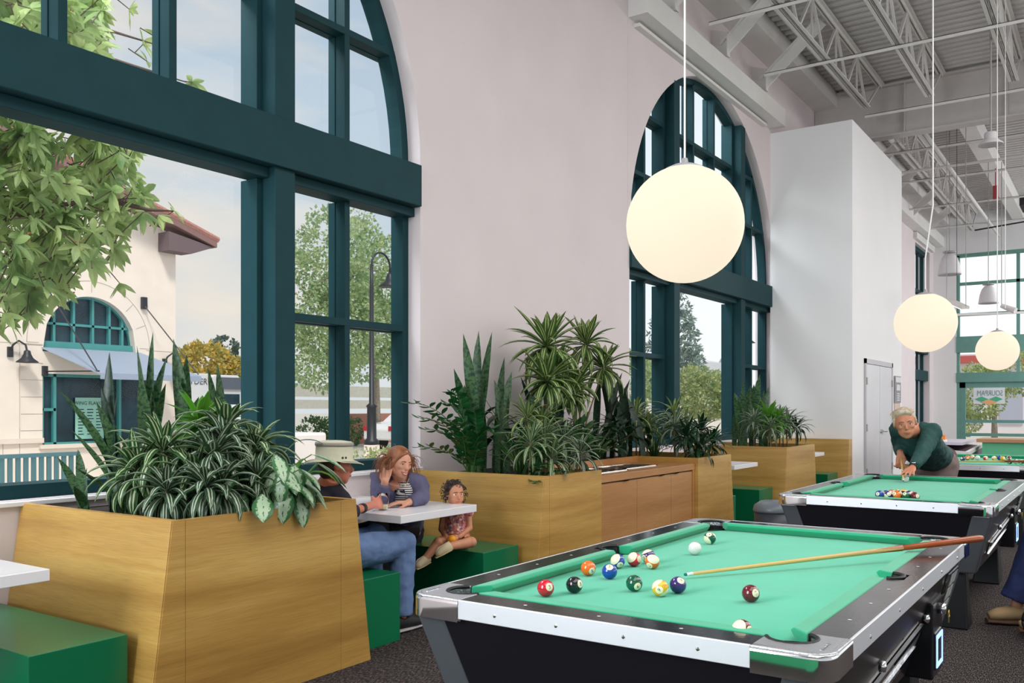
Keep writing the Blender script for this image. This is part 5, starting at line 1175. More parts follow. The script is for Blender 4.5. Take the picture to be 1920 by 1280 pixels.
for p in (p0, p1): MB().tube([p, (p.x, p.y, 7.0)], .006, 6).build('cable', M['greycord'], o)
o = thing('track_rail', 'thin white lighting track hanging before the far glazing', 'track rail')
MB().beam(at(1793, 590, 20), at(1960, 584, 20), .05, .05).build('rail', M['steelwhite'], o)
q = at(1878, 573, 20); s_ = thing('track_spotlight', 'small white spotlight on the track before the far glazing', 'spotlight')
MB().tube([q, q+Vector((-.1, -.28, -.14))], [.05, .07], 12).build('head', M['steelwhite'], s_); MB().tube([q, (q.x, q.y, 6.9)], .008, 6).build('cable', M['greycord'], s_)
# hanging cables from the roof at right
for i, (px, y0_, d, l) in enumerate(((1885, 690, 12, 'long thin white cable hanging at the far right'), (1794, 470, 18, 'thin dark cable hanging beside the far window'))):
    p = at(px, 100, d); e = at(px, y0_ if i == 0 else 590, d)
    tag(MB().tube([(p.x, p.y, e.z if i else e.z+.8), (p.x, p.y, 7.28)], .005, 6).build('hanging_cable', M['cord'] if i == 0 else M['dark']), l, 'cable')
if 0: p = at(1748, 463, 12); o = MB().tube([(p.x, p.y, p.z), (p.x, p.y, 7.2)], .009, 6).build('hanging_cable', M['cord']); tag(o, 'thick white cord hanging just right of the second globe', 'cord')
# roof clutter: pipes and conduits
m = MB(); m.tube([(17.6, 3.0, 6.45), (29.8, 3.0, 6.45)], .04, 10); tag(m.build('sprinkler_pipe', M['steelwhite'], smooth=True), 'white sprinkler pipe running under the roof beyond the girder', 'pipe')
m = MB(); m.tube([(20.3, -5, 6.38), (20.3, 4.3, 6.38)], .03, 8); tag(m.build('cross_pipe', M['steelwhite'], smooth=True), 'thin white pipe crossing beyond the grey girder', 'pipe')
m = MB(); m.tube([(26.2, -3, 6.3), (26.2, 1.2, 6.35), (26.2, 2.0, 6.15), (26.2, 3.2, 6.05)], .02, 8); tag(m.build('black_conduit', M['dark'], smooth=True), 'black cable curving under the roof before the far wall', 'cable')
m = MB(); m.box(28.4, 29.5, .6, 2.4, 7.0, 7.26); tag(m.build('roof_vent', M['dark']), 'dark rectangular opening in the roof deck before the far wall', 'vent')
MB_ = MB().box(23.2, 23.3, 2.36, 2.46, 6.2, 6.5).box(23.24, 23.26, 2.40, 2.42, 6.5, 6.9); tag(MB_.build('alarm_sounder', mat('alarm_red', srgb(170, 60, 60), .5)), 'small red alarm box hanging on the roof steel', 'alarm box')
# ------------------------------------------------------------------ closet doors and signs
def closet_door(n, x0, x1, hinge):
    r = sempty('door_%d' % n); MB().box(x0, x1, 3.475, 3.499, .02, 2.13).build('leaf', mat('grey_door_%d' % n, srgb(206, 204, 208), .35, .2, noise_amt=.03, nscale=2), r, bevel=.003)
    for z in (.35, 1.08, 1.85): MB().box(hinge-.03, hinge+.03, 3.46, 3.476, z-.06, z+.06).build('hinge', M['greycord'], r)
    return r
closet_door(1, 15.45, 16.40, 15.43); d2 = closet_door(2, 16.415, 17.38, 17.40)
hd = MB(); hd.lathe([(0, -.03), (.035, -.03), (.035, 0)], (16.50, 3.475, 1.0), 16, 'y'); hd.tube([(16.50, 3.43, 1.0), (16.70, 3.42, 1.0)], .016, 8); hd.build('handle', M['steel'], d2)
m = MB(); m.box(15.36, 15.44, 3.47, 3.5, 0, 2.22); m.box(17.39, 17.47, 3.47, 3.5, 0, 2.22); m.box(15.36, 17.47, 3.47, 3.5, 2.14, 2.22); struct(m.build('trim_8', mat('door_frame', srgb(184, 182, 186), .4)))
sg = thing('notice_board', 'small grey notice sign with three white panels beside the closet doors', 'sign')
MB().box(17.68, 18.22, 3.478, 3.498, 1.50, 2.0).build('board', mat('sign_grey', srgb(140, 136, 142), .6), sg)
m = MB(); m.box(17.72, 18.18, 3.470, 3.478, 1.88, 1.98); m.box(17.80, 18.10, 3.470, 3.478, 1.73, 1.84)
for k in range(4): m.box(17.82+.02*(k % 2), 18.08-.03*(k % 2), 3.470, 3.478, 1.54+k*.04, 1.56+k*.04)
m.build('panel', mat('sign_white', srgb(216, 214, 218), .6), sg)
MB().box(17.7, 18.2, 3.486, 3.499, 1.24, 1.49).build('lower_board', mat('sign_pink', srgb(214, 186, 172), .6), sg)
# sign hanging in the far doors, seen from behind
ws = thing('hanging_sign', 'white sign with green and orange shapes on the far door glass, seen reversed', 'sign')
MB().box(XF+.02, XF+.04, 2.87, 3.70, 1.52, 2.0).build('board', mat('sign_board_white', srgb(226, 232, 238), .6), ws)
tx = text_mesh('lettering', 'SOURPAM', .21, mat('sign_letters', srgb(120, 150, 150), .6), ws); me = tx.data
for v in me.vertices: v.co = Vector((XF+.012, 3.26+v.co.x*.72, 1.83+v.co.y*1.1))
m = MB(); m.prism([(3.66, 1.66), (3.48, 1.58), (3.30, 1.66), (3.48, 1.74)], XF+.008, XF+.015, 'x'); m.prism([(3.28, 1.66), (3.10, 1.58), (2.92, 1.66), (3.10, 1.74)], XF+.008, XF+.015, 'x'); m.build('green_shape', mat('sign_green', srgb(80, 180, 140), .6), ws)
m = MB(); m.prism([(3.50, 1.57), (3.28, 1.48), (3.06, 1.57), (3.28, 1.65)], XF+.006, XF+.012, 'x'); m.build('orange_shape', mat('sign_orange', srgb(236, 180, 130), .6), ws)
# ------------------------------------------------------------------ floor things at the far side
gc = thing('service_counter', 'green panelled counter with wooden top at the far right', 'counter')
MB().box(14.9, 15.5, -2.5, 1.72, 0, .90).build('body', mat('light_green_panel', srgb(92, 186, 140), .5), gc); MB().box(14.85, 15.6, -2.6, 1.79, .90, .95).build('top', M['wood2'], gc)
gb = thing('ticket_counter', 'green panelled counter behind the photographer, mirrored in the chrome corner', 'counter')
MB().box(-1.9, -1.3, -2.2, 2.6, 0, .98).build('body', mat('bright_green_panel', srgb(70, 190, 134), .5), gb); MB().box(-1.95, -1.25, -2.25, 2.65, .98, 1.02).build('top', M['wood2'], gb)
st = thing('covered_game_table', 'dark game table with white raised edges between man and green counter', 'game table')
M['purple'] = mat('dark_plum', srgb(88, 66, 80), .5)
MB().hexa([(14.2, 1.83, .62), (16.2, 1.83, .62), (14.2, 2.6, .62), (16.2, 2.6, .62), (14.2, 1.83, .74), (16.2, 1.83, .80), (14.2, 2.6, .80), (16.2, 2.6, .86)]).build('body', M['purple'], st)
m = MB(); m.beam((14.2, 1.83, .76), (16.2, 1.85, .82), .05, .05); m.beam((14.2, 2.6, .82), (16.2, 2.6, .88), .05, .05); m.beam((14.2, 1.83, .76), (14.2, 2.6, .82), .05, .05); m.build('edge', M['steelwhite'], st)
m = MB(); m.box(14.6, 16.2, 1.95, 2.55, .86, .90); m.build('cover', mat('pale_cover', srgb(205, 200, 212), .5), st)
for x in (14.3, 16.0):
    for y in (1.9, 2.5): MB().box(x, x+.08, y-.04, y+.04, 0, .63).build('leg', M['leg'], st)
ch = thing('chalk_holder', 'small orange and white item on the game table behind the man', 'box'); MB().box(14.75, 14.88, 2.2, 2.3, .901, 1.0).build('box', mat('orange_pack', srgb(232, 140, 50), .5), ch); MB().box(14.74, 14.89, 2.19, 2.31, .901, .93).build('base', M['white'], ch)
bi = thing('waste_bin', 'grey waste bin with domed lid between green bench and middle pool table', 'bin', (9.0, 2.93, 0))
MB().lathe([(.15, 0), (.18, .02), (.19, .36), (.0, .36)], (0, 0, 0), 28).build('body', mat('bin_dark', srgb(52, 56, 66), .4), bi, smooth=True)
MB().lathe([(.195, .36), (.2, .38), (.185, .43), (.12, .47), (0, .48)], (0, 0, 0), 28).build('lid', mat('bin_lid', srgb(112, 120, 128), .35), bi, smooth=True)
# ------------------------------------------------------------------ cue on the nearest table
def cue(a, b, lab, chalk=True):
    a = Vector(a); b = Vector(b); o = thing('pool_cue', lab, 'cue', tuple(a)); d = b-a; P_ = lambda t: d*t
    MB().tube([P_(.008), P_(.35), P_(.70)], [.0062, .0085, .0110], 16).build('shaft', mat('maple', srgb(206, 172, 104), .35), o, smooth=True)
    MB().tube([P_(.70), P_(.9), P_(.985), P_(1)], [.0111, .0140, .0150, .012], 16).build('butt', mat('brown_butt', srgb(150, 72, 30), .25, noise_amt=.1), o, smooth=True)
    MB().tube([P_(-.0), P_(.006), P_(.018)], [.0058, .0062, .0064], 16).build('ferrule', mat('ferrule', srgb(232, 236, 232), .4), o, smooth=True)
    MB().tube([P_(-.006), P_(0)], [.005, .0058], 16).build('tip', mat('blue_tip', srgb(20, 110, 110), .8), o)
    m = MB()
    for k in range(4):
        t = PI/2*k; u = d.normalized().orthogonal().normalized(); w = d.normalized().cross(u); rr = u*math.cos(t)+w*math.sin(t); sdv = d.normalized().cross(rr)
        n = len(m.v); m.v += [tuple(P_(.70)+rr*.0113+sdv*.006), tuple(P_(.70)+rr*.0113-sdv*.006), tuple(P_(.60)+rr*.0107)]; m.q(n, n+1, n+2)
    m.build('splice', mat('brown_splice', srgb(150, 72, 30), .25), o)
cue((3.091, 1.329, .803), (4.276, .495, .862), 'wooden cue lying across the right rail of the nearest table')
cue((11.15, 1.75, .80), (11.0, .75, .845), 'cue lying across the farthest pool table behind the balls')
G3 = 'balls on the farthest pool table'
for n, x, y, lab in ((4, 11.624, 1.545, 'solid purple ball leftmost on the farthest table'), (5, 11.901, 1.53, 'solid orange ball, left of the orange pair on the farthest table'), (13, 12.06, 1.499, 'orange striped ball, right of the orange pair on the farthest table'), (0, 11.969, 1.43, 'white cue ball on the farthest pool table'), (11, 11.897, 1.337, 'red striped ball in the middle of the farthest table'), (9, 11.954, 1.254, 'yellow striped ball before the blue one on the farthest table'), (2, 12.116, 1.214, 'solid blue ball behind the yellow pair on the farthest table'), (1, 11.949, 1.164, 'solid yellow ball on the farthest pool table'), (15, 12.06, 1.110, 'maroon striped ball behind the solid yellow one, farthest table'), (8, 11.348, 1.038, 'black ball on the farthest pool table'), (10, 11.388, .979, 'blue striped ball near the right edge, farthest table'), (14, 11.311, .921, 'green striped ball rightmost on the farthest table')):
    ball(n, x, y, lab, face_to(x, y, random.uniform(-.9, .9), random.uniform(-.5, .7), random.uniform(-1, 1)), G3)
# glasses on the family's table
def gl_mat():
    m = bpy.data.materials.new('drinking_glass'); m.use_nodes = True; b = m.node_tree.nodes['Principled BSDF']; b.inputs['Transmission Weight'].default_value = 1; b.inputs['Roughness'].default_value = .01; b.inputs['IOR'].default_value = 1.2; b.inputs['Base Color'].default_value = (.97, .98, 1, 1); return m
M['dglass'] = gl_mat()
def tumbler(x, y, lab, liquid=None):
    o = thing('stemless_glass', lab, 'glass', (x, y, .7455), group='stemless glasses on the family table')
    MB().lathe([(0, .004), (.026, .003), (.036, .02), (.041, .045), (.040, .075), (.034, .11), (.0325, .11), (.038, .075), (.039, .045), (.034, .022), (.024, .008), (0, .007)], (0, 0, 0), 32).build('bowl', M['dglass'], o, smooth=True)
    if liquid: MB().lathe([(0, .0075), (.024, .009), (.034, .023), (.0375, .038), (0, .038)], (0, 0, 0), 32).build('wine', mat('pale_wine', srgb(226, 214, 160), .1), o, smooth=True)
tumbler(4.62, 4.08, 'clear stemless glass standing before the woman on the white table')
tumbler(4.36, 4.0, 'stemless glass with pale wine held by the man in the hat', True)
# ------------------------------------------------------------------ people
random.seed(21)
def organic(mb, name, m, parent, voxel=.007, sm=6, disp=0):
    o = mb.build(name, m, parent); r = o.modifiers.new('remesh', 'REMESH'); r.mode = 'VOXEL'; r.voxel_size = voxel; r.use_smooth_shade = True
    if sm: s = o.modifiers.new('smooth', 'SMOOTH'); s.factor = .5; s.iterations = sm
    if disp:
        t = bpy.data.textures.new(name+'_folds', 'CLOUDS'); t.noise_scale = .06; t.noise_depth = 2; d = o.modifiers.new('folds', 'DISPLACE'); d.texture = t; d.strength = disp; d.mid_level = .5
    return o
def limb(m, pts, rs, n=14): m.tube(pts, rs, n); [m.ball(p, (r if not isinstance(r, tuple) else min(r))*1.0, 12, 8) for p, r in zip(pts, rs)]
def basis(fwd, up=(0, 0, 1)):
    f = Vector(fwd).normalized(); u = Vector(up); l = u.cross(f).normalized(); u = f.cross(l); return Matrix((f, l, u)).transposed()
def head_geo(m, c, R, h, male=True, child=False, smile=0):
    """skull, jaw, nose, brow, lips, ears; local x forward, y to the person's left, z up; h = head height"""
    P = lambda x, y, z: Vector(c) + R @ Vector((x, y, z))*h
    E = lambda x, y, z, rx, ry, rz: m.ball(P(x, y, z), (rx*h, ry*h, rz*h), 24, 16, R)
    E(-.05, 0, .12, .40, .325, .36)          # cranium
    E(.10, 0, .02, .26, .285, .34)           # mid face
    E(.13, 0, -.22, .215, .235 if male else .21, .235)   # lower face
    E(.20, 0, -.36, .115, .13 if male else .11, .105)     # chin
    E(-.02, .17, -.20, .17, .075, .15); E(-.02, -.17, -.20, .17, .075, .15)     # jaw angles
    if child: E(.2, .14, -.17, .13, .12, .13); E(.2, -.14, -.17, .13, .12, .13)
    for s in (1, -1):
        E(.235, s*.155, -.07, .10, .085, .075)      # cheekbones
        E(.325, s*.12, .085, .05, .085, .026)       # brow ridge
        m.ball(P(-.02, s*.325, -.01), (.075*h, .028*h, .105*h), 12, 10, R)     # ear
        m.ball(P(.0, s*.335, -.01), (.05*h, .025*h, .08*h), 12, 10, R)
        E(.405, s*.042, -.135, .032, .03, .026)     # nostril wings
    m.tube([P(.335, 0, .06), P(.375, 0, -.02), P(.425, 0, -.095), P(.40, 0, -.145)], [.028*h, .033*h, .045*h, .03*h], 10)
    m.ball(P(.43, 0, -.11), .038*h, 10, 8)
    E(.345, 0, -.225, .035, .10, .024); E(.335, 0, -.27, .04, .085, .026)     # lips
def face_parts(par, c, R, h, skin_lip, iris, brow, smile=False, child=False):
    P = lambda x, y, z: Vector(c) + R @ Vector((x, y, z))*h
    wh = M['eyewhite']; e = MB(); ir = MB(); br = MB(); lp = MB(); lid = MB()
    for s in (1, -1):
        ey = P(.268, s*.125, .02); k = 1.18 if child else 1; e.ball(ey, .062*h*k, 16, 12)
        g = (R @ Vector((1, 0, -.02))).normalized(); ir.ball(ey+g*.036*h, .034*h*k, 12, 10)
        br.tube([P(.372, s*.05, .098), P(.372, s*.12, .118), P(.325, s*.20, .098)], [.010*h, .013*h, .007*h], 6)
        lid.tube([P(.310, s*.068, .018), P(.336, s*.125, .058 if not smile else .045), P(.288, s*.188, .016)], [.008*h, .012*h, .008*h], 6)
    e.build('eyes', wh, par, smooth=True); ir.build('irises', iris, par, smooth=True); br.build('eyebrows', brow, par, smooth=True); lid.build('eyelids', M['lid'], par, smooth=True)
    if smile:
        lp.tube([P(.30, .13, -.205), P(.365, .06, -.232), P(.385, 0, -.238), P(.365, -.06, -.232), P(.30, -.13, -.205)], [.006*h, .013*h, .014*h, .013*h, .006*h], 8)
        lp.tube([P(.30, .13, -.205), P(.355, .06, -.285), P(.37, 0, -.30), P(.355, -.06, -.285), P(.30, -.13, -.205)], [.006*h, .014*h, .017*h, .014*h, .006*h], 8)
        t = MB(); t.tube([P(.31, .10, -.22), P(.362, .04, -.26), P(.368, 0, -.265), P(.362, -.04, -.26), P(.31, -.10, -.22)], [(.012*h, .012*h)]+[(.018*h, .022*h)]*3+[(.012*h, .012*h)], 8); t.build('teeth', M['teeth'], par, smooth=True)
    else:
        lp.tube([P(.33, .095, -.244), P(.378, .03, -.236), P(.382, 0, -.24), P(.378, -.03, -.236), P(.33, -.095, -.244)], [.005*h, .011*h, .010*h, .011*h, .005*h], 8)
        lp.tube([P(.33, .09, -.25), P(.372, .03, -.262), P(.376, 0, -.264), P(.372, -.03, -.262), P(.33, -.09, -.25)], [.005*h, .012*h, .014*h, .012*h, .005*h], 8)
    lp.build('lips', skin_lip, par, smooth=True)
def hand_geo(m, wrist, R, s=1.0, curls=(.35, .4, .45, .5), thumb=.5, side=1, spread=.09):
    """R columns: x = towards fingertips, y = towards the thumb side, z = back of the hand"""
    P = lambda x, y, z: Vector(wrist) + R @ Vector((x, y, z))*s
    m.tube([P(-.02, 0, 0), P(.02, 0, 0), P(.055, .0, .002), P(.09, .0, 0)], [(.024*s, .018*s), (.032*s, .017*s), (.041*s, .016*s), (.040*s, .013*s)], 14, ref=R.col[2])
    for i, (y, L) in enumerate(((.030, .072), (.010, .080), (-.010, .075), (-.029, .060))):
        c = curls[i]; p = Vector((.086, y, .0)); a = 0; pts = [P(.070, y*.9, 0), P(*p)]; yaw = (1.5-i)*spread
        for j, f in enumerate((.45, .32, .23)):
            a += c*(1 if j else .7); d = Vector((math.cos(a)*math.cos(yaw), math.sin(yaw), -math.sin(a))); p = p + d*L*f; pts.append(P(*p))
        m.tube(pts, [.0098*s, .0094*s, .0088*s, .0082*s, .0066*s], 10); m.ball(pts[-1], .0068*s, 10, 8)
    tp = [P(.010, .020, -.004), P(.035, .044, -.010-.01*thumb), P(.058, .056-.012*thumb, -.016-.022*thumb), P(.078, .058-.024*thumb, -.018-.034*thumb)]
    m.tube(tp, [.015*s, .0125*s, .0105*s, .008*s], 10); m.ball(tp[-1], .0082*s, 10, 8)
M['eyewhite'] = mat('eye_white', srgb(236, 230, 226), .15); M['teeth'] = mat('teeth', srgb(244, 238, 228), .2)
M['iris_blue'] = mat('iris_grey_blue', srgb(54, 62, 72), .1); M['iris_brown'] = mat('iris_brown', srgb(40, 24, 16), .1)
M['lid'] = mat('eyelid_line', srgb(120, 72, 60), .6)
def skin(name, c): return mat(name, c, .5, noise_amt=.06, nscale=18, trans=.12)
def strands(m, roots, n, L, w, gravity=.5, curl=0, seg=7, outward=.3):
    for k in range(n):
        p, d = random.choice(roots); p = Vector(p)+rnd()*.008; d = (Vector(d)*outward+rnd()*.18+Vector((0, 0, .15))).normalized(); pts = [p.copy()]; l = L*random.uniform(.75, 1.1); ph = random.uniform(0, 6)
        for i in range(seg):
            d = (d+Vector((0, 0, -gravity))*(1/seg)*2.2+Vector((math.sin(ph+i*1.7), math.cos(ph+i*1.3), 0))*curl).normalized(); p = p+d*l/seg; pts.append(p.copy())
        m.tube(pts, [w*(1-.75*(i/seg)) for i in range(seg+1)], 5)
def rndv(): return rnd()
# ---- the man at the middle table -------------------------------------------------
def man_at_table():
    T = thing('person', 'grey haired man in dark green shirt leaning over the middle pool table', 'person', group=None)
    sk = skin('tan_skin', srgb(196, 128, 98)); m = MB()
    hc = at(1697, 794, 7.8); toward = (Vector((0, 0, 1.42))-hc); toward.z = 0; f = toward.normalized()+Vector((0, 0, -.10)); q = Quaternion((0, 0, 1), math.radians(4)); f = q @ f
    R = basis(f, (Vector((0, 0, 1))+Vector((math.sin(A), -math.cos(A), 0))*-.16)); h = .275
    head_geo(m, hc, R, h)
    sl = at(1746, 812, 7.92); sr = at(1686, 806, 8.18); neck = at(1716, 806, 8.02); chest = at(1722, 830, 8.12); hip = at(1752, 864, 8.62)
    m.tube([hc+Vector((.02, .0, -.06)), neck], [.062, .07], 16)
    el = at(1728, 852, 7.72); wl = at(1711, 876, 7.60); er = at(1687, 838, 8.30); wr = at(1688, 850, 8.05)
    wl.z = max(wl.z, .835)
    limb(m, [sl, el, wl], [.055, .042, .027]); limb(m, [sr, er, wr], [.055, .042, .028])
    m.tube([neck, chest, hip], [(.085, .065), (.14, .10), (.16, .12)], 18, ref=(0, 0, 1))
    # bridge hand flat on the cloth, fingers spread towards the camera
    fx = (at(1697, 893, 7.42)-wl); fx.z = 0; fx.normalize(); fx = (fx+Vector((0, 0, -.28))).normalized(); up = Vector((0, 0, 1)); ty = up.cross(fx).normalized(); tz = fx.cross(ty)
    RR = Matrix((fx, -ty, tz)).transposed()      # thumb towards the cue
    hand_geo(m, wl, RR, 1.12, (.10, .12, .12, .14), .2, spread=.16)
    # grip hand around the butt
    fx = Vector((0, 0, -1.0))+f*.4; fx.normalize(); ty = Vector((math.sin(A), -math.cos(A), 0)); ty = (ty-fx*ty.dot(fx)).normalized(); tz = fx.cross(ty)
    hand_geo(m, wr, Matrix((fx, ty, tz)).transposed(), 1.1, (.9, .95, 1.0, 1.0), .9)
    hl = at(1772, 868, 8.55); hr = at(1735, 868, 8.72); kl = Vector((hl.x+.02, hl.y+.02, .50)); kr = Vector((hr.x+.15, hr.y+.05, .50)); fl = Vector((kl.x+.08, kl.y, .09)); fr_ = Vector((kr.x+.1, kr.y, .09))
    limb(m, [hl, kl, fl], [.08, .055, .038]); limb(m, [hr, kr, fr_], [.08, .055, .038])
    b = organic(m, 'body', sk, T, .0075, 3)
    face_parts(T, hc, R, h, mat('lip_dull', srgb(172, 104, 86), .5), M['iris_blue'], mat('grey_brow', srgb(112, 88, 70), .8))
    # shirt
    s = MB(); s.tube([neck+Vector((0, 0, -.01)), at(1719, 816, 8.08), chest, at(1738, 850, 8.42), hip+Vector((.02, 0, .03))], [(.082, .075), (.175, .12), (.20, .14), (.19, .15), (.185, .145)], 24, ref=(0, 0, 1))
    s.ball(sl, .095, 18, 12); s.ball(sr, .09, 18, 12)
    s.tube([neck.lerp(sl, .3), sl, sl.lerp(el, .5), el], [.09, .09, .075, .064], 18); s.ball(el, .064, 16, 10); cuffl = el.lerp(wl, .88); s.tube([el, el.lerp(wl, .5), cuffl], [.064, .052, .045], 16)
    s.tube([neck.lerp(sr, .3), sr, er], [.09, .085, .062], 18); s.ball(er, .062, 16, 10); s.tube([er, er.lerp(wr, .82)], [.06, .046], 16)
    sc = mat('dark_green_shirt', srgb(18, 66, 64), .75, noise_amt=.12, nscale=8); organic(s, 'shirt', sc, T, .012, 4, .022)
    col = MB(); nb = neck+Vector((-.03, 0, -.015)); col.tube([nb+R @ Vector((math.cos(t)*.075, math.sin(t)*.075, -.01 if math.cos(t) > .7 else .012)) for t in [PI*2*i/20 for i in range(21)]], [(.008, .014)]*21, 8); col.build('collar', sc, T, smooth=True)
    MB().ball(cuffl+Vector((.02, -.035, -.01)), .009, 8, 6).build('cuff_button', M['pearl'], T)
    # trousers and belt
    t = MB(); t.tube([hip+Vector((-.03, 0, .05)), hip+Vector((.03, 0, -.03)), (hl+hr)/2+Vector((.04, 0, -.02))], [(.19, .14), (.20, .155), (.19, .16)], 22, ref=(0, 0, 1))
    for a, k_, f_ in ((hl, kl, fl), (hr, kr, fr_)): t.tube([a, k_, f_], [.125, .09, .075], 18); t.ball(a, .125, 16, 12); t.ball(k_, .09, 14, 10)
    organic(t, 'trousers', mat('brown_trousers', srgb(128, 110, 106), .8, noise_amt=.08, nscale=20), T, .012, 4, .014)
    bl = MB(); bc_ = at(1748, 853, 8.5); 
    bl.tube([hip+Vector((-.035, 0, .06)), hip+Vector((-.015, 0, .035))], [(.200, .152), (.202, .155)], 24, ref=(0, 0, 1)); bl.build('belt', mat('maroon_belt', srgb(84, 34, 32), .5), T, smooth=True)
    for f_, nm in ((fl, 0), (fr_, 1)):
        MB().tube([f_+Vector((.08, 0, -.04)), f_+Vector((-.02, 0, -.035)), f_+Vector((-.16, .0, -.05))], [(.04, .045), (.045, .05), (.035, .035)], 14).build('shoe', M['rubber'], T, smooth=True)
    # watch
    wv = (wl-el).normalized(); wc = el.lerp(wl, .93); w = MB(); w.tube([wc-wv*.011, wc+wv*.011], [.037, .035], 18); w.build('watch_strap', M['rubber'], T, smooth=True)
    MB().ball(wc+tz*0+Vector((0, 0, .033))+(-Vector((math.cos(A), math.sin(A), 0)))*.012, (.018, .018, .008), 14, 8).build('watch_face', M['steel'], T, smooth=True)
    # hair: short, grey, swept to the side
    P = lambda x, y, z: hc + R @ Vector((x, y, z))*h
    hm = MB(); hm.ball(P(-.10, 0, .20), (.385*h, .345*h, .335*h), 24, 16, R); hm.ball(P(-.2, 0, .02), (.27*h, .335*h, .30*h), 20, 14, R)
    hm.tube([P(.20, .22, .30), P(.26, .08, .40), P(.25, -.08, .40), P(.17, -.22, .30)], [.05*h, .075*h, .075*h, .05*h], 10)
    for s_ in (1, -1): hm.tube([P(.10, s_*.30, .20), P(.06, s_*.325, .06), P(.03, s_*.325, -.04)], [.045*h, .035*h, .02*h], 8)
    hair = mat('silver_hair', srgb(196, 180, 160), .6, noise_amt=.3, nscale=30, stretch=(1, 1, .2)); hb = organic(hm, 'hair', hair, T, .006, 3)
    st = MB(); roots = []
    for k in range(160):
        u = random.uniform(-.34, .30); v = random.uniform(-.30, .30); roots.append((P(u*.9, v, .48-.9*u*u-.9*v*v), R @ Vector((.3 if u > 0 else -.6, -.9, .2))))
    strands(st, roots, 320, .045, .0020, .8, .10, 5, .9); st.build('hair_strands', hair, hb)
    return T
man = man_at_table()
c = Vector((8.02, 1.515, .835)); e_ = at(1689, 853, 8.1); dd = (e_-c).normalized(); cue(c-dd*.10, c+dd*1.25, 'slim cue held by the leaning man, tip behind the cue ball')
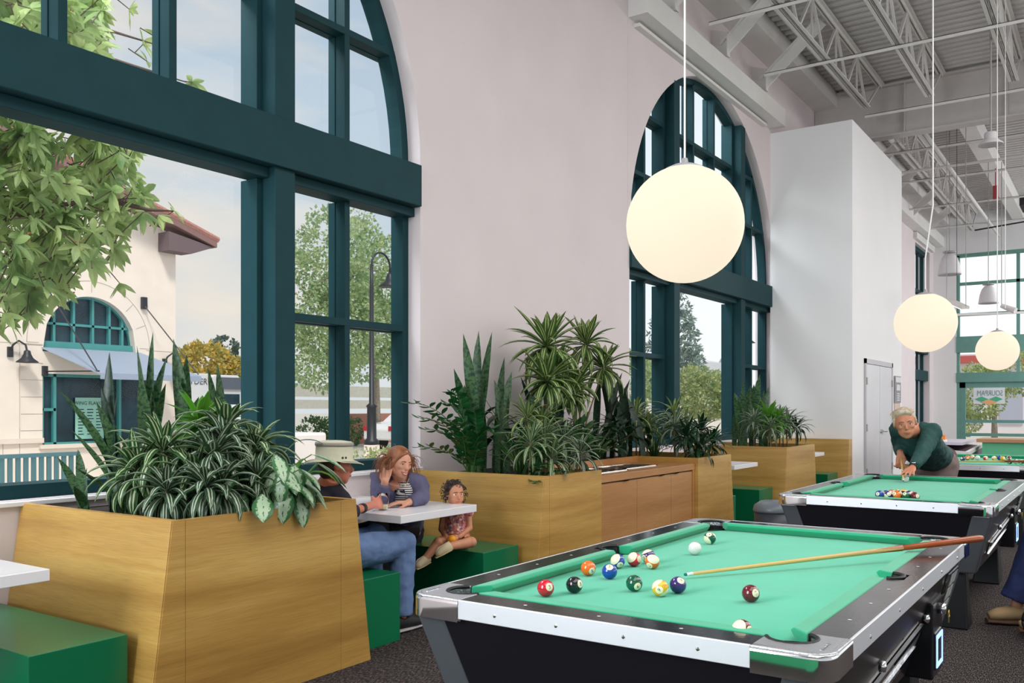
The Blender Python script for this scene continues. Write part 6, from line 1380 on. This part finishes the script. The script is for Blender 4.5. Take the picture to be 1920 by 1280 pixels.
# ---- woman at the booth ----------------------------------------------------------
def woman():
    T = thing('person', 'smiling woman with reddish brown hair and blue grey jacket resting head on hand', 'person')
    sk = skin('fair_skin', srgb(218, 158, 130)); m = MB(); d = 6.15
    hc = at(750, 868, d); rt = Vector((math.sin(A), -math.cos(A), 0)); fw_ = Vector((math.cos(A), math.sin(A), 0))
    R = basis(rt*.66-fw_*.72+Vector((0, 0, -.14)), Vector((0, 0, 1))+rt*.14); h = .225
    head_geo(m, hc, R, h, False)
    neck = at(752, 898, d+.06); sl = at(783, 908, d+.08); sr = at(706, 902, d+.1); pel = Vector((5.02, 4.42, .50)); chest = at(750, 925, d+.12)
    m.tube([hc+R @ Vector((-.05, 0, -.25))*h, neck], [.052, .055], 14)
    m.tube([neck, chest, pel], [(.12, .08), (.14, .10), (.15, .12)], 18)
    el = at(716, 946, d-.02); el.z = .775; wr = at(722, 902, d-.08); limb(m, [sr, el, wr], [.045, .038, .025])
    ell = at(792, 943, d+.02); wrl = at(765, 950, d-.1); ell.z = .80; wrl.z = .775; limb(m, [sl, ell, wrl], [.045, .038, .025])
    fx = (at(727, 876, d-.04)-wr).normalized(); tz = -fw_*.9-rt*.2; tz = (tz-fx*tz.dot(fx)).normalized(); ty = tz.cross(fx)
    hand_geo(m, wr, Matrix((fx, ty, tz)).transposed(), .95, (.35, .45, .5, .55), .4)
    fx = (-rt*.9-fw_*.4).normalized(); tz = Vector((0, 0, 1)); ty = tz.cross(fx); hand_geo(m, wrl, Matrix((fx, ty, tz)).transposed(), .95, (.2, .25, .3, .3), .3)
    k1 = Vector((4.62, 4.28, .53)); k2 = Vector((4.60, 4.5, .53)); a1 = Vector((4.66, 4.3, .08)); a2 = Vector((4.64, 4.52, .08)); h1 = pel+Vector((-.02, -.10, .02)); h2 = pel+Vector((-.02, .08, .02))
    limb(m, [h1, k1, a1], [.075, .055, .036]); limb(m, [h2, k2, a2], [.075, .055, .036]); organic(m, 'body', sk, T, .0065, 3)
    face_parts(T, hc, R, h, mat('rose_lip', srgb(188, 84, 80), .4), M['iris_brown'], mat('brown_brow', srgb(110, 74, 52), .8), smile=True)
    jk = mat('blue_grey_jacket', srgb(92, 90, 120), .85, noise_amt=.15, nscale=12); s = MB()
    s.tube([neck+Vector((0, 0, -.02)), neck.lerp(chest, .4), chest, pel+Vector((0, 0, .05))], [(.085, .06), (.17, .10), (.175, .125), (.17, .14)], 22, ref=(0, 0, 1))
    s.tube([neck.lerp(sr, .3), sr, sr.lerp(el, .5), el], [.075, .078, .065, .055], 16); s.ball(el, .055, 14, 10); s.tube([el, el.lerp(wr, .85)], [.055, .042], 16)
    s.tube([neck.lerp(sl, .3), sl, ell], [.075, .078, .056], 16); s.ball(ell, .056, 14, 10); s.tube([ell, ell.lerp(wrl, .9)], [.055, .042], 16); organic(s, 'jacket', jk, T, .010, 4, .016)
    hd = MB(); hd.tube([at(775, 892, d+.12), at(790, 900, d+.14), at(796, 912, d+.12), at(793, 930, d+.05)], [.03, .042, .04, .03], 12); organic(hd, 'jacket_hood', jk, T, .008, 3)
    st = bpy.data.materials.new('striped_knit'); st.use_nodes = True; t = st.node_tree; wv = t.nodes.new('ShaderNodeTexWave'); wv.bands_direction = 'Z'; wv.inputs['Scale'].default_value = 22; tcn = t.nodes.new('ShaderNodeTexCoord'); t.links.new(tcn.outputs['Object'], wv.inputs[0]); r = t.nodes.new('ShaderNodeValToRGB'); r.color_ramp.interpolation = 'CONSTANT'; r.color_ramp.elements[0].color = srgb(30, 30, 44); r.color_ramp.elements[1].position = .5; r.color_ramp.elements[1].color = srgb(236, 232, 230); t.links.new(wv.outputs[0], r.inputs[0]); t.links.new(r.outputs[0], t.nodes['Principled BSDF'].inputs[0])
    sh = MB(); c0 = at(758, 915, d-.03); sh.tube([at(757, 903, d+.02), at(758, 920, d+.03), at(757, 942, d+.03)], [(.045, .03), (.07, .05), (.065, .06)], 18, ref=(0, 0, 1)); sh.build('striped_top', st, T, smooth=True)
    nk = MB(); nk.tube([at(745, 897, d-.01), at(750, 908, d-.09), at(757, 912, d-.1), at(763, 906, d-.08), at(767, 897, d-.03)], .0022, 6); nk.build('necklace', mat('gold', (.7, .5, .2), .3, 1), T)
    tr = MB(); bk = mat('black_trousers', srgb(20, 20, 28), .8)
    tr.tube([pel+Vector((0, -.12, .0)), pel+Vector((0, .12, 0))], [.13, .13], 16)
    for a, k_, f_ in ((h1, k1, a1), (h2, k2, a2)): tr.tube([a, k_, f_], [.10, .075, .055], 16); tr.ball(k_, .075, 14, 10)
    organic(tr, 'trousers', bk, T, .011, 4)
    for a in (a1, a2): MB().tube([a+Vector((.06, 0, -.04)), a+Vector((-.02, 0, -.03)), a+Vector((-.15, 0, -.045))], [(.03, .035), (.035, .04), (.03, .025)], 12).build('shoe', M['rubber'], T, smooth=True)
    # hair: shoulder length, side parted
    P = lambda x, y, z: hc + R @ Vector((x, y, z))*h
    hm = MB(); hm.ball(P(-.12, 0, .17), (.40*h, .365*h, .36*h), 24, 16, R); hm.ball(P(-.26, -.02, -.05), (.25*h, .34*h, .36*h), 20, 14, R)
    hm.tube([P(.24, .08, .36), P(.22, .26, .18), P(.08, .37, -.05), P(.0, .37, -.35), P(-.02, .33, -.70)], [.06*h, .07*h, .07*h, .09*h, .05*h], 12)
    hm.tube([P(.24, .02, .37), P(.22, -.18, .27), P(.10, -.33, .04), P(-.08, -.37, -.25), P(-.20, -.38, -.55), P(-.22, -.34, -.78)], [.06*h, .075*h, .075*h, .09*h, .10*h, .05*h], 12)
    hm.tube([P(-.3, -.2, .1), P(-.34, -.26, -.4), P(-.34, -.22, -.9)], [.16*h, .18*h, .08*h], 12)
    hr = mat('auburn_hair', srgb(140, 86, 54), .45, noise_amt=.45, nscale=22, stretch=(1, 1, .25)); hb = organic(hm, 'hair', hr, T, .007, 3)
    sm_ = MB(); roots = []
    for k in range(120):
        a = random.uniform(-PI*.95, PI*.95); u = -.1+.33*math.cos(a); v = .36*math.sin(a)
        if u > .0: continue
        roots.append((P(u, v, .12), R @ Vector((u*.5, v, -.4))))
    strands(sm_, roots, 220, .17, .0024, 1.3, .07, 7, .35); sm_.build('hair_strands', hr, hb)
woman()
# ---- man in the sun hat ----------------------------------------------------------
def hatman():
    T = thing('person', 'man in beige sun hat, dark shirt and blue jeans seated sideways in the booth', 'person')
    sk = skin('ruddy_skin', srgb(208, 128, 104)); m = MB(); rt = Vector((math.sin(A), -math.cos(A), 0)); fw_ = Vector((math.cos(A), math.sin(A), 0)); d = 5.5
    hc = at(630, 873, d); R = basis(rt*.93+fw_*.34+Vector((0, 0, -.02)), (0, 0, 1)); h = .245
    head_geo(m, hc, R, h)
    neck = at(610, 912, d+.05); pel = Vector((3.90, 4.02, .52)); chest = at(608, 945, d+.04); sl = Vector((3.84, 4.30, .86)); sr = Vector((3.94, 3.98, .84))
    m.tube([hc+R @ Vector((-.08, 0, -.25))*h, neck], [.058, .062], 14); m.tube([neck, chest, pel], [(.08, .06), (.12, .09), (.14, .12)], 18)
    er = Vector((4.02, 3.86, .755)); er = at(652, 935, 5.35); er.z = .79; wr = at(672, 940, 5.55); wr.z = .785; limb(m, [sr, er, wr], [.05, .04, .028])
    fx = (Vector((4.36, 4.0, .80))-wr).normalized(); tz = Vector((0, 0, 1)); tz = (tz-fx*tz.dot(fx)).normalized(); tz = (tz*.3+fx.cross(tz)*.9).normalized(); ty = tz.cross(fx)
    hand_geo(m, Vector((4.36, 4.0, .80))-fx*.115, Matrix((fx, ty, tz)).transposed(), 1.05, (.45, .5, .5, .55), .6)
    m.tube([wr, Vector((4.36, 4.0, .80))-fx*.11], [.028, .026], 12)
    el = Vector((4.1, 4.45, .80)); wl = Vector((4.3, 4.4, .78)); limb(m, [sl, el, wl], [.05, .04, .028]); fx = Vector((1, -.2, 0)).normalized(); tz = Vector((0, 0, 1)); hand_geo(m, wl, Matrix((fx, tz.cross(fx), tz)).transposed(), 1.05, (.3, .3, .3, .3), .3)
    k1 = Vector((4.33, 3.80, .545)); a1 = Vector((4.27, 3.76, .10)); h1 = Vector((3.90, 3.90, .535)); k2 = Vector((4.42, 4.12, .56)); a2 = Vector((4.38, 4.15, .10)); h2 = Vector((3.9, 4.12, .535))
    limb(m, [h1, k1, a1], [.08, .058, .038]); limb(m, [h2, k2, a2], [.08, .058, .038]); organic(m, 'body', sk, T, .0065, 3)
    face_parts(T, hc, R, h, mat('lip_pink', srgb(180, 96, 84), .5), M['iris_blue'], mat('dark_brow', srgb(80, 60, 50), .8), smile=False)
    s = MB(); s.tube([neck+Vector((0, 0, .015)), neck+Vector((0, 0, -.02)), neck.lerp(chest, .45), chest, pel+Vector((0, 0, .04))], [(.074, .070), (.105, .09), (.16, .115), (.18, .13), (.17, .15)], 22, ref=(0, 0, 1))
    s.tube([neck.lerp(sr, .3), sr, er], [.08, .082, .06], 16); s.ball(er, .06, 14, 10); s.tube([er, er.lerp(wr, .5)], [.058, .048], 16); s.tube([neck.lerp(sl, .3), sl, el], [.08, .082, .06], 16); s.ball(el, .06, 14, 10); s.tube([el, el.lerp(wl, .9)], [.055, .045], 14)
    organic(s, 'shirt', mat('black_shirt', srgb(26, 26, 38), .85), T, .010, 4, .014)
    dn = mat('blue_denim', srgb(98, 122, 164), .85, noise_amt=.22, nscale=9, bump=.15, bscale=300); t = MB()
    t.tube([pel+Vector((-.02, -.14, 0)), pel+Vector((-.02, .14, 0))], [.13, .13], 16); t.tube([h1, h1.lerp(k1, .5), k1], [.115, .105, .088], 18); t.ball(k1, .09, 16, 12); t.tube([k1, k1.lerp(a1, .5), a1], [.086, .080, .072], 18)
    t.tube([h2, k2, a2], [.115, .085, .07], 18); t.ball(k2, .085, 14, 10); organic(t, 'jeans', dn, T, .010, 4, .018)
    bt = MB(); bt.tube([pel+Vector((0, 0, .09)), pel+Vector((0, 0, .12))], [(.178, .158)]*2, 24, ref=(0, 1, 0)); bt.build('belt', M['rubber'], T)
    wt_ = MB(); wt_.tube([wr+(Vector((4.36, 4.0, .8))-wr)*.1, wr+(Vector((4.36, 4.0, .8))-wr)*.2], [.031, .031], 16); wt_.build('watch_strap', M['rubber'], T)
    for a in (a1, a2):
        sh = MB().tube([a+Vector((-.07, 0, -.03)), a+Vector((.03, 0, -.035)), a+Vector((.12, -.01, -.05)), a+Vector((.19, -.015, -.062))], [(.038, .045), (.046, .048), (.045, .034), (.03, .02)], 16).build('sneaker', mat('black_sneaker', srgb(30, 28, 30), .7), T, smooth=True)
        MB().tube([a+Vector((-.09, 0, -.082)), a+Vector((.05, 0, -.084)), a+Vector((.21, -.015, -.084))], [(.04, .012), (.048, .014), (.034, .012)], 12, ref=(0, 0, 1)).build('sole', mat('grey_sole', srgb(170, 166, 166), .7), sh)
    P = lambda x, y, z: hc + R @ Vector((x, y, z))*h
    hm = MB(); hm.ball(P(-.14, 0, .12), (.36*h, .345*h, .34*h), 20, 14, R); hm.ball(P(-.24, 0, -.08), (.2*h, .32*h, .26*h), 16, 12, R); hm.tube([P(.02, -.315, .12), P(.0, -.33, -.06)], [.04*h, .02*h], 8); hm.tube([P(.02, .315, .12), P(.0, .33, -.06)], [.04*h, .02*h], 8)
    organic(hm, 'hair', mat('dark_brown_hair', srgb(62, 42, 32), .6), T, .006, 3)
    # sun hat: crown, wavy brim, band line, eyelets
    hm_ = mat('beige_canvas', srgb(206, 202, 178), .9, noise_amt=.05, nscale=20); ht = MB(); cn = 40
    def ring(r, z, wob=0):
        for j in range(cn):
            a = 2*PI*j/cn; ht.v.append(tuple(P(-.05+r*1.12*math.cos(a), r*math.sin(a), z+wob*(abs(math.sin(a))*.10-.035+(-.03 if math.cos(a) > 0 else -.0)))))
    prof = [(.66, .095, 1), (.665, .075, 1), (.43, .14, 0), (.405, .16, 0), (.40, .44, 0), (.39, .56, 0), (.365, .60, 0), (.18, .625, 0), (.01, .63, 0)]
    for r, z, w in prof: ring(r, z, w)
    for i in range(len(prof)-1):
        for j in range(cn): ht.q(i*cn+j, i*cn+(j+1) % cn, (i+1)*cn+(j+1) % cn, (i+1)*cn+j)
    hat = ht.build('sun_hat', hm_, T, smooth=True); sl_ = hat.modifiers.new('thick', 'SOLIDIFY'); sl_.thickness = .004
    bd = MB(); bd.tube([P(-.05+.412*1.12*math.cos(a), .412*math.sin(a), .545) for a in [2*PI*i/40 for i in range(41)]], [(.006*1, .014)]*41, 6, ref=(0, 0, 1)); bd.build('crown_seam', mat('grey_seam', srgb(158, 152, 142), .9), hat, smooth=True)
    ev = MB()
    for a in (-1.25, -1.05): ev.ball(P(-.05+.409*1.12*math.cos(a), .409*math.sin(a), .22), .008, 8, 6)
    ev.build('eyelets', M['iron'], hat)
hatman()
# ---- toddler ---------------------------------------------------------------------
def toddler():
    T = thing('person', 'curly haired toddler in pink floral dress sitting on the green bench holding an orange', 'person')
    sk = skin('toddler_skin', srgb(206, 142, 108)); m = MB(); rt = Vector((math.sin(A), -math.cos(A), 0)); fw_ = Vector((math.cos(A), math.sin(A), 0)); d = 6.3; z = Vector((0, 0, 1))
    hc = at(853, 926, d); R = basis(-fw_*.88+rt*.46-z*.02, z); h = .185
    head_geo(m, hc, R, h, False, True); O = at(853, 1030, d); O.z = .415
    pel = at(855, 1020, d); pel.z = .475; neck = at(854, 950, d+.01); chest = at(855, 972, d+.01)
    m.tube([hc+R @ Vector((-.05, 0, -.3))*h, neck], [.032, .036], 12); m.tube([neck, chest, pel], [(.06, .045), (.078, .06), (.08, .07)], 16)
    sr = at(833, 963, d); er = at(828, 992, d-.03); wr = at(838, 1008, d-.12); sl = at(877, 962, d); el = at(880, 990, d-.04); wl = at(861, 1006, d-.12)
    limb(m, [sr, er, wr], [.028, .024, .018]); limb(m, [sl, el, wl], [.028, .024, .018])
    for w_, s_ in ((wr, 1), (wl, -1)):
        fx = (at(848, 1012, d-.15)-w_).normalized(); tz = (-fw_-fx*(-fw_).dot(fx)).normalized(); ty = tz.cross(fx)*s_; hand_geo(m, w_, Matrix((fx, ty*1, tz)).transposed(), .52, (.5, .5, .5, .5), .5)
    # right leg hangs over the bench edge, left leg folded
    k1 = at(822, 1016, d-.16); a1 = at(797, 1048, d-.20); limb(m, [pel+rt*-.045, k1, a1], [.05, .036, .026]); 
    k2 = at(884, 1016, d-.14); a2 = at(838, 1025, d-.26); k2.z = max(k2.z, .46); a2.z = max(a2.z, .455); limb(m, [pel+rt*.045, k2, a2], [.05, .038, .027]); organic(m, 'body', sk, T, .005, 3)
    face_parts(T, hc, R, h, mat('lip_child', srgb(184, 98, 86), .45), M['iris_brown'], mat('black_brow', srgb(40, 28, 24), .8), child=True)
    dr = bpy.data.materials.new('floral_dress'); dr.use_nodes = True; t = dr.node_tree; v = t.nodes.new('ShaderNodeTexVoronoi'); v.inputs['Scale'].default_value = 70; tcn = t.nodes.new('ShaderNodeTexCoord'); t.links.new(tcn.outputs['Object'], v.inputs[0]); sp = t.nodes.new('ShaderNodeSeparateColor'); t.links.new(v.outputs['Color'], sp.inputs[0]); r = t.nodes.new('ShaderNodeValToRGB'); r.color_ramp.interpolation = 'CONSTANT'
    el_ = r.color_ramp.elements; el_[0].color = srgb(214, 128, 122); el_[1].position = .35; el_[1].color = srgb(232, 200, 190)
    for p_, c_ in ((.55, srgb(150, 80, 96)), (.7, srgb(226, 150, 110)), (.85, srgb(120, 110, 130))): q = el_.new(p_); q.color = c_
    t.links.new(sp.outputs[0], r.inputs[0]); t.links.new(r.outputs[0], t.nodes['Principled BSDF'].inputs[0]); t.nodes['Principled BSDF'].inputs['Roughness'].default_value = .9
    s = MB(); s.tube([neck+z*-.015, neck.lerp(chest, .6), chest, pel+z*.03, pel+z*.0-fw_*.03], [(.05, .04), (.085, .065), (.095, .075), (.125, .10), (.135, .11)], 24, ref=(0, 0, 1)); s.ball(sr, (.045, .045, .032), 14, 10); s.ball(sl, (.045, .045, .032), 14, 10); organic(s, 'dress', dr, T, .007, 3, .012)
    for k_ in range(2):
        a = a1 if not k_ else a2; dv = (-fw_*.7-rt*.7-z*.25).normalized() if not k_ else (-rt*.85-fw_*.3-z*.35).normalized()
        sh = MB().tube([a-dv*.03, a+dv*.02-z*.008, a+dv*.06-z*.018, a+dv*.082-z*.022], [(.028, .032), (.03, .034), (.03, .024), (.02, .014)], 14).build('shoe', mat('beige_shoe', srgb(206, 188, 152), .7), T, smooth=True)
        MB().tube([a-dv*.035-z*.032, a+dv*.03-z*.036, a+dv*.085-z*.038], [(.028, .006), (.032, .006), (.024, .006)], 12, ref=(0, 0, 1)).build('sole', mat('shoe_sole', srgb(190, 166, 120), .8), sh)
        MB().tube([a+dv*.025+z*.026, a+dv*.04+z*.012-rt*.02, a+dv*.05-z*.01-rt*.028, a+dv*.05-z*.035-rt*.03], .003, 6).build('lace', M['white'], sh)
    P = lambda x, y, z_: hc + R @ Vector((x, y, z_))*h
    hm = MB(); hm.ball(P(-.10, 0, .17), (.40*h, .36*h, .36*h), 20, 14, R); hm.ball(P(-.22, 0, -.02), (.25*h, .33*h, .26*h), 16, 12, R)
    for k_ in range(70):
        a = random.uniform(0, 2*PI); el__ = random.uniform(-.6, 1.3); v_ = Vector((math.cos(a)*math.cos(el__), math.sin(a)*math.cos(el__), math.sin(el__)))
        if v_.x > .55 and v_.z < .55: continue
        hm.ball(P(-.10+v_.x*.43, v_.y*.40, .10+v_.z*.40), .05*h*random.uniform(.7, 1.3), 8, 6)
    hr = mat('dark_curls', srgb(48, 30, 24), .5); hb = organic(hm, 'hair', hr, T, .005, 1)
    cu = MB()
    for k_ in range(110):
        a = random.uniform(0, 2*PI); el__ = random.uniform(-.9, 1.2); v_ = Vector((math.cos(a)*math.cos(el__), math.sin(a)*math.cos(el__), math.sin(el__)))
        if v_.x > .5 and v_.z < .5: continue
        p = P(-.10+v_.x*.44, v_.y*.42, .10+v_.z*.42); w1 = (R @ v_); w2 = w1.orthogonal().normalized(); w3 = w1.cross(w2); rr = .011
        cu.tube([p+w1*.004*i+(w2*math.cos(i*.9)+w3*math.sin(i*.9))*rr*.7-z*.0003*i*i for i in range(7)], .0019, 5)
    cu.build('curls', hr, hb)
    o = thing('orange_fruit', 'small bright orange in the toddler\'s hands', 'fruit', tuple(at(847, 1011, d-.17))); MB().ball((0, 0, 0), .031, 20, 14).build('peel', mat('orange_peel', srgb(236, 156, 22), .4, bump=.2, bscale=300), o, smooth=True); MB().ball((0, 0, .031), .004, 8, 6).build('stem_scar', M['gstem'], o)
toddler()
# ---- seated person at the right edge, in a wheelchair -----------------------------
def seated():
    T = thing('person', 'person in dark blue jeans and tan clogs seated at the right edge of the frame', 'person'); m = MB()
    y = .42; hp = Vector((6.50, y-.45, .56)); kn = Vector((6.72, y+.03, .56)); an = Vector((6.68, y+.15, .13)); hp2 = hp+Vector((-.28, .05, 0)); kn2 = kn+Vector((-.30, -.10, 0)); an2 = kn2+Vector((.04, .02, -.42))
    sk = skin('shin_skin', srgb(190, 140, 116)); limb(m, [hp, kn, an], [.08, .055, .036]); limb(m, [hp2, kn2, an2], [.08, .055, .036]); m.tube([hp.lerp(hp2, .5)+Vector((0, -.05, 0)), hp.lerp(hp2, .5)+Vector((0, -.12, .5))], [(.15, .12), (.17, .12)], 16)
    m.ball(hp.lerp(hp2, .5)+Vector((0, -.1, .80)), (.09, .10, .12), 16, 12); m.tube([hp.lerp(hp2, .5)+Vector((0, -.12, .5)), hp.lerp(hp2, .5)+Vector((0, -.1, .75))], [.06, .055], 12)
    organic(m, 'body', sk, T, .009, 3); s = MB(); dn = mat('dark_denim', srgb(30, 42, 88), .85, noise_amt=.2, nscale=10)
    for a, b, c_ in ((hp, kn, an), (hp2, kn2, an2)): s.tube([a, b], [.12, .10], 16); s.ball(b, .10, 14, 10); s.tube([b, b.lerp(c_, .6), c_+Vector((0, 0, .03))], [.098, .095, .105], 16)
    s.tube([hp+Vector((.03, 0, 0)), hp2+Vector((-.03, 0, 0))], [.14, .14], 16); organic(s, 'jeans', dn, T, .011, 4, .016)
    sh = MB(); sh.tube([hp.lerp(hp2, .5)+Vector((0, -.08, .05)), hp.lerp(hp2, .5)+Vector((0, -.12, .52))], [(.17, .14), (.2, .14)], 18); organic(sh, 'shirt', mat('grey_shirt', srgb(90, 92, 100), .9), T, .012, 3)
    cl = mat('tan_suede', srgb(176, 148, 110), .9, noise_amt=.06)
    for a in (an, an2):
        c_ = MB(); dv = Vector((-.42, .9, 0)).normalized(); c_.tube([a-dv*.07+Vector((0, 0, -.06)), a+dv*.02+Vector((0, 0, -.05)), a+dv*.11+Vector((0, 0, -.062)), a+dv*.17+Vector((0, 0, -.075))], [(.042, .035), (.05, .048), (.052, .04), (.036, .024)], 18); c_ = c_.build('clog', cl, T, smooth=True)
        MB().tube([a-dv*.085+Vector((0, 0, -.108)), a+dv*.05+Vector((0, 0, -.11)), a+dv*.185+Vector((0, 0, -.108))], [(.042, .018), (.055, .018), (.036, .016)], 14, ref=(0, 0, 1)).build('clog_sole', mat('clog_sole', srgb(92, 66, 48), .8), c_)
    W = thing('wheelchair', 'black wheelchair front wheel and frame at the right edge of the frame', 'wheelchair')
    def wheel(c_, r, name, ax):
        w = MB(); n = 40; q = Matrix.Rotation(ax, 3, 'Z'); w.tube([Vector(c_)+q @ Vector((math.cos(2*PI*i/n)*r, 0, math.sin(2*PI*i/n)*r)) for i in range(n+1)], .016, 10); w = w.build(name, M['rubber'], W, smooth=True)
        sp = MB(); [sp.tube([Vector(c_), Vector(c_)+q @ Vector((math.cos(2*PI*i/8)*r, 0, math.sin(2*PI*i/8)*r))], .006, 6) for i in range(8)]; sp.build('spokes', M['iron'], w); MB().ball(c_, .022, 12, 8).build('hub', M['steel'], w)
    wheel((6.25, .40, .115), .10, 'caster_wheel', 1.3); wheel((6.78, .10, .115), .10, 'caster_wheel', 1.3); wheel((6.10, -.12, .31), .29, 'drive_wheel', 1.57); wheel((6.78, -.25, .31), .29, 'drive_wheel', 1.57)
    f = MB(); f.tube([(6.25, .40, .14), (6.25, .38, .32), (6.22, .30, .42), (6.18, -.5, .44), (6.18, -.5, .92)], .014, 8); f.tube([(6.78, .10, .14), (6.78, .1, .44), (6.76, -.5, .44), (6.76, -.5, .92)], .014, 8); f.build('frame', M['iron'], W, smooth=True)
    MB().box(6.2, 6.76, -.5, .02, .40, .43).build('seat', M['rubber'], W); MB().box(6.2, 6.76, -.52, -.49, .5, .9).build('back_rest', M['rubber'], W)
    MB().tube([(6.25, .42, .18), (6.3, .46, .25)], .025, 10).build('foot_rest_bracket', M['steel'], W, smooth=True)
seated()
